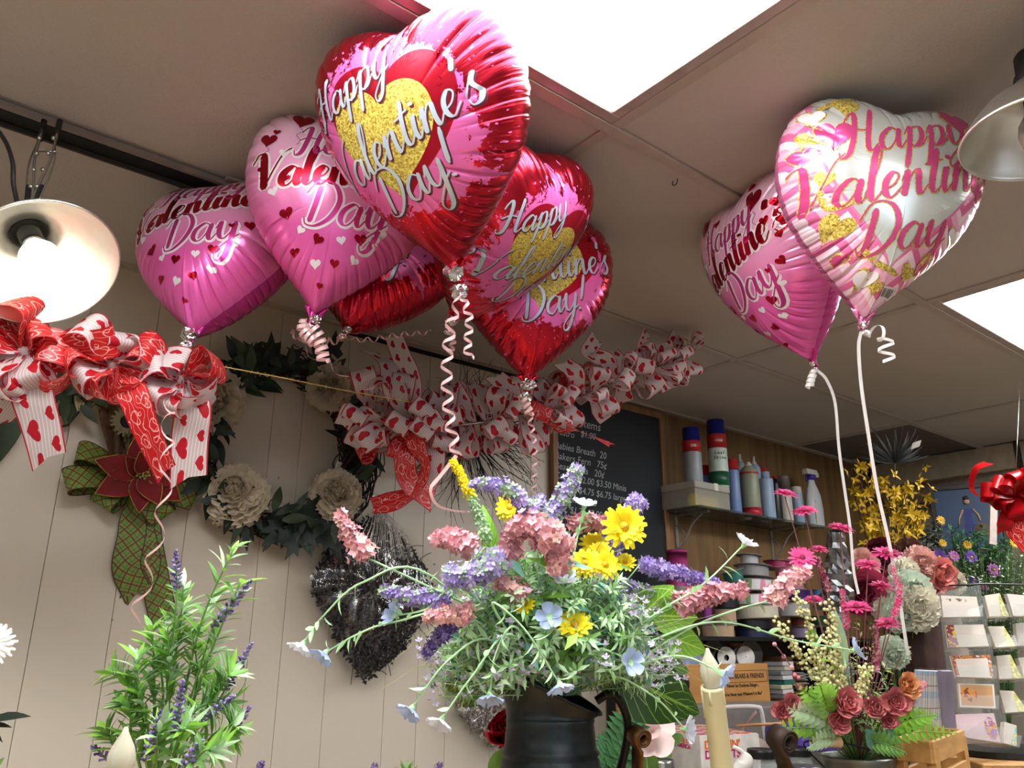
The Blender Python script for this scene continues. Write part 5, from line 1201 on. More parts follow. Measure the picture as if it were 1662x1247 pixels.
# ---------------------------------------------------------------- lavender plant on the left
def lav_plant(label, base, spikes, sprays, seed, leafs=26):
    rnd = random.Random(seed); t = thing('lavender_plant', label, 'plant', base)
    for P in spikes:
        Q = [at(*q) for q in P]; mb = MB(); path_ = catmull(Q, 6); L = sum((a-b).length for a, b in zip(path_[:-1], path_[1:]))
        n_ = int(L/.0016); 
        for i in range(n_):
            f = i/n_*(len(path_)-1.001); j = int(f); p = path_[j].lerp(path_[j+1], f-j); tg = (path_[j+1]-path_[j]).normalized(); s, u = frame(tg); a = i*2.4; rd = s*math.cos(a)+u*math.sin(a)
            rr = .0052*math.sin(PI*min(1, .25+.8*i/n_))+.001; mb.tube([p+rd*.001, p+rd*rr+tg*.003], [.0011, .0016], 5, rnd.choice((0, 0, 1)))
        mb.build('lavender_spike', [M_purp, M_dpurp], t)
        mb = MB(); stemtube(mb, stem_path(Q[0], base, .2)+[V(q) for q in path_], .0012); mb.build('stem', [M_green], t)
    for P in sprays:
        Q = catmull([base]+[at(*q) for q in P], 8); mb = MB(); mb.tube(Q, [.0018-.001*i/len(Q) for i in range(len(Q))], 5, 0)
        k = 0
        for i in range(6, len(Q)):
            for q in range(3):
                p = Q[i-1].lerp(Q[i], rnd.random()); tg = (Q[i]-Q[i-1]).normalized(); s, u = frame(tg); a = rnd.uniform(0, 6.28); d = (s*math.cos(a)+u*math.sin(a))*.8+tg*.8
                mb.leaf(p, d, rnd.uniform(.020, .034), rnd.uniform(.0045, .007), tg, rnd.choice((1, 1, 2, 3)), .4, .25, 4)
        mb.build('leafy_stem', [M_green, M_green, M_lime, M_sage], t)
    return t
lb = at(252, 1330, .86)
lav_plant('bushy artificial lavender with six or more purple spikes at the lower left', lb,
  [[(288, 958, .86), (286, 925, .86), (285, 894, .86)], [(345, 1018, .86), (378, 980, .86), (408, 943, .86)], [(364, 1122, .86), (385, 1085, .86), (409, 1044, .86)], [(312, 1182, .82), (345, 1155, .82), (380, 1130, .82)], [(372, 1190, .84), (388, 1170, .84), (406, 1148, .84)],
   [(280, 1200, .8), (290, 1155, .8), (297, 1104, .8)], [(236, 1235, .8), (250, 1195, .8), (261, 1154, .8)], [(298, 1250, .78), (312, 1225, .78), (328, 1202, .78)], [(174, 1236, .85), (163, 1222, .85), (149, 1211, .85)]],
  [[(300, 1120, .87), (330, 1000, .87), (382, 885, .87)], [(280, 1100, .88), (292, 1020, .88), (298, 950, .88)], [(320, 1120, .86), (350, 1040, .86), (390, 945, .86)], [(250, 1150, .87), (250, 1080, .87), (246, 1018, .87)], [(230, 1160, .85), (205, 1110, .85), (180, 1092, .85)], [(240, 1180, .84), (225, 1120, .84), (222, 1070, .84)],
   [(190, 1215, .84), (172, 1185, .84)], [(330, 1160, .84), (360, 1110, .84), (372, 1095, .84)], [(300, 1180, .83), (340, 1140, .83), (372, 1140, .83)], [(270, 1150, .86), (275, 1080, .86), (272, 1020, .86)], [(310, 1150, .88), (320, 1090, .88), (312, 1030, .88)], [(340, 1200, .82), (370, 1190, .82), (380, 1180, .82)], [(255, 1210, .8), (262, 1180, .8)], [(290, 1200, .8), (305, 1180, .8)], [(320, 1230, .78), (350, 1215, .78)], [(215, 1200, .83), (212, 1160, .83), (200, 1140, .83)], [(265, 1140, .9), (262, 1060, .9), (300, 985, .9)]], 3)
t = thing('lavender_plant', 'low lavender plant showing only purple tips along the bottom picture edge', 'plant', at(560, 1400, .9))
for x, y in ((422, 1238), (606, 1241), (711, 1240), (512, 1252)):
    mb = MB(); Q = [at(x-4, y+60, .9), at(x, y+30, .9), at(x+2, y, .9)]; spike(mb, Q, .006, .003, 60, .005, [0, 1], rs); mb.tube([at(560, 1400, .9), Q[0], Q[1]], .001, 4, 2); mb.build('lavender_spike', [M_purp, M_dpurp, M_green], t)
mb = MB(); 
for i in range(14): mb.leaf(at(660, 1265, .9), V((rs.uniform(-1, 1), rs.uniform(-.4, .4), 1.0)), .022, .005, None, 0, .3)
mb.tube([at(560, 1400, .9), at(660, 1265, .9)], .001, 4); mb.build('leafy_stem', [M_green], t)
# white daisy and dark leaf cut by the left edge
t = thing('white_daisy', 'white daisy cut off by the picture edge, low beside the cream wall', 'flower', at(-40, 1290, .9)); mb = MB(); p = at(-14, 1044, .9); nn = -ray(0, 1040).normalized()+CR*.5+CU*.4
daisy(mb, p, nn, .024, 18, 0, 0, 8, 2, rs, .2, .2); mb.build('petals', [pm('white_petal', '#efe9dc', .6, tl=.3)], t); mb = MB(); mb.ball(p+nn.normalized()*.003, .006, 0); mb.build('flower_centre', [M_yelc], t)
mb = MB(); stemtube(mb, catmull([at(-40, 1290, .9), at(-24, 1150, .9), p], 6), .0015); mb.leaf(at(-20, 1170, .9), CR*1+CU*.25, .048, .016, CU-CF*.3, 0, .3); mb.leaf(at(-18, 1176, .9), CR*.9-CU*.0, .026, .008, CU-CF*.3, 0, .3); mb.leaf(at(-14, 1170, .9), CR*.35-CU*1, .03, .006, -CF, 0, .3); mb.leaf(at(-24, 1260, .9), CR*.5+CU*.5, .028, .01, -CF, 1, .2); mb.build('stem_and_leaves', [M_dleaf, M_green], t)

# ---------------------------------------------------------------- candles
M_wax = pm('ivory_wax', '#dcd6ae', .45, var=.05, vs=10, tl=.25); M_flame = pm('frosted_flame', '#e6e2cf', .3, var=.04, tl=.4, trans=.15)
def led_candle(label, tip, D, Lx, body, s_=1.0):
    a = at(tip[0], tip[1], D); b_ = at(body[0], body[1], D); ax = (a-b_).normalized(); base = a-ax*.046*s_; t = thing('led_candle', label, 'candle', base-ax*Lx)
    mb = MB(); mb.lathe(base, [(.0125*s_, -Lx), (.0130*s_, -Lx*.5), (.0128*s_, -.004), (.0136*s_, -.002), (.0134*s_, .0005), (.010*s_, .001)], 24, 0, ax)
    r_ = random.Random(4)
    for k in range(7): a_ = r_.uniform(0, 6.28); s1, u1 = frame(ax); o = (s1*math.cos(a_)+u1*math.sin(a_))*.0125*s_; L = r_.uniform(.01, .04); mb.tube([base+o, base+o-ax*L*.6, base+o-ax*L], [.0018, .0016, .0022], 6)
    mb.build('wax_body', [M_wax], t)
    mb = MB(); mb.lathe(base, [(.0085*s_, -.001), (.0095*s_, .004*s_), (.0118*s_, .013*s_), (.0120*s_, .019*s_), (.0098*s_, .027*s_), (.0058*s_, .035*s_), (.0030*s_, .041*s_), (.0018*s_, .0455*s_), (.0004, .046*s_)], 24, 0, ax); mb.build('flame_bulb', [M_flame], t); return t
led_candle('tall cream battery candle with a drop shaped tip standing right of the jug', (1148, 1052), .93, .21, (1172, 1247))
led_candle('battery candle tip poking up in front of the lavender', (205, 1180), .72, .12, (188, 1290), 1.0)
# scrolled candle holders
def scroll(label, x, y, D, R_, w_, col, strap):
    c = at(x, y, D); t = thing('scroll_holder', label, 'candle holder', at(x+strap[0], y+200, D)); ax = (-CF+CR*.55).normalized(); s, u = frame(ax, UP); P = []
    for i in range(30): a = -.6+i*.42; rr = R_*(1-.018*i); P.append(c+(s*math.cos(a)+u*math.sin(a))*rr)
    P = [at(x+strap[0], y+200, D), at(x+strap[0], y+60, D), c-UP*R_*1.2+s*R_*.3]+P
    mb = MB()
    rows = [[p-ax*w_/2, p+ax*w_/2] for p in catmull(P[:3], 4)]+[[p-ax*w_/2, p+ax*w_/2] for p in P[3:]]
    mb.grid(rows, 0); mb.build('scrolled_strap', [col], t, solid=.0022)
    mb = MB(); mb.lathe(at(x+strap[0], y+200, D), [(.03, 0), (.03, .004), (.008, .006)], 20, 0, UP); mb.build('foot', [col], t)
M_bronze, M_rust = pm('bronze_strap', '#6b4a2c', .4, .7, var=.3), pm('rusty_iron', '#3a2c24', .6, .5, var=.3)
scroll('bronze scrolled strap holder right of the jug handle', 1038, 1196, .97, .0115, .020, M_bronze, (-4, 0)); scroll('larger rusty iron scroll beside the flower bucket', 1270, 1200, 1.0, .0150, .026, M_rust, (6, 0))
# ---------------------------------------------------------------- zinc bucket arrangement
bc = at(1392, 1226, 1.42); B2 = bc.copy(); bt = thing('zinc_bucket', 'small zinc bucket with a wooden grip holding the pink daisy arrangement', 'bucket', V((bc.x, bc.y, TT)))
M_galv2 = pm('dull_zinc', '#6f7268', .4, .8, var=.25, vs=14)
mb = MB(); mb.lathe(V((bc.x, bc.y, 0)), [(.05, TT), (.052, TT+.01), (.061, bc.z-.012), (.062, bc.z-.01), (.0635, bc.z-.003), (.0625, bc.z), (.060, bc.z-.002), (.058, bc.z-.03)], 40, 0); mb.build('bucket_body', [M_galv2], bt)
mb = MB(); g0, g1 = at(1316, 1203, 1.36), at(1366, 1206, 1.36); ax = (g1-g0).normalized(); L = (g1-g0).length
mb.lathe(g0, [(.007, 0), (.0095, .003), (.0085, L*.2), (.0095, L*.5), (.0085, L*.8), (.0095, L-.003), (.007, L)], 18, 0, ax); mb.build('wooden_grip', [pm('turned_wood', '#c9a77c', .6, var=.15)], bt)
mb = MB(); mb.tube(catmull([V((bc.x, bc.y, bc.z-.02))-HR*.062, at(1306, 1212, 1.38), g0, g1, at(1400, 1214, 1.36), at(1440, 1226, 1.38), V((bc.x, bc.y, bc.z-.02))+HR*.062], 6), .0014, 6); mb.build('wire_bail', [M_iron], bt)
M_hot, M_hotc = pm('hot_pink_petal', '#e2508f', .6, var=.15, vs=60, tl=.25), pm('dark_pink_centre', '#8a2a4a', .8)
M_brn = pm('brown_pink_stem', '#8a5a5a', .7)
B2 = V((bc.x, bc.y, bc.z-.02))
G2 = 'hot pink daisies in the zinc bucket'
for i, (x, y, D, r_, lab) in enumerate(((1275, 802, 1.36, .020, 'hot pink daisy highest at the left, in front of the spray bottles'), (1306, 830, 1.36, .021, 'hot pink daisy just under the highest one'), (1365, 858, 1.4, .022, 'hot pink daisy facing up in front of the silver foil'), (1302, 906, 1.36, .022, 'hot pink daisy facing the viewer beside the ribbon spools'),
      (1437, 899, 1.42, .026, 'largest hot pink daisy, below the forsythia'), (1409, 917, 1.38, .022, 'pale hot pink daisy crossed by a white balloon ribbon'), (1432, 952, 1.42, .021, 'hot pink daisy above the white hydrangea edge'), (1390, 986, 1.36, .023, 'hot pink daisy seen edge on in the middle of the arrangement'),
      (1440, 1012, 1.4, .021, 'lowest hot pink daisy, at the right of the arrangement'), (1322, 974, 1.46, .018, 'shaded pink daisy half hidden by the cream berries'), (1330, 892, 1.48, .016, 'small magenta daisy behind the one facing the viewer'))):
    p = at(x, y, D); nrm = UP*1.0-CF*(.35 if i != 3 else 1.2)+CR*random.Random(i).uniform(-.2, .2)
    flower_stem('pink_daisy', lab, 'flower', G2, p-nrm.normalized()*.005, [('petals', lambda mb, rnd, p=p, r_=r_, nrm=nrm: daisy(mb, p, nrm, r_, 17, 0, 0, 6, 3, rnd, .26, .15), [M_hot]), ('flower_centre', lambda mb, rnd, p=p, r_=r_, nrm=nrm: mb.ball(p+nrm.normalized()*r_*.12, r_*.22, 0, 8, 5), [M_hotc])], base=B2, leaves=0, mats=M_brn, r=.0013, lift=.1, seed=i)
M_berry = pm('cream_berry', '#e3dfa6', .5, var=.12, vs=90, tl=.15)
for i, (top, lab) in enumerate((((1290, 968), 'cream berry stem leaning furthest left'), ((1262, 1012), 'cream berry stem lowest on the left, beside the card stacks'), ((1345, 985), 'cream berry stem rising above the pale leaf'), ((1345, 1035), 'cream berry stem in the middle of the bucket'), ((1407, 1085), 'short cream berry stem right of the bucket centre'), ((1318, 1050), 'cream berry stem just left of the centre'), ((1330, 1105), 'lowest cream berry stem above the fern'))):
    P = [at(1372+rs.uniform(-8, 8), 1175, 1.36), at((1372+top[0])/2+4, (1175+top[1])/2, 1.35), at(top[0], top[1], 1.33)]
    def fn(mb, rnd, P=P):
        Q = catmull(P, 12)
        for q in Q[6:]:
            for k in range(7):
                o = V((rnd.gauss(0, 1), rnd.gauss(0, 1), rnd.gauss(0, 1)))*.0055; mb.ball(q+o, rnd.uniform(.0022, .0034), 0, 6, 4)
    flower_stem('berry_stem', lab, 'berries', 'cream berry stems in the zinc bucket', P[2], [('berries', fn, [M_berry])], base=B2, via=P[:2], leaves=5, lm=M_lime, mats=M_green, r=.0012)
M_rosed, M_roseo = pm('dusty_rose_petal', '#d07c7e', .7, var=.2, vs=40, tl=.2), pm('apricot_petal', '#e0a06c', .7, var=.15, tl=.25)
for i, (x, y, r_, m, lab) in enumerate(((1372, 1142, .024, 0, 'largest dusty rose, above the bucket handle'), (1361, 1172, .018, 0, 'dusty rose tucked below the largest one'), (1417, 1148, .019, 0, 'dusty rose facing up right of the largest one'), (1452, 1140, .022, 0, 'dusty rose on the right, beside the apricot rose'), (1441, 1170, .015, 0, 'small dusty rose bud low on the right'),
      (1268, 1156, .016, 0, 'dusty rosebud far left over the purple box'), (1284, 1142, .015, 0, 'dusty rosebud above the far left one'), (1469, 1113, .020, 1, 'apricot rose at the right, against the plaid bag'))):
    p = at(x, y, 1.34); nrm = -CF+CU*.5+CR*rs.uniform(-.4, .4)
    flower_stem('silk_rose', lab, 'flower', 'small roses in the zinc bucket', p-nrm.normalized()*.008, [('blossom', lambda mb, rnd, p=p, r_=r_, nrm=nrm: bloom(mb, p, nrm, r_*1.1, ROSE, 0, .8, .10, rnd), [M_roseo if m else M_rosed])], base=B2, leaves=4, lm=M_green, mats=M_green, lift=.2, seed=i)
Q = [at(1470, 1150, 1.34), at(1482, 1132, 1.34), at(1502, 1108, 1.33)]
flower_stem('astilbe_stem', 'thin pink astilbe spike pointing at the plaid bag', 'flower', None, Q[0], [('plume', lambda mb, rnd: spike(mb, Q, .007, .003, 120, .006, [0, 1], rnd), PNK)], base=B2)
for i, (P, lab, m) in enumerate((([(1375, 1020), (1370, 985), (1366, 958)], 'small pink whorled spike in the middle of the bucket arrangement', 0), ([(1345, 960), (1335, 930), (1325, 905)], 'dark mauve spike left of the silver foil', 1), ([(1452, 1000), (1460, 960), (1448, 920)], 'pink whorled spike beside the white hydrangea', 0), ([(1420, 1090), (1424, 1050), (1420, 1015)], 'dark red whorled spike beside the hanging ribbon', 1))):
    Q = [at(a, b_, 1.38) for a, b_ in P]
    flower_stem('whorled_spike', lab, 'flower', None, Q[0], [('flower_spike', lambda mb, rnd, Q=Q: spike(mb, Q, .006, .003, 110, .005, [0, 1], rnd), [(M_hot, M_purp)[0] if not m else M_hotc, M_dpink])], base=B2, mats=M_brn, leaves=0)
# green parts of the arrangement
def fern(mb, a, b_, w_, n_, m=0, rnd=random):
    P = catmull([a, a.lerp(b_, .5)+UP*.006, b_], 8); mb.tube(P, .0009, 4, m)
    s = (b_-a).normalized().cross(-CF).normalized()
    for i in range(n_):
        f = (i+1)/n_; j = f*(len(P)-1.001); p = P[int(j)].lerp(P[int(j)+1], j-int(j)); L = w_*math.sin(PI*(.15+.8*f))
        for sg in (-1, 1): mb.leaf(p, s*sg+(b_-a).normalized()*.6, L, L*.42, -CF+UP*.4, m, .3, .2, 4, 1, .15)
for i, (a, b_, w_, n_, m, lab) in enumerate((((1360, 1190), (1252, 1185), .022, 8, M_lime, 'pale lime fern frond pointing left over the black jar lids'), ((1365, 1180), (1300, 1118), .024, 8, M_lime, 'lime fern frond rising left of the dusty roses'), ((1365, 1185), (1280, 1150), .024, 8, M_sage, 'sage fern frond beside the rosebuds'),
     ((1420, 1200), (1552, 1190), .020, 10, M_lime, 'long lime fern frond reaching right over the wooden crate'), ((1430, 1190), (1520, 1160), .024, 8, M_lime, 'lime fern frond in front of the plaid bag'), ((1400, 1205), (1470, 1222), .022, 7, M_green, 'green fern frond drooping over the bucket rim'), ((1350, 1180), (1330, 1110), .026, 8, M_lime, 'upright lime fern frond behind the wooden grip'), ((1360, 1200), (1310, 1215), .018, 6, M_sage, 'small sage frond at the wooden grip'))):
    t = thing('fern_frond', lab, 'leaf', B2, 'fern fronds in the zinc bucket'); mb = MB(); fern(mb, at(*a, 1.36), at(*b_, 1.30), w_*1.2, n_+2); mb.build('leaflets', [m], t)
    mb = MB(); mb.tube([B2, B2.lerp(at(*a, 1.36), .7), at(*a, 1.36)], .001, 4); mb.build('stem', [M_green], t)
for a, b_, w_, m, lab in (((1372, 1090), (1362, 990), .020, M_sage, 'tall olive blade leaf behind the cream berries'), ((1325, 1060), (1316, 1012), .018, M_lime, 'short pale blade leaf left of the tall one'), ((1425, 1215), (1408, 1185), .03, M_teal, 'round blue green leaf above the bucket rim'), ((1440, 1212), (1448, 1180), .03, M_teal, 'round blue green leaf right of the other round one')):
    A, B_ = at(*a, 1.35), at(*b_, 1.34); t = thing('broad_leaf', lab, 'leaf', B2); mb = MB(); mb.leaf(A, B_-A, (B_-A).length, w_, -CF+CR*.2, 0, .2, .2, 8, 0); mb.build('leaf_blade', [m], t); mb = MB(); mb.tube([B2, A], .0012, 4); mb.build('stem', [M_green], t)
rnd = random.Random(15); mb = MB()
for i in range(120):
    a = rnd.uniform(.1, PI-.1); q = rnd.uniform(.3, 1); top = at(1385+95*q*math.cos(a), 1190-230*q*math.sin(a)*rnd.uniform(.4, 1), 1.42+rnd.uniform(-.06, .08)); P = catmull([B2, B2.lerp(top, .5)+UP*.01, top], 5); mb.tube(P, .0007, 3, 0, cap=False); sprigs(mb, P, rnd, 9, .014, .005, [1, 2, 3], .4, 1, 1, .2, 2)
o = mb.build('bucket_greenery', [M_brn, M_sage, M_lime, pm('straw_floret', '#c8bf98', .7, tl=.2)], None, loc=B2); tag(o, 'wispy straw and green sprays filling the zinc bucket arrangement', 'greenery', None, 'stuff')
mb = MB(); P = [at(1300, 1125, 1.34), at(1285, 1085, 1.33), at(1268, 1060, 1.32), at(1257, 1046, 1.32)]
t = thing('bud_branch', 'bare brown branch with pink and red buds left of the cream berries', 'branch', B2); mb.tube(catmull([B2]+P, 5), .0012, 5); mb.build('stem', [M_brn], t)
mb = MB(); 
for k, q in enumerate(((1257, 1046), (1272, 1066), (1285, 1083), (1296, 1100), (1300, 1118), (1290, 1096))): mb.ball(at(q[0], q[1], 1.325), .0038, 0 if k < 3 else 1, 8, 6)
mb.build('buds', [M_pinkf, M_rosed], t)
# magnolia and rose seen behind the jug
b3 = at(1055, 1300, 1.25)
flower_stem('magnolia', 'pale pink magnolia behind the bronze scroll holder', 'flower', None, at(1045, 1190, 1.25), [('petals', lambda mb, rnd: bloom(mb, at(1045, 1188, 1.25), -CF+CU*.6+CR*.2, .05, [(5, 1, 20), (4, .8, 55)], 0, .4, .04, rnd, wf=.7), [pm('magnolia_petal', '#e6cfcb', .6, var=.08, tl=.3)]), ('broad_leaves', lambda mb, rnd: [mb.leaf(at(x, y, 1.27), V((dx, 0, 0))+CU*dy, .07, .028, -CF, 0, .3, .15, 7) for x, y, dx, dy in ((1060, 1195, 1, .2), (1062, 1205, .8, -.6), (1050, 1215, .3, -1), (1075, 1200, .6, -.1))], [M_green])], base=b3, leaves=0)
b4 = at(820, 1330, 1.15)
flower_stem('red_rose', 'dark red rose peeping out between the jug and the silver heart', 'flower', None, at(822, 1195, 1.15), [('blossom', lambda mb, rnd: bloom(mb, at(822, 1192, 1.15), -CF+CU*.9-CR*.2, .042, [(5, 1, 48), (5, .95, 66), (4, .9, 82)], 0, .5, .04, rnd), [pm('red_rose_petal', '#8c1020', .6, var=.2, tl=.1)]), ('leaf_pair', lambda mb, rnd: [mb.leaf(at(814, 1215, 1.15), CR*dx-CU*1, .06, .03, -CF, 0, .2, .15, 7) for dx in (-.2, .3)], [M_green])], base=b4, leaves=0)
rnd = random.Random(5); t = thing('fern_bush', 'dark green fern leaves between the jug handle and the magnolia', 'plant', at(1010, 1320, 1.2)); mb = MB()
for i in range(9): fern(mb, at(1000+rnd.uniform(-20, 20), 1260, 1.18), at(985+i*8+rnd.uniform(-5, 5), 1140+rnd.uniform(0, 60), 1.2), .03, 9)
mb.tube([at(1010, 1320, 1.2), at(1000, 1255, 1.18)], .004, 5); mb.build('fronds', [leafm('deep_fern', '#35693a')], t)
# ================================================================ back wall: chalkboard, glass shelf, spool shelves
def txt(body, size, M, loc, mat, parent, name='lettering', align='LEFT', ext=.0002, shear=0.0, bold=0.0, sp=1.0):
    c = bpy.data.curves.new(name, 'FONT'); c.body = body; c.size = size; c.align_x = align; c.align_y = 'CENTER'; c.extrude = ext; c.shear = shear; c.offset = bold; c.space_character = sp; c.resolution_u = 3
    c.materials.append(mat); o = bpy.data.objects.new(name, c); COL.objects.link(o)
    root = parent
    while root.parent: root = root.parent
    me = bpy.data.meshes.new_from_object(o); bpy.data.objects.remove(o); o = bpy.data.objects.new(name, me); COL.objects.link(o)
    o.parent = parent; o.matrix_local = Matrix.Translation(V(loc)-root.location) @ M.to_4x4(); return o
RW_ = Matrix(((1, 0, 0), (0, 0, -1), (0, 1, 0)))      # text facing -Y
M_frame = wood_material('frame_wood', '#6d4a2e', '#9a7048', 1.5, .5, 2)
M_chalk = pm('chalkboard_black', '#1b1f24', .75, var=.2, vs=4); M_chalkw = pm('chalk', '#a9adb0', .9, var=.2, vs=200)
bx0, bx1, bz0, bz1 = 1.80, 2.40, 1.52, 2.42; bc_ = V(((bx0+bx1)/2, YB-.015, bz0))
t = thing('chalkboard', 'framed chalkboard with handwritten flower prices on the cream wall', 'chalkboard', bc_)
mb = MB(); mb.box(((bx0+bx1)/2, YB-.010, (bz0+bz1)/2), ((bx1-bx0)/2-.01, .006, (bz1-bz0)/2-.01)); mb.build('writing_surface', [M_chalk], t, smooth=False)
mb = MB()
for x in (bx0+.013, bx1-.013): mb.box((x, YB-.013, (bz0+bz1)/2), (.013, .013, (bz1-bz0)/2), 0, None, .003)
for z in (bz0+.013, bz1-.013): mb.box(((bx0+bx1)/2, YB-.0132, z), ((bx1-bx0)/2-.026, .0125, .013), 0, None, .003)
mb.build('frame', [M_frame], t, smooth=False)
def boardline(s_, x, y, size, shear=.15):
    p = onY(x, y, YB-.0165); txt(s_, size, RW_ @ Matrix.Rotation(-.015, 3, 'Z'), p, M_chalkw, t, 'chalk_writing', shear=shear, ext=.00005)
for s_, x, y, sz in (('Stems', 940, 686, .045), ('Alstro', 903, 700, .034), ('$1.00', 942, 704, .034), ('Babies Breath  20', 900, 722, .036), ('Bakers Fern   75\u00a2', 900, 739, .036), ('Bear Grass   20\u00a2', 900, 755, .036), ('Calla L  $2.00 $3.50 Minis', 900, 771, .034), ('Calla L  $4.75 $6.75 large', 900, 789, .034), ('       ons $1.25', 900, 806, .034), ('        $1.75 $2.00 Depending', 899, 824, .033), ('                 color', 900, 842, .033)):
    boardline(s_, x, y, sz)
mb = MB(); mb.lathe((bx0+.06, YB-.0128, 1.515), [(.004, 0), (.004, .001)], 6); 
txt('Quartet', .016, RW_, onY(1028, 1030, YB-.027), M_chalkw, t, 'maker_plate', ext=.0001) if False else None

# glass shelf
M_glass = pm('shelf_glass', '#4e5a55', .08, 0, var=.05, alpha=.55); M_brk = pm('white_bracket', '#a8a5a0', .35, .6)
SZ = 2.03; t = thing('glass_shelf', 'glass shelf on two metal brackets holding spray cans and bottles', 'shelf', (2.8, YB-.1, SZ-.006))
mb = MB(); mb.box((2.80, YB-.098, SZ-.004), (.42, .096, .004), 0, None, .001); mb.build('glass_pane', [M_glass], t, smooth=False)
for x in (2.46, 3.10):
    mb = MB(); mb.box((x, YB-.004, SZ-.09), (.007, .0035, .082), 0); mb.box((x, YB-.085, SZ-.0115), (.007, .078, .0028), 0)
    mb.tube(catmull([(x, YB-.008, SZ-.14), (x, YB-.05, SZ-.10), (x, YB-.085, SZ-.05), (x, YB-.135, SZ-.014)], 6), .0035, 6); mb.tube(catmull([(x, YB-.008, SZ-.05), (x, YB-.03, SZ-.065), (x, YB-.045, SZ-.09)], 6), .003, 6)
    mb.build('bracket', [M_brk], t, smooth=False)
def cyl(mb, p, prof, m, n=28): mb.lathe(p, prof, n, m)
def can(label, x, yb, ytop, wpx, body, capc, bands=(), Y=None, z0=SZ, name='spray_can', cat='spray can', group='cans and bottles on the glass shelf', capr=.92, dome=True, capfrac=.17, nozzle=False, text=()):
    Y = Y or YB-.10; q = onY(x, yb, Y); D = depth(q); p = V((q.x, Y, z0+.0002)); tp = onY(x, ytop, Y).z; h = tp-p.z; r = wpx/2*D/FPX
    t = thing(name, label, cat, p, group); mb = MB(); hb = h*(1-capfrac)
    ms = [body]; prof = [(r*.9, 0), (r*.97, .002), (r, .005), (r, hb-.012), (r*.96, hb-.006)] if dome else [(r*.9, 0), (r, .004), (r, hb-.004), (r*.94, hb)]
    if nozzle: prof += [(r*.85, hb), (r*.6, hb+.010), (r*.42, hb+.014)]
    cyl(mb, p, prof, 0); mb.build('body', [body], t)
    mb = MB()
    if nozzle: cyl(mb, p, [(r*.42, hb+.014), (r*.40, hb+.022), (r*.22, hb+.024), (r*.22, h-.001), (r*.1, h)], 0)
    else: cyl(mb, p, [(r*capr, hb-.004), (r*capr, h-.004), (r*capr*.93, h), (.0005, h)], 0)
    mb.build('cap', [capc], t)
    for k, (f0, f1, m) in enumerate(bands):
        mb = MB(); cyl(mb, p, [(r+.0004, hb*f0), (r+.0005, hb*f1)], 0); mb.build('label_band', [m], t)
    for s_, f, size, m, ang in text:
        a = math.atan2(CAM.y-p.y, CAM.x-p.x)+ang
        for i, ch in enumerate(s_):
            aa = a+(i-(len(s_)-1)/2)*size*.62/r; nn = V((math.cos(aa), math.sin(aa), 0)); rt = V((-nn.y, nn.x, 0)); Mx = Matrix((rt, UP, nn)).transposed()
            txt(ch, size, Mx, p+nn*(r+.0009)+UP*(hb*f), m, t, 'lettering', 'CENTER', bold=.0004)
    return t, p, r, h
def plastic(n_, c, r_=.35, **k): return pm(n_, c, r_, var=.06, **k)
M_navy, M_redp, M_whitep, M_cyan = plastic('navy_plastic', '#16207a', .3), plastic('red_label', '#b3252c'), plastic('white_plastic', '#d8d4cc'), plastic('pale_blue_label', '#9fb4cf')
M_greyl, M_greenl, M_olive, M_blk, M_grn = plastic('grey_label', '#9aa0a4'), plastic('leaf_green_label', '#1f5a3c'), plastic('olive_label', '#8d927c'), plastic('black_plastic', '#18181a', .3), plastic('pale_mint_label', '#c9d8cc')
M_blue = plastic('cornflower_label', '#6f86b8'); M_alu = pm('brushed_can_metal', '#b9b9b9', .3, .9); M_bronzec = pm('bronze_can_metal', '#7a5b40', .35, .8); M_blkt = pm('print_black', '#14202c', .6); M_whtt = pm('print_white', '#e8e4de', .6)
# clear lidded box lying under the two tall cans
q0 = onZ(1152, 822, SZ); t = thing('clear_plastic_box', 'clear plastic box with a white band and yellow items, under the two tall cans', 'box', (2.45, YB-.1, SZ))
bx = (2.475, 1.925); bw, bd, bh = .105, .082, .094
def clear(n_, c, a): return pm(n_, c, .12, 0, var=.03, alpha=a)
mb = MB(); mb.box((bx[0], bx[1], SZ+.034), (bw, bd, .033), 0, None, .003); mb.build('tray', [clear('clear_plastic', '#c6c2b6', .45)], t, smooth=False)
mb = MB(); mb.box((bx[0], bx[1], SZ+.034+.033+.014), (bw+.002, bd+.002, .0135), 0, None, .003); mb.build('lid', [clear('clear_plastic_lid', '#d0ccc0', .6)], t, smooth=False)
mb = MB(); mb.box((bx[0]+.02, bx[1]-bd-.0026, SZ+.068+.014), (.012, .0006, .014)); mb.build('white_tape', [M_whitep], t, smooth=False)
for k in range(3): mb = MB(); mb.lathe((bx[0]-.06+.06*k, bx[1]-.03, SZ+.006), [(.024, 0), (.024, .045), (.012, .045), (.012, .0)], 20); mb.build('yellow_roll', [plastic('yellow_tape', '#d6bf4a')], t)
BT = SZ+.0955
can('tall can with a navy cap lying further left, grey label, on the clear box', 1126, 780, 697, 30, M_greyl, M_navy, [(.72, .985, M_redp)], Y=1.90, z0=BT, text=[('25%', .85, .012, M_whtt, .2)], capfrac=.235)
can('tallest can with a navy cap and Leaf Shine label, on the clear box', 1168, 783, 685, 31, M_grn, M_navy, [(.72, .985, M_redp), (0.02, .28, M_greenl)], Y=1.885, z0=BT, text=[('Leaf', .62, .017, M_blkt, .25), ('Shine', .53, .017, M_blkt, .25), ('+25%', .85, .012, M_whtt, .2)], capfrac=.215)
can('short can with a red top half hidden between the two tall cans', 1146, 782, 757, 20, M_blue, M_redp, Y=1.965, z0=BT, capfrac=.35)
can('blue spray can with a red cap beside the clear box', 1194, 828, 748, 20, M_blue, M_redp, Y=1.885)
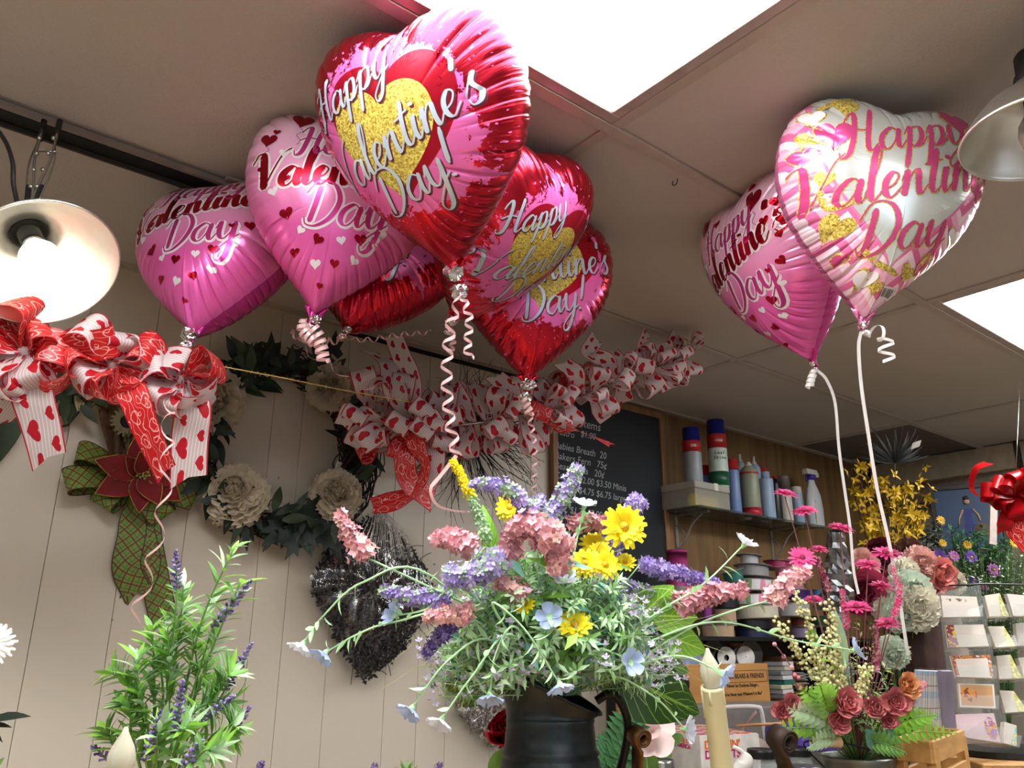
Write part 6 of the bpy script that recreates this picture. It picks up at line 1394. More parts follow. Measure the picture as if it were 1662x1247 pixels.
can('white capped can behind the bronze one', 1207, 820, 739, 20, M_greyl, M_whitep, Y=1.96, nozzle=True)
can('olive spray can with a bronze shoulder and red base nearest the shelf edge', 1221, 831, 752, 30, M_olive, M_whitep, [(.0, .16, M_redp), (.88, .92, M_redp)], Y=1.865, nozzle=True, capfrac=.14)
can('white nozzle can behind the olive one', 1230, 826, 743, 20, M_cyan, M_whitep, Y=1.955, nozzle=True)
can('silver can with a red top behind the pale blue bottle', 1243, 830, 762, 16, M_alu, M_redp, Y=1.95)
t_, p, r, h = can('pale blue bottle right of the olive can', 1248, 836, 768, 23, M_cyan, M_cyan, Y=1.88, dome=True, capfrac=.12, capr=.6)
can('dark bottle with an orange red cap', 1262, 838, 775, 17, M_blk, M_redp, Y=1.895, capfrac=.12, capr=.7, nozzle=True)
can('white bottle with a wide silver cap', 1278, 841, 775, 20, M_whitep, M_alu, Y=1.88, capfrac=.3, capr=.95, dome=False)
can('jar with a white lid beside the spray bottle', 1297, 844, 792, 18, M_cyan, M_whitep, Y=1.885, capfrac=.18, dome=False, name='lidded_jar', cat='jar')
# trigger spray bottle
q = onY(1324, 849, 1.885); D = depth(q); p = V((q.x, 1.885, SZ+.0002)); t = thing('spray_bottle', 'white trigger spray bottle with a purple neck and orange flame label', 'spray bottle', p, 'cans and bottles on the glass shelf')
k = D/FPX; mb = MB()
rows = []
for w_, z in ((17, 0), (19, 3), (19.5, 30), (17, 50), (12, 62), (8, 70), (7, 76)): rows.append([p+V((math.cos(a)*w_*k, math.sin(a)*w_*k*.6, z*k*1.04)) for a in [2*PI*i/20 for i in range(20)]])
mb.grid(rows, 0, cu=True); mb.build('body', [plastic('frosted_plastic', '#cdd2d6', .3)], t)
mb = MB(); mb.lathe(p, [(.0+8*k, 78*k), (8*k, 86*k)], 18); mb.build('neck_collar', [plastic('purple_plastic', '#4b2f9a')], t)
mb = MB(); mb.box(p+V((-.004, 0, 91*k)), (15*k, 5.5*k, 4.5*k), 0, None, .003); mb.box(p+V((12*k, 0, 88*k)), (6*k, 5*k, 4*k), 0, None, .003); mb.build('spray_head', [M_whitep], t, smooth=False)
mb = MB(); mb.tube(catmull([p+V((-11*k, 0, 88*k)), p+V((-14*k, 0, 82*k)), p+V((-13*k, 0, 74*k))], 4), .004, 6); mb.build('trigger', [M_navy], t)
mb = MB(); cc = p+V((-4*k, -13*k*.62-.004, 0)); mb.add([cc+V((-7*k, 0, 38*k)), cc+V((7*k, 0, 38*k)), cc+V((5*k, .002, 48*k)), cc+V((0, .003, 60*k)), cc+V((-5*k, .002, 48*k))], [(0, 1, 2, 3, 4)], 0); mb.add([cc+V((-9*k, 0, 6*k)), cc+V((9*k, 0, 6*k)), cc+V((9*k, 0, 36*k)), cc+V((-9*k, 0, 36*k))], [(0, 1, 2, 3)], 1); mb.build('label', [plastic('flame_orange', '#dc6a2a'), plastic('cream_label', '#e2d9a8')], t, smooth=False)

# black spool shelves
M_bshelf = pm('black_laminate', '#0f0f12', .45)
S1, S2 = 1.568, 1.350
t = thing('spool_shelving', 'black two tier shelving packed with ribbon spools against the plywood', 'shelf', (2.75, 1.87, 1.1))
mb = MB(); mb.box((2.80, 1.86, S1-.007), (.75, .145, .007), 0, None, .001); mb.build('shelf_board', [M_bshelf], t, smooth=False)
mb = MB(); mb.box((2.80, 1.86, S2-.007), (.75, .145, .007), 0, None, .001); mb.build('shelf_board', [M_bshelf], t, smooth=False)
mb = MB(); mb.box((2.80, 2.010, 1.30), (.75, .005, .255)); mb.build('back_panel', [M_bshelf], t, smooth=False)
for x in (2.055, 3.545): mb = MB(); mb.box((x, 1.86, .78), (.008, .144, .775)); mb.build('upright', [M_bshelf], t, smooth=False)
mb = MB(); mb.box((2.80, 1.86, 1.10), (.735, .142, .007)); mb.build('shelf_board', [M_bshelf], t, smooth=False)
def dots():
    m, nt, b = newmat('polka_dot_ribbon'); u, v = xuv(nt); uu = u*9.0; a = uu.fr()-.5; c2 = ((v*1.0)-.5+((uu.fl()*.5).fr()-.25)*.7); d = (a*a+c2*c2*.25).lt(.05); pk = ((uu.fl()*.3333).fr()).lt(.4)
    dn = nt; c = mixc(nt, pk, rgb('#7fa36a'), rgb('#e08aa8')); setin(nt, b, 'Base Color', mixc(nt, d, rgb('#e6e2e6'), c)); b.inputs['Roughness'].default_value = .4; return m
def weave():
    m, nt, b = newmat('woven_ribbon'); u, v = xuv(nt); d = ((u*60.0+v*5.0).fr()-.5).abs().lt(.2).mx(((u*60.0-v*5.0).fr()-.5).abs().lt(.2)); setin(nt, b, 'Base Color', mixc(nt, d, rgb('#3c1512'), rgb('#a2492e'))); return m
M_dots, M_weave = dots(), weave()
rc = {n_: pm('ribbon_'+n_, c, .4, var=.06) for n_, c in (('ivory', '#cfc8b2'), ('kraft', '#a98f74'), ('pink', '#d07c98'), ('hotpink', '#a8245a'), ('purple', '#3f1d6a'), ('grey', '#9b9a9c'), ('silver', '#b4b4ba'), ('teal', '#2c6f63'), ('blue', '#4a88b8'), ('white', '#cfccd0'), ('red', '#8e1a24'), ('green', '#23633c'), ('magenta', '#7a2a78'), ('black', '#17161a'), ('orange', '#b85a1e'), ('navy', '#23284c'), ('lilac', '#b9a6cc'), ('gold', '#a38c4e'), ('brown', '#5a3c28'))}
M_fl, M_flg = pm('white_flange', '#c6c2bd', .45), pm('grey_flange', '#8d8b8c', .5)
def spool(label, c, ax, R_, w_, m, fl=None, fr=1.18, group='ribbon spools on the upper black shelf', hub=.35):
    ax = V(ax).normalized(); t = thing('ribbon_spool', label, 'ribbon spool', V(c), group); c = V(c); fl = fl or M_fl
    mb = MB(); mb.lathe(c, [(R_*hub, -w_/2), (R_, -w_/2+.001), (R_, w_/2-.001), (R_*hub, w_/2)], 36, 0, ax, cap=False); mb.build('ribbon_roll', [m], t, smooth=False)
    for sg in (-1, 1):
        mb = MB(); o = sg*w_/2; R2_ = R_*fr; mb.lathe(c, [(R_*hub*.6, o), (R2_, o), (R2_, o+sg*.0016), (R_*hub*.6, o+sg*.0016), (R_*hub*.6, o)], 36, 0, ax, cap=False); mb.build('flange', [fl], t, smooth=False)
    return t
def sp_v(lab, x, y0, y1, wpx, m, fl=None, Y=1.83, tilt=(0, 0), fr=1.12, g='ribbon spools on the upper black shelf'):
    a, b_ = onY(x, y0, Y), onY(x, y1, Y); c = (a+b_)/2; D = depth(c); spool(lab, V((c.x, Y, c.z)), V((tilt[0], tilt[1], 1)), wpx/2/fr*D/FPX, abs(a.z-b_.z)*.92, m, fl, fr, g)
sp_v('grey spool at the top of the tallest stack', 1216, 902, 918, 42, rc['silver'], M_flg, 1.85, (.10, 0), 1.5)
sp_v('second grey spool under the topmost one', 1222, 919, 938, 62, rc['grey'], M_flg, 1.85, (.08, 0), 1.25)
sp_v('teal spool leaning at the left of the tallest stack', 1190, 926, 946, 40, rc['teal'], M_flg, 1.84, (-.25, .1), 1.3)
sp_v('blue spool under the teal one', 1196, 944, 958, 50, rc['blue'], M_fl, 1.86, (-.1, 0), 1.2)
sp_v('polka dot spool in the middle of the stack', 1224, 943, 961, 66, M_dots, M_fl, 1.82, (.06, 0), 1.03)
sp_v('second polka dot spool, lower one', 1222, 965, 981, 62, M_dots, M_fl, 1.80, (-.03, 0), 1.03)
sp_v('wide ivory spool under the polka dot spools', 1228, 983, 1003, 70, rc['ivory'], M_fl, 1.79, (-.04, 0), 1.04)
sp_v('black spool under the wide ivory one', 1222, 1006, 1022, 64, rc['black'], M_bshelf, 1.80, (0, 0), 1.08)
sp_v('navy spool at the bottom of the polka dot stack', 1222, 1022, 1036, 60, rc['navy'], M_bshelf, 1.80, (0, 0), 1.08)
sp_v('kraft ribbon spool above the widest kraft one', 1178, 990, 1010, 34, rc['kraft'], M_fl, 1.80, (0, 0), 1.04)
sp_v('widest kraft ribbon spool at the bottom left', 1166, 1015, 1035, 52, rc['kraft'], M_flg, 1.79, (0, 0), 1.04)
sp_v('dark brown spool between the two kraft ones', 1176, 1009, 1016, 40, rc['brown'], M_flg, 1.81, (0, 0), 1.06)
sp_v('purple roll standing left of the kraft spools', 1148, 984, 1016, 16, rc['magenta'], M_bshelf, 1.84, (0, 0), 1.02)
sp_v('black spool above the kraft ribbon', 1180, 972, 988, 40, rc['black'], M_bshelf, 1.84, (0, 0), 1.05)
sp_v('large pink spool at the top of the right-hand stack', 1278, 922, 946, 40, rc['pink'], M_fl, 1.84, (.03, 0), 1.1)
sp_v('dark red spool behind the large pink one', 1262, 912, 924, 46, rc['hotpink'], M_flg, 1.90, (.08, 0), 1.2)
sp_v('pale pink spool under the large pink one', 1284, 947, 957, 46, rc['pink'], M_fl, 1.84, (0, 0), 1.2)
sp_v('dark purple spool in the right-hand stack', 1292, 958, 976, 46, rc['purple'], M_flg, 1.82, (0, 0), 1.05)
sp_v('blue spool beside the dark purple one', 1330, 958, 972, 30, rc['blue'], M_flg, 1.84, (0, 0), 1.05)
sp_v('white spool under the dark purple one', 1288, 980, 1001, 52, rc['white'], M_fl, 1.80, (0, 0), 1.04)
sp_v('woven brown spool under the white one', 1299, 1003, 1017, 30, M_weave, M_flg, 1.80, (0, 0), 1.04)
sp_v('lilac spool at the bottom of the right-hand stack', 1305, 1019, 1036, 40, rc['lilac'], M_flg, 1.80, (0, 0), 1.05)
sp_v('green spool behind the cream berries', 1332, 1000, 1016, 34, rc['green'], M_flg, 1.84, (0, 0), 1.05)
sp_v('red spool at the far right behind the berries', 1352, 985, 1012, 30, rc['red'], M_flg, 1.84, (0, 0), 1.05)
sp_v('dark spool at the bottom behind the berries', 1340, 1018, 1036, 44, rc['black'], M_flg, 1.84, (0, 0), 1.05)
# pink roll standing at the left end
p0, p1 = onY(1106, 1035, 1.86), onY(1102, 898, 1.86); t = thing('mesh_roll', 'tall hot pink roll of deco mesh standing at the left end of the black shelf', 'roll', (p0.x, 1.86, S1)); r_ = 17*depth(p0)/FPX
mb = MB(); mb.lathe((p0.x, 1.86, 0), [(r_*.95, 1.735), (r_, 1.74), (r_*.97, 1.80), (r_, 1.86), (r_, p1.z-.002), (r_*.92, p1.z)], 26); mb.build('pink_mesh', [pm('pink_mesh_roll', '#b03c7e', .4, var=.08)], t)
mb = MB(); mb.lathe((p0.x, 1.86, 0), [(r_*.9, S1), (r_*.9, 1.735)], 26); mb.build('grey_roll_end', [M_fl], t)
# standing spools and the wooden sign crate on the lower shelf
G3 = 'ribbon spools standing on the lower black shelf'
def sp_h(lab, x, y, rpx, m, fl, Y=1.80, w_=.022, hub=.3, fr=1.06):
    c = onY(x, y, Y); D = depth(c); spool(lab, c, V((-.35, -1, .05)), rpx/fr*D/FPX, w_, m, fl, fr, G3, hub)
M_flb = pm('blue_grey_flange', '#7d88a3', .4)
for a in (('navy and cream spool standing furthest left', 1090, 1068, 19, rc['navy'], M_flg, 1.80), ('blue grey spool standing second from the left', 1117, 1066, 19, rc['blue'], M_flb, 1.78), ('beige spool behind the blue grey one', 1104, 1060, 20, rc['ivory'], M_flg, 1.86), ('red edged spool behind the candle', 1138, 1070, 18, rc['red'], M_fl, 1.80),
          ('grey spool standing behind the white ring', 1156, 1062, 22, rc['grey'], M_flg, 1.86), ('white spool with a large open centre above the sign', 1176, 1068, 17, rc['black'], M_fl, 1.78), ('white spool with a tiny hole above the sign', 1207, 1067, 17, rc['white'], M_fl, 1.78), ('beige spool behind the small-holed white one', 1216, 1062, 22, rc['ivory'], M_flg, 1.86)):
    sp_h(*a[:6], Y=a[6], hub=.5 if 'open' in a[0] else .12)
spool('orange spool lying on the white spools, just under the upper shelf', onY(1192, 1048, 1.82), V((0, 0, 1)), .024, .012, rc['orange'], M_flg, 1.1, G3)
M_sign = wood_material('sign_wood', '#9a6a38', '#c08c50', .8, .5, 0)
t = thing('wooden_sign_crate', 'wooden crate lettered BOYDS BEARS & FRIENDS on the lower black shelf', 'crate', (2.35, 1.76, S2))
A, B_ = onY(1093, 1143, 1.735), onY(1251, 1141, 1.735); zt = onY(1170, 1078, 1.735).z; zt2 = zt+.0
mb = MB(); mb.box(((A.x+B_.x)/2, 1.74, (S2+zt2)/2), ((B_.x-A.x)/2, .006, (zt2-S2)/2), 0, None, .002); mb.build('front_board', [M_sign], t, smooth=False)
mb = MB()
for x in (A.x+.006, B_.x-.006): mb.box((x, 1.80, (S2+zt2)/2-.01), (.006, .053, (zt2-S2)/2-.01))
mb.box(((A.x+B_.x)/2, 1.80, S2+.004), ((B_.x-A.x)/2-.012, .053, .004)); mb.build('crate_sides', [M_sign], t, smooth=False)
M_burn = pm('burnt_lettering', '#2e1a0c', .8)
for s_, x, y, sz in (('BOYDS BEARS & FRIENDS', 1206, 1098, .0215), ('"Never be Outdone Stinger...', 1206, 1113, .0155), ("you've Never seen Whatever's in Box\"", 1206, 1127, .0140)):
    q = onY(x, y, 1.7335); txt(s_, sz, RW_, q, M_burn, t, 'lettering', 'CENTER', bold=.0004)
q0, q1 = onY(1164, 1090, 1.733), onY(1246, 1106, 1.733); mb = MB()
for z in (q0.z, q1.z): mb.box(((q0.x+q1.x)/2, 1.7335, z), ((q1.x-q0.x)/2, .0004, .0006))
for x in (q0.x, q1.x): mb.box((x, 1.7335, (q0.z+q1.z)/2), (.0006, .0004, abs(q1.z-q0.z)/2))
mb.build('burnt_border', [M_burn], t, smooth=False)
q = onY(1109, 1111, 1.7335); mb = MB(); mb.lathe(q, [(.030, 0), (.030, .0008), (.0004, .0010)], 30, 0, V((0, -1, 0))); mb.build('black_disc', [M_blk], t)
# card stack and packets beside the sign
def stackbox(label, name, cat, x, y0, y1, wpx, m, g=None, Y=1.80, dep=.05, rot=0.0):
    a, b_ = onY(x, y0, Y), onY(x, y1, Y); c = (a+b_)/2; D = depth(c); t = MB(); t.box(c, (wpx/2*D/FPX, dep, abs(a.z-b_.z)/2*.96), 0, Matrix.Rotation(rot, 3, 'Z'), .001); o = t.build(name, [m], None, smooth=False); tag(o, label, cat, g); return o
cols = ['brown', 'white', 'ivory', 'grey', 'white', 'teal', 'ivory', 'white', 'grey', 'brown']
words = ['topmost', 'second', 'third', 'fourth', 'fifth', 'sixth', 'seventh', 'eighth', 'ninth', 'bottom']
for i in range(10): stackbox(f'{words[i]} flat packet in the stack right of the lettered sign', 'card_packet', 'packet', 1260+(i % 3-1)*1.5, 1066+i*7.5, 1073+i*7.5, 30, rc[cols[i]], 'flat packets stacked beside the sign', rot=.05*((i*7) % 3-1))
for i, (y0, y1, n_, lab) in enumerate(((1062, 1088, 'brown', 'brown bundle on top of the clear bagged cord'), (1090, 1106, 'grey', 'upper clear bagged bundle of cord'), (1107, 1120, 'kraft', 'middle bagged bundle of cord'), (1121, 1138, 'gold', 'lowest bagged bundle of cord'))):
    a, b_ = onY(1288, y0, 1.82), onY(1288, y1, 1.82); mb = MB(); c = (a+b_)/2; rnd = random.Random(i)
    for k in range(16): zz = c.z+rnd.uniform(-.4, .4)*abs(a.z-b_.z); mb.tube(catmull([(c.x-.042, 1.80+rnd.uniform(-.02, .02), zz), (c.x, 1.79+rnd.uniform(-.01, .01), zz+rnd.uniform(-.004, .004)), (c.x+.042, 1.80+rnd.uniform(-.02, .02), zz)], 4), .0028, 5)
    o = mb.build('cord_bundle', [rc[n_]]); tag(o, lab, 'cord bundle', 'bundles of cord right of the packet stack')

# ---------------------------------------------------------------- work table in the middle distance
TT = 1.205
M_table = pm('work_table', '#5f5850', .6)
t = thing('work_table', 'work table behind the counter holding jars, the pink and orange box and silk flowers', 'table', (2.2, 1.2, 0))
mb = MB(); mb.box((2.49, 1.01, TT-.015), (1.21, .66, .015), 0, None, .003); mb.build('table_top', [M_table], t, smooth=False)
for x, y in ((1.34, .41), (3.6, .41), (1.34, 1.6), (3.6, 1.6)): mb = MB(); mb.box((x, y, (TT-.03)/2), (.03, .03, (TT-.03)/2)); mb.build('leg', [M_table], t, smooth=False)
M_jar = pm('jar_glass', '#cfd6d2', .05, 0, var=.02, alpha=.35); M_lidb, M_lids = pm('black_jar_lid', '#1a1a1b', .35, .3), pm('silver_jar_lid', '#b8b8b4', .25, .95)
for x, y, D, m, lab, fill in ((1072, 1233, 1.9, M_lids, 'silver lidded jar below the pink and orange box', 'ivory'), (1008, 1240, 1.85, M_lids, 'silver lidded jar behind the jug handle', 'ivory'), (1235, 1216, 1.9, M_lidb, 'black lidded jar left of the rusty scroll', 'navy'), (1294, 1213, 2.0, M_lidb, 'black lidded jar right of the rusty scroll', 'purple'), (1306, 1243, 1.75, M_lids, 'silver lidded jar under the wooden grip', 'grey')):
    q = at(x, y, D); r_ = .033; t = thing('mason_jar', lab, 'jar', V((q.x, q.y, TT)), 'lidded jars on the work table'); zt = max(q.z, TT+.05)
    mb = MB(); mb.lathe((q.x, q.y, 0), [(r_*1.05, TT+.0005), (r_*1.2, TT+.006), (r_*1.2, zt-.045), (r_*.95, zt-.028), (r_*.95, zt-.018)], 26); mb.build('jar_body', [M_jar], t)
    mb = MB(); pr = [(r_, zt-.020)]
    for k in range(4): pr += [(r_*1.03, zt-.018+.004*k), (r_*.99, zt-.016+.004*k)]
    pr += [(r_, zt-.001), (r_*.95, zt), (r_*.9, zt-.001), (.0005, zt-.001)]; mb.lathe((q.x, q.y, 0), pr, 30); mb.build('lid', [m], t)
    mb = MB(); mb.lathe((q.x, q.y, 0), [(r_*1.1, TT+.003), (r_*1.1, zt-.06), (.001, zt-.058)], 20); mb.build('jar_contents', [rc[fill]], t)
# doughnut box
def donut_top():
    m, nt, b = newmat('doughnut_box_print'); x, y, z, o = xobj(nt); a = (x*19.0).fr()-.5; c2 = (y*19.0).fr()-.5; q = a*a+c2*c2; ring = q.lt(.17)*(1.0-q.lt(.012)); k = (((x*19.0).fl()+(y*19.0).fl())*.5).fr().lt(.25)
    c = mixc(nt, k, rgb('#e8601c'), rgb('#c81f6c')); setin(nt, b, 'Base Color', mixc(nt, ring, rgb('#e2dedb'), c)); return m
M_card, M_dt = pm('white_card', '#d9d2ca', .6), donut_top(); M_do, M_dp = pm('print_orange', '#e8661e', .5), pm('print_magenta', '#c3206a', .5)
pc = at(1137, 1221, 1.95); fx = at(1075, 1210, 2.02); d1 = (at(1078, 1186, 2.1)-pc); d1.z = 0; d1.normalize(); d2 = V((-d1.y, d1.x, 0)); d2 = -d2 if d2.dot(CR) < 0 else d2
t = thing('doughnut_box', 'white doughnut box printed pink and orange, partly hidden by the cream candle', 'box', V((pc.x, pc.y, TT)))
bz = at(1137, 1196, 1.95).z; Lb, Wb = .24, .18; o = V((pc.x, pc.y, 0)); Mb = Matrix((d1, d2, UP)).transposed(); cen = o+d1*Lb/2+d2*Wb/2
mb = MB(); mb.box(cen+UP*(TT+bz)/2, (Lb/2, Wb/2, (bz-TT)/2-.0005), 0, Mb, .001); mb.build('box_body', [M_card], t, smooth=False)
mb = MB(); mb.box(cen+UP*(bz+.0005), (Lb/2-.003, Wb/2-.003, .0006), 0, Mb); mb.build('printed_top', [M_dt], t, smooth=False)
Mt = Matrix((d2, UP, d2.cross(UP))).transposed()
for s_, dz, m in (("DUNKIN'", -.022, M_do), ('DONUTS', -.044, M_dp)): txt(s_, .026, Mt, o+d2*.012+UP*(bz+dz)-d1*.0008, m, t, 'lettering', 'LEFT', bold=.0009)
Mt2 = Matrix((-d1, UP, (-d1).cross(UP))).transposed()
for s_, dz, m in (("AMERICA", -.03, M_dp), ('RUNS ON', -.018, M_do)): txt(s_, .014, Mt2, o+d1*.10-d2*.0008+UP*(bz+dz), m, t, 'lettering', 'LEFT', bold=.0005)
# odds and ends between the candle and the bucket
o_ = MB(); a = [at(1190, 1218, 2.12), at(1213, 1188, 2.15), at(1252, 1208, 2.15), at(1250, 1232, 2.12), at(1190, 1236, 2.12)]; o_.add([p for p in a]+[p+HF*.12-UP*.01 for p in a], [(0, 1, 2, 3, 4), (9, 8, 7, 6, 5), (0, 5, 6, 1), (1, 6, 7, 2), (2, 7, 8, 3), (4, 9, 5, 0), (3, 8, 9, 4)]); o_ = o_.build('open_carton', [pm('beige_card', '#b9aa98', .7)], None, smooth=False); tag(o_, 'open beige carton flap right of the candle', 'box')
mb = MB(); mb.tube(catmull([at(1180, 1262, 1.5), at(1208, 1240, 1.5), at(1205, 1222, 1.5), at(1190, 1212, 1.5)], 8), [.004+.012*math.sin(PI*min(1, i/16)) for i in range(25)], 10); o_ = mb.build('white_scissor_handle', [M_whitep]); tag(o_, 'white plastic handle poking up beside the candle', 'scissors')
mb = MB(); mb.box(at(1300, 1196, 2.15), (.075, .06, .030), 0, Matrix.Rotation(-.5, 3, 'Z'), .002); o_ = mb.build('purple_box', [plastic('violet_card', '#5b3fa0', .5)], None, smooth=False); tag(o_, 'violet box behind the black jar lids', 'box')
mb = MB(); mb.tube(catmull([at(1148, 1150, 2.2), at(1200, 1147, 2.2), at(1228, 1148, 2.2), at(1236, 1156, 2.2), at(1243, 1205, 2.2)], 8), .006, 8); o_ = mb.build('white_tube_frame', [M_whitep]); tag(o_, 'bent white metal tube below the lower black shelf', 'frame')
mb = MB(); mb.tube([at(1193, 1199, 2.25), at(1228, 1155, 2.25)], .005, 8); o_ = mb.build('pink_dowel', [pm('pinkish_dowel', '#a88784', .6)]); tag(o_, 'slanting pinkish rod under the bent white tube', 'rod')
mb = MB(); mb.tube([at(1194, 1178, 1.9), at(1268, 1175, 1.9)], .0035, 8); o_ = mb.build('wooden_dowel', [pm('pine_dowel', '#a9774e', .6)]); tag(o_, 'thin brown wooden dowel lying level above the carton', 'dowel')
mb = MB(); c = at(1165, 1175, 2.5); mb.box(c, (.28, .12, .06), 0, RC, .004); o_ = mb.build('grey_crate', [pm('grey_plastic', '#77706c', .6)], None, smooth=False); tag(o_, 'pale grey storage box in the shadow under the shelves', 'box')
mb = MB(); c = at(1022, 1170, 1.9); mb.box(c, (.03, .02, .055), 0, RC, .003); o_ = mb.build('orange_box', [pm('orange_card', '#a8582c', .6)], None, smooth=False); tag(o_, 'orange box glimpsed behind the jug handle', 'box')
# ================================================================ silk flowers, picture and card rack on the right
M_fors, M_forsb = pm('forsythia_petal', '#b8940f', .6, var=.2, vs=60, tl=.2), pm('forsythia_twig', '#3a2a18', .8)
fb = at(1440, 1060, 2.75); FB = V((fb.x, fb.y, TT)); rnd = random.Random(44)
t = thing('forsythia_bunch', 'bunch of yellow forsythia branches in the corner beside the plywood', 'flower', FB)
pts = []
for i in range(26):
    x = rnd.uniform(1372, 1502); y = rnd.uniform(748, 880); top = at(x, y, 2.8+rnd.uniform(-.15, .1)); b0 = at(1440+rnd.uniform(-12, 12), 960, 2.78); P = catmull([FB, b0, b0.lerp(top, .5)+CR*rnd.uniform(-.02, .02), top], 6); pts.append(P)
for x, y in ((1494, 788), (1507, 812), (1500, 830), (1386, 745)): top = at(x, y, 2.75); pts.append(catmull([FB, at(1450, 960, 2.78), at(1475, 870, 2.76), top], 6))
mb = MB()
for P in pts: mb.tube(P, .0016, 4, 0, cap=False)
mb.build('branches', [M_forsb], t)
mb = MB()
for P in pts:
    for k in range(11):
        f = rnd.uniform(.48, 1)*(len(P)-1.001); j = int(f); p = P[j].lerp(P[j+1], f-j)+V((rnd.gauss(0, .008), rnd.gauss(0, .008), rnd.gauss(0, .008))); nn = (V((rnd.uniform(-1, 1), rnd.uniform(-1, 1), rnd.uniform(-.6, 1)))-CF*.8).normalized(); s, u = frame(nn); a0 = rnd.uniform(0, 6)
        for q in range(4): a = a0+q*PI/2; mb.leaf(p, (s*math.cos(a)+u*math.sin(a))*.9+nn*.45, rnd.uniform(.020, .028), .010, nn, 0, .3, .2, 3)
o = mb.build('blossoms', [M_fors], t); o['kind'] = 'stuff'
M_spk = pm('dark_palm_leaf', '#0e120f', .5, var=.3)
t = thing('dark_palm', 'dark spiky palm leaves touching the ceiling above the forsythia', 'plant', at(1450, 1060, 3.0)); mb = MB(); c = at(1452, 752, 3.0)
for i in range(34): a = rnd.uniform(.1, PI-.1); mb.leaf(c, CR*math.cos(a)*1.0+CU*math.sin(a)*.55+CF*rnd.uniform(-.4, .2), rnd.uniform(.08, .17), .008, -CF, 0, .5, .2, 5)
mb.build('leaf_blades', [M_spk], t); mb = MB(); mb.tube([at(1450, 1060, 3.0), c], .004, 6); mb.build('stem', [M_forsb], t)
mb = MB(); q = at(1487, 722, 2.9); rows = [[q+CR*(.016*i+.004*math.sin(j))+CU*(.012*j+.006*math.sin(i*2)) for i in range(-1, 2)] for j in range(-1, 2)]; mb.grid(rows, 0); mb.tube([q, c], .0008, 4, 0); o = mb.build('white_silk_bud', [pm('greyish_petal', '#9a928c', .7)]); tag(o, 'small pale silk bud among the dark palm leaves', 'flower')

SR = pm('coral_silk', '#e4928a', .7, var=.15, tl=.15); SB = pm('blush_silk', '#e2b0a4', .7, var=.12, tl=.15); SM = pm('deep_rose_silk', '#b0405e', .7, var=.2, tl=.12); SK = pm('burgundy_silk', '#6a2438', .7, var=.2); SW = pm('ivory_silk', '#e6e0cc', .7, var=.1, tl=.15); SG = pm('pale_green_silk', '#cdd8c4', .7, var=.12, tl=.15); SD = pm('dim_brown_silk', '#6e4a3c', .8, var=.2)
RB = at(1455, 1120, 2.3); RBf = V((RB.x, RB.y, TT))
for i, (x, y, D, r_, m, L, lab) in enumerate(((1398, 918, 2.25, .046, SB, ROSE, 'peach silk rose behind the pale daisy and the white ribbon'), (1400, 962, 2.2, .066, SM, ROSE, 'largest deep pink silk rose behind the bucket daisies'), (1448, 948, 2.25, .044, SM, ROSE, 'deep pink silk rose right of the largest one'), (1424, 898, 2.35, .048, SK, ROSE, 'burgundy silk flower directly under the forsythia'), (1452, 925, 2.35, .04, SK, ROSE, 'small burgundy silk flower behind the largest pink daisy'),
      (1523, 930, 2.2, .046, SR, ROSE, 'open coral silk rose nearest the card rack'), (1494, 914, 2.25, .040, SB, PEONY, 'blush silk peony above the open coral rose'), (1476, 895, 2.3, .032, SD, PEONY, 'dim brownish silk flower below the forsythia'), (1500, 958, 2.22, .034, SR, PEONY, 'coral silk dahlia under the open coral rose'), (1514, 978, 2.22, .034, SB, PEONY, 'blush silk peony lowest beside the card rack'),
      (1470, 930, 2.2, .036, SW, PEONY, 'ivory silk carnation crossed by the wide white ribbon'), (1478, 962, 2.15, .05, SG, PEONY, 'pale green silk hydrangea under the ivory carnation'), (1486, 984, 2.12, .052, SW, PEONY, 'ivory and green hydrangea, largest pale bloom'), (1460, 1000, 2.12, .036, SG, PEONY, 'pale green hydrangea lowest of the pale blooms'), (1438, 990, 2.15, .03, SW, PEONY, 'small ivory bloom behind the lowest pink daisy'), (1448, 1060, 2.0, .034, SG, PEONY, 'grey green silk bloom in the shade below the others'), (1545, 945, 2.25, .030, SW, PEONY, 'cream silk petals touching the card rack top'))):
    p = at(x, y, D); nn = -CF+CR*rs.uniform(-.4, .4)+CU*rs.uniform(-.1, .5)
    flower_stem('silk_bloom', lab, 'flower', 'large silk blooms behind the zinc bucket', p-nn.normalized()*.02, [('blossom', lambda mb, rnd, p=p, nn=nn, r_=r_, L=L: (pom(mb, p, nn, r_*1.1, 0, rnd, 90) if L is PEONY else bloom(mb, p, nn, r_, L, 0, .75, .10, rnd)), [m])], base=RBf, leaves=4, lm=M_mleaf, mats=M_green, lift=.1, seed=i)
# silver foil
c = at(1356, 918, 2.1); t = MB(); rnd = random.Random(3); rows = []
for i in range(16):
    f = i/15; rows.append([at(1356-14*f+12*math.sin(f*2), 862+125*f, 2.1)+(CR*math.cos(a)+CF*math.sin(a))*((.018+.026*f)*(1+rnd.uniform(-.28, .28))) for a in [2*PI*k/16 for k in range(16)]])
t.grid(rows, 0, cu=True); t.tube([at(1356, 980, 2.1), V((c.x, c.y, TT))], .02, 10); o = t.build('silver_foil_wrap', [pm('tarnished_foil', '#8c8f92', .25, .95, var=.15)], None, smooth=False); tag(o, 'crumpled silver foil column left of the peach silk rose', 'foil')
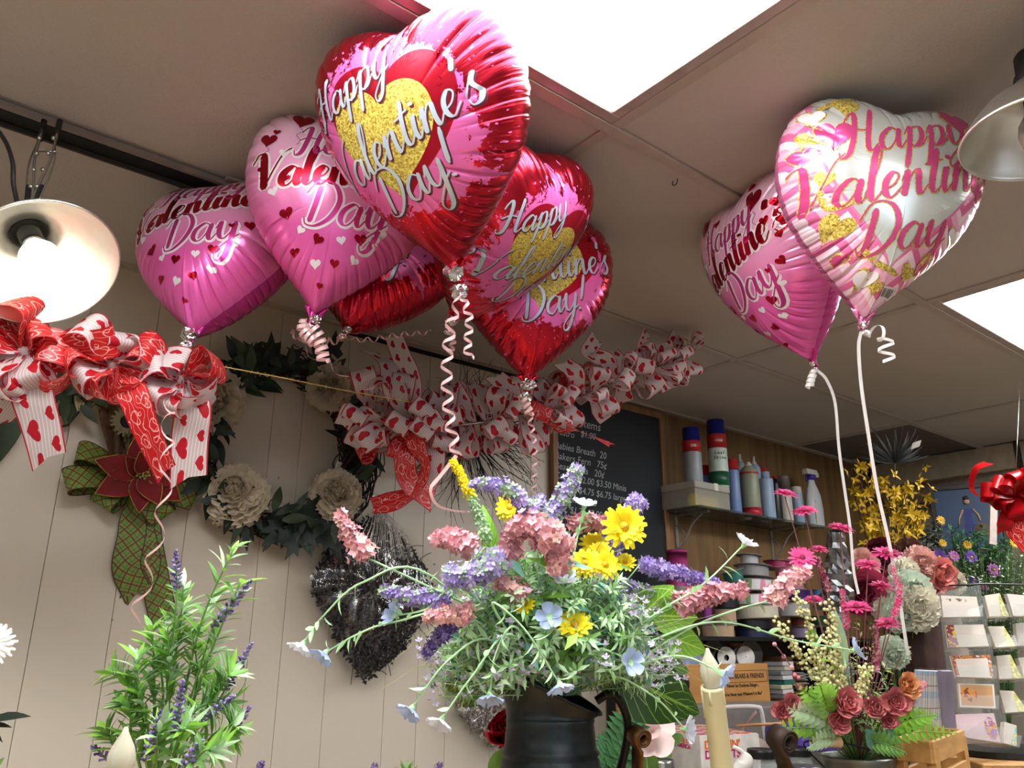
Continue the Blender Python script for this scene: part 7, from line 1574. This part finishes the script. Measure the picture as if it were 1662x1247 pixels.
# burlap and bark coloured vases
def vase(name, label, cat, x, y0, y1, D, w0, w1, m, rip=0, n=30):
    a, b_ = at(x, y0, D), at(x, y1, D); zb = min(b_.z, TT+.06) if b_.z < TT+.08 else b_.z; mb = MB(); rows = []
    for i in range(12):
        f = i/11; z = a.z*(1-f)+TT*f; r_ = (w0+(w1-w0)*f)*D/FPX/2; rows.append([V((a.x, a.y, z))+HR*(math.cos(q)*r_*(1+rip*math.sin(q*9+f*2)))+HF*(math.sin(q)*r_*(1+rip*math.sin(q*9+f*2))) for q in [2*PI*k/n for k in range(n)]])
    mb.grid(rows, 0, cu=True); mb.grid([rows[0], [V((a.x, a.y, a.z-.01))]*n], 0, cu=True); o = mb.build(name, [m], V((0, 0, 0)) and None); tag(o, label, cat); return o
vase('pleated_vase', 'dark brown pleated vase under the pale hydrangeas', 'vase', 1492, 1012, 1100, 2.2, 62, 48, pm('bark_brown', '#3c2620', .7, var=.4, vs=30), .05)
vase('burlap_sack', 'grey brown burlap sack behind the card rack edge', 'sack', 1530, 985, 1110, 2.25, 44, 70, pm('grey_burlap', '#6f6252', .9, var=.3, vs=30, bmp=.002), .06)
# picture on the right wall
def picture():
    m, nt, b = newmat('picture_print'); n = xnoise(nt, 6, detail=3); setin(nt, b, 'Base Color', mixc(nt, n, rgb('#0e2440'), rgb('#163a5a'))); b.inputs['Roughness'].default_value = .5; return m
pc = at(1572, 842, 3.25); rr_ = (at(1620, 838, 3.2)-at(1524, 846, 3.3)); rr_.z = 0; rr_.normalize(); nn = rr_.cross(UP); nn = -nn if nn.dot(CF) > 0 else nn; Mp = Matrix((rr_, UP, nn)).transposed(); hw, hh = 48*3.25/FPX, 52*3.25/FPX
t = thing('framed_picture', 'dark framed blue picture of a standing figure in a long gown behind the greenery', 'picture', pc-UP*hh)
mb = MB(); mb.box(pc, (hw-.01, .0, hh-.01) if False else (hw-.008, hh-.008, .004), 0, Mp); mb.build('print', [picture()], t, smooth=False)
mb = MB()
for sg in (-1, 1): mb.box(pc+rr_*hw*sg, (.010, hh+.010, .010), 0, Mp, .002); mb.box(pc+UP*hh*sg, (hw-.010, .010, .010), 0, Mp, .002)
mb.build('frame', [pm('dark_frame', '#1a1613', .5)], t, smooth=False)
mb = MB(); q_ = pc-UP*hh-nn*.004; mb.tube([q_, V((q_.x, q_.y, TT+.001))], .006, 8); mb.build('stand_leg', [pm('dark_frame', '#1a1613', .5)], t)
def pp(x, y, e=.0052): return pc+rr_*(x*hw)+UP*(y*hh)+nn*e
mb = MB(); mb.add([pp(-.12, .30), pp(.16, .30), pp(.10, .0), pp(.30, -.9), pp(-.26, -.9), pp(-.10, .0)], [(0, 1, 2, 3, 4, 5)], 0); mb.ball(pp(.02, .52), .012, 1, 8, 6, (1, 1, 1)); mb.ball(pp(.02, .62), .012, 2, 8, 6); mb.tube([pp(-.12, .28), pp(-.28, .0), pp(-.3, -.2)], .004, 5, 1); mb.tube([pp(.16, .28), pp(.30, .1), pp(.34, -.1)], .004, 5, 1); mb.lathe(pp(.34, -.36), [(.028, 0), (.022, .002), (.001, .003)], 14, 3, nn)
mb.build('painted_figure', [pm('gown_blue', '#18225c', .6), pm('painted_skin', '#9a7a5c', .7), pm('painted_hair', '#1c1411', .7), pm('painted_brown', '#4a3a2c', .7)], t)
# greenery and small flowers in front of the picture
def shrub(name, label, x0, x1, y0, y1, D, cnt, mats, ms, seed, L=.028, w_=.012):
    rnd = random.Random(seed); b0 = V(at((x0+x1)/2, 1050, D)); b0 = V((b0.x, b0.y, TT)); mb = MB()
    for i in range(cnt):
        top = at(rnd.uniform(x0, x1), rnd.uniform(y0, y1), D+rnd.uniform(-.12, .12)); P = catmull([b0, b0.lerp(top, .55)+UP*.03, top], 5); mb.tube(P, .001, 3, 0, cap=False); sprigs(mb, P, rnd, 12, L, w_, ms, .5, 1, 1, .2, 3)
    o = mb.build(name, mats, None, loc=b0); tag(o, label, 'greenery', None, 'stuff')
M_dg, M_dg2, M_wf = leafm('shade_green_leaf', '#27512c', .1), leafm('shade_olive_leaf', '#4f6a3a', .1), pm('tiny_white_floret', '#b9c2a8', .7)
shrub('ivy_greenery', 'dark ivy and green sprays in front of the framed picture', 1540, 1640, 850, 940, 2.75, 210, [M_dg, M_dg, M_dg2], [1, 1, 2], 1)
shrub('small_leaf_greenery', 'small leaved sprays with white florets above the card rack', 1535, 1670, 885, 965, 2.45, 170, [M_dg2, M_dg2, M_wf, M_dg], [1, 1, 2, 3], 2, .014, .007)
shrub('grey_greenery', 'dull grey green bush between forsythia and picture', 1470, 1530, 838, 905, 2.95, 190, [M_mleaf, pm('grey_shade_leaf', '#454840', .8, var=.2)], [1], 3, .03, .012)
DB = at(1590, 1050, 2.5); DB = V((DB.x, DB.y, TT)); M_vio, M_mau = pm('violet_petal', '#5a3a8e', .6, tl=.15), pm('mauve_petal', '#9c5c9c', .6, tl=.15)
for i, (x, y, r_, m, lab) in enumerate(((1524, 905, .025, M_vio, 'violet silk daisy left of the greenery'), (1576, 905, .020, M_vio, 'small violet daisy in the middle of the greenery'), (1613, 926, .020, M_mau, 'mauve daisy above the card rack'), (1548, 903, .016, M_mau, 'dim mauve daisy between the two violet ones'), (1581, 942, .014, M_vio, 'tiny violet daisy just above the rack top'), (1595, 953, .014, M_mau, 'pink daisy seen through the clear rack'), (1570, 885, .013, M_fors, 'yellow daisy under the picture'), (1530, 882, .012, M_fors, 'yellow daisy left of the picture'), (1645, 882, .015, M_fors, 'yellow daisy under the red bow'), (1527, 845, .013, M_fors, 'yellow bud beside the picture frame'))):
    p = at(x, y, 2.38); nn = -CF+CU*.5+CR*rs.uniform(-.3, .3)
    flower_stem('silk_daisy', lab, 'flower', 'small silk daisies in the greenery', p-nn.normalized()*.005, [('petals', lambda mb, rnd, p=p, nn=nn, r_=r_: daisy(mb, p, nn, r_, 11, 0, 0, 10, 2, rnd, .36, .15), [m]), ('flower_centre', lambda mb, rnd, p=p, nn=nn, r_=r_: mb.ball(p+nn.normalized()*r_*.1, r_*.2, 0, 6, 4), [M_yelc])], base=DB, leaves=4, lm=M_dg, mats=M_dg2, seed=i)
# red bow at the right edge
M_rtin = pm('glossy_red_ribbon', '#a80f16', .25, .1, var=.15, tl=.2); M_rr2 = M_rr
c = at(1650, 806, 2.3); t = thing('red_bow', 'glossy red ribbon bow with a curled end hanging before the framed picture', 'bow', c); r, u, n = lf(1650, 806); rnd = random.Random(3)
for ang, L, tilt, phi in ((150, .06, .3, 50), (175, .075, .3, 70), (195, .06, .4, 30), (90, .06, .4, 40), (60, .07, .3, 60), (120, .05, .6, 30), (30, .07, .3, 40), (-30, .07, .4, 30), (-80, .06, .5, 60), (-140, .05, .5, 40)):
    a = math.radians(ang); d = r*math.cos(a)+u*math.sin(a)+n*tilt; ppv = -r*math.sin(a)+u*math.cos(a); f = math.radians(phi); mb = MB(); loop(mb, c, d, n*math.cos(f)+ppv*math.sin(f), L*1.25, .05, .024); mb.build('ribbon_loop', [M_rtin], t)
mb = MB(); P = [at(1603, 752, 2.3), at(1585, 760, 2.3), at(1577, 780, 2.3), at(1578, 795, 2.3), at(1590, 805, 2.3), at(1620, 806, 2.3), c]; tail(mb, P[::-1], CF*1+CR*.2, .028, 0, .4); mb.build('ribbon_tail', [M_rtin], t)
mb = MB(); tail(mb, [c, at(1645, 840, 2.28), at(1650, 862, 2.26), at(1668, 885, 2.25)], r, .06, 0, .5); mb.build('ribbon_tail', [M_rr2], t)
mb = MB(); tail(mb, [c, at(1632, 845, 2.28), at(1630, 862, 2.28)], r, .04, 0, .5); mb.build('ribbon_tail', [M_rtin], t)
mb = MB(); mb.tube([at(1648, 780, 2.33), at(1652, 700, 2.33), onZ(1655, 620, CZ-.002)], .0008, 5); mb.build('hanging_wire', [M_wire], t)
mb = MB(); mb.box(at(1612, 834, 2.55), (.011, .004, .10), 0, RC @ Matrix.Rotation(.2, 3, 'Y')); o = mb.build('white_stake', [pm('dull_white_stake', '#9c8d86', .6)], None, smooth=False); tag(o, 'pale flat stake standing behind the red bow tail', 'stake')

# ---------------------------------------------------------------- clear card rack
M_acr = pm('acrylic', '#d8dcda', .06, 0, var=.02, alpha=.15); M_env = pm('envelope_white', '#d3c9bd', .7, var=.04); M_rackb = pm('rack_black', '#0e0e10', .4)
def card_face(kind):
    m, nt, b = newmat('greeting_card'); u, v = xuv(nt); base = {0: '#cabdb0', 1: '#c8bdaf', 2: '#cfc4b8', 3: '#b98a58', 4: '#cbb0b4', 5: '#c6bdae', 6: '#bfb7ae'}[kind % 7]; c1 = {0: '#2c2418', 1: '#7a1f3c', 2: '#8a3c1c', 3: '#d8801e', 4: '#8c5a9a', 5: '#a8a24c', 6: '#6aa8b0'}[kind % 7]; c2 = {0: '#5c4a30', 1: '#d6b52a', 2: '#c07a2a', 3: '#6a3216', 4: '#c98a3a', 5: '#d6cf80', 6: '#e0c040'}[kind % 7]
    n = xnoise(nt, 1, xvec(nt, u*7.0, v*5.0), detail=3)
    if kind % 7 == 0: mk = ((v-.80).abs()*9.0+(u-.45).abs()*1.2).lt(.8)*n.gt(.55)
    elif kind % 7 == 1: mk = (u-v*-.05).lt(.26)
    elif kind % 7 == 2: mk = ((u-.5).abs().gt(.41)).mx(v.gt(.84))*n.gt(.42)
    elif kind % 7 == 3: mk = ((u-.24)*(u-.24)*1.2+(v-.5)*(v-.5)).lt(.09+0.0)*n.gt(.4)
    elif kind % 7 == 4: mk = ((u-.84)*(u-.84)*4.0+(v-.45)*(v-.45)*.6).lt(.09)*n.gt(.42)
    else: mk = (u-v*.4).gt(.55)
    c = mixc(nt, n.gt(.53), rgb(c1), rgb(c2)); c = mixc(nt, mk, rgb(base), c)
    if kind % 7 == 3: c = mixc(nt, (u-.5).abs().gt(.45).mx((v-.5).abs().gt(.43)), c, rgb('#d3c9bd'))
    setin(nt, b, 'Base Color', c); b.inputs['Roughness'].default_value = .6; return m
CARDM = [card_face(k) for k in range(7)]
rk0 = at(1640, 1222, 1.72)
t = thing('card_rack', 'clear tiered rack of small enclosure cards at the lower right', 'card rack', V((rk0.x, rk0.y, rk0.z)))
mb = MB(); n = 40; c = at(1665, 1216, 1.80); rows = [[V((c.x, c.y, c.z-.012+dz))+HR*(.155*k_*math.cos(a))+HF*(.10*k_*math.sin(a)) for a in [2*PI*i/n for i in range(n)]] for dz, k_ in ((0, .001), (0, 1), (.012, 1), (.012, .001))]; mb.grid(rows, 0, cu=True); mb.build('rack_base', [M_rackb], t, smooth=False)
def quad(mb, P, m=0, th=.0): mb.add(P, [(0, 1, 2, 3)], m, [(0, 0), (1, 0), (1, 1), (0, 1)])
mb = MB(); quad(mb, [at(1551, 1205, 1.86), at(1640, 1205, 1.95), at(1590, 950, 1.98), at(1522, 962, 1.9)]); mb.build('back_sheet', [M_acr], t, smooth=False, solid=.002)
mb = MB(); mb.tube([at(1541, 951, 1.88), at(1600, 948, 1.93), at(1680, 950, 1.98)], .0022, 5); mb.build('top_edge', [M_rackb], t)
cards = [ # tl, tr, br, bl pixels, D, kind, label
 ((1527, 967), (1585, 969), (1591, 1001), (1531, 1002), 1.80, 0, 'card with a small black floral sprig, top pocket of the left column'),
 ((1535, 1015), (1596, 1014), (1605, 1049), (1540, 1051), 1.78, 1, 'card with a yellow and maroon flower, second pocket of the left column'),
 ((1543, 1065), (1607, 1063), (1613, 1101), (1552, 1099), 1.76, 2, 'card with a brown leaf border, third pocket of the left column'),
 ((1555, 1109), (1613, 1111), (1616, 1150), (1558, 1148), 1.74, 3, 'orange and brown floral card, fourth pocket of the left column'),
 ((1550, 1160), (1613, 1158), (1624, 1206), (1556, 1196), 1.70, 4, 'large lilac card with a bouquet print, bottom pocket'),
 ((1598, 967), (1622, 963), (1638, 1001), (1606, 1001), 1.84, 5, 'top card of the middle column, turned edge on'),
 ((1603, 1017), (1629, 1017), (1649, 1049), (1616, 1051), 1.82, 5, 'second card of the middle column, turned edge on'),
 ((1617, 1065), (1640, 1063), (1659, 1101), (1622, 1102), 1.80, 5, 'third card of the middle column with a pale green edge'),
 ((1622, 1121), (1645, 1122), (1668, 1155), (1632, 1157), 1.78, 5, 'fourth card of the middle column with a yellow card behind'),
 ((1630, 1172), (1650, 1178), (1650, 1212), (1628, 1206), 1.72, 6, 'packet of cards in the bottom right pocket'),
 ((1634, 964), (1675, 968), (1675, 1000), (1645, 1000), 1.88, 6, 'top card of the last column at the picture edge'),
 ((1648, 1012), (1680, 1010), (1680, 1048), (1652, 1048), 1.86, 6, 'turquoise and yellow card at the picture edge'),
 ((1652, 1068), (1685, 1066), (1685, 1100), (1662, 1100), 1.84, 5, 'pale card at the picture edge, third row')]
for tl_, tr, br, bl_, D, k, lab in cards:
    P = [at(*bl_, D), at(*br, D+.01), at(*tr, D+.045), at(*tl_, D+.035)]; nn = (P[1]-P[0]).cross(P[3]-P[0]).normalized(); nn = -nn if nn.dot(CF) > 0 else nn
    tc = thing('greeting_card', lab, 'card', (P[0]+P[1])/2, 'small greeting cards in the clear rack'); mb = MB(); quad(mb, P); mb.build('card_face', [CARDM[k]], tc, smooth=False, solid=.0006)
    mb = MB(); th = .010 if k in (5, 6) else .006; Q = [p-nn*th+(P[3]-P[0])*(.04 if p in (P[2], P[3]) else .0) for p in P]; R_ = [p-nn*.0009 for p in P]
    mb.add(R_+Q, [(0, 1, 2, 3), (7, 6, 5, 4), (0, 4, 5, 1), (1, 5, 6, 2), (2, 6, 7, 3), (3, 7, 4, 0)]); mb.build('envelope_stack', [M_env], tc, smooth=False)
    mb = MB(); ex = (P[1]-P[0])*.03; lo = (P[3]-P[0])*-.05; F_ = [P[0]+nn*.006-ex+lo, P[1]+nn*.006+ex+lo, P[1]+nn*.012+ex+(P[2]-P[1])*.45, P[0]+nn*.012-ex+(P[3]-P[0])*.45]; quad(mb, F_); B4 = [F_[0]-nn*.026, F_[1]-nn*.026]; mb.add([F_[0], F_[1], B4[1], B4[0]], [(0, 1, 2, 3)]); mb.build('clear_pocket', [M_acr], t, smooth=False, solid=.0015)
# plaid bag
def bag_plaid():
    m, nt, b = newmat('plaid_cloth'); u, v = xuv(nt); a = (u*5.0).fr(); c2 = (v*3.2).fr(); c = mixc(nt, a.lt(.38), rgb('#d3c7ae'), rgb('#b9c2d0')); c = mixc(nt, c2.lt(.3)*.6, c, rgb('#8fa6c6')); c = mixc(nt, (a-.62).abs().lt(.035).mx((a-.25).abs().lt(.02)), c, rgb('#2a2224')); c = mixc(nt, (c2-.55).abs().lt(.03)*.7, c, rgb('#7a4a44')); setin(nt, b, 'Base Color', c); b.inputs['Roughness'].default_value = .7; return m
t = thing('plaid_fabric_bag', 'clear bag of folded plaid fabric standing between the bucket and the card rack', 'fabric', at(1520, 1205, 1.6))
mb = MB(); quad(mb, [at(1486, 1206, 1.58), at(1526, 1203, 1.60), at(1532, 1090, 1.62), at(1488, 1088, 1.60)]); mb.build('folded_plaid', [bag_plaid()], t, smooth=False, solid=.012)
mb = MB(); rows = [[at(1526+d_*(1-.15*j)+(5 if i == 2 else 0), 1203-57*j, 1.60+.01*i) for i, d_ in enumerate((0, 8, 18))] for j in range(3)]; mb.grid(rows, 0); mb.build('fabric_fold', [pm('mauve_fabric', '#8d8296', .6, var=.3, vs=12)], t, smooth=False, solid=.010)
mb = MB(); quad(mb, [at(1484, 1208, 1.57), at(1545, 1203, 1.585), at(1554, 1085, 1.60), at(1486, 1084, 1.585)]); mb.build('clear_sleeve', [M_cello], t, smooth=False)
# wooden crate and the plank under the rack
M_pine = wood_material('pine_slat', '#a8783e', '#cf9c5c', 1.2, .55, 0)
P0, P1, P2_ = at(1454, 1216, 1.40), at(1512, 1216, 1.36), at(1564, 1203, 1.55)
t = thing('wooden_crate', 'small slatted pine crate beside the zinc bucket at the lower right', 'crate', V((P1.x, P1.y, TT)))
def slat(a, b_, h, th, z): 
    d = (b_-a); d.z = 0; L = d.length; d.normalize(); s = V((-d.y, d.x, 0)); mb = MB(); mb.box(V(((a.x+b_.x)/2, (a.y+b_.y)/2, z)), (L/2, th, h/2), 0, Matrix((d, s, UP)).transposed(), .0015); return mb
zt = P1.z+.012
for k in range(3):
    z = zt-.018-k*.052
    slat(P0, P1, .036, .004, z).build('slat', [M_pine], t, smooth=False); slat(P1, P2_, .036, .004, z).build('slat', [M_pine], t, smooth=False)
    slat(P0+(P2_-P1), P2_, .036, .004, z).build('slat', [M_pine], t, smooth=False); slat(P0, P0+(P2_-P1), .036, .004, z).build('slat', [M_pine], t, smooth=False)
for p in (P0, P1, P2_, P0+(P2_-P1)): mb = MB(); q = p.lerp((P0+P2_)/2, .1); mb.box(V((q.x, q.y, (zt-.01+TT)/2)), (.008, .008, (zt-.01-TT)/2)); mb.build('corner_post', [M_pine], t, smooth=False)
c = at(1665, 1216, 1.80); zt = c.z-.013
t = thing('rack_stand', 'tan wooden stand carrying the card rack', 'stand', V((c.x, c.y, TT))); mb = MB(); mb.box(V((c.x+.01, c.y, zt-.012)), (.19, .15, .0115), 0, RC, .002); mb.build('stand_top', [M_pine], t, smooth=False); mb = MB(); mb.box(V((c.x+.01, c.y, (zt-.024+TT)/2)), (.15, .12, (zt-.024-TT)/2), 0, RC); mb.build('stand_body', [M_pine], t, smooth=False)
# green ceiling hook
mb = MB(); q = onZ(1100, 290, CZ-.004); mb.tube(catmull([q, q+V((0, .004, -.010)), q+V((-.01, .006, -.016)), q+V((-.016, .0, -.012))], 5), .001, 5); o = mb.build('ceiling_hook', [M_iron]); tag(o, 'tiny bent wire hook hanging from the ceiling grid beside the big light', 'hook')
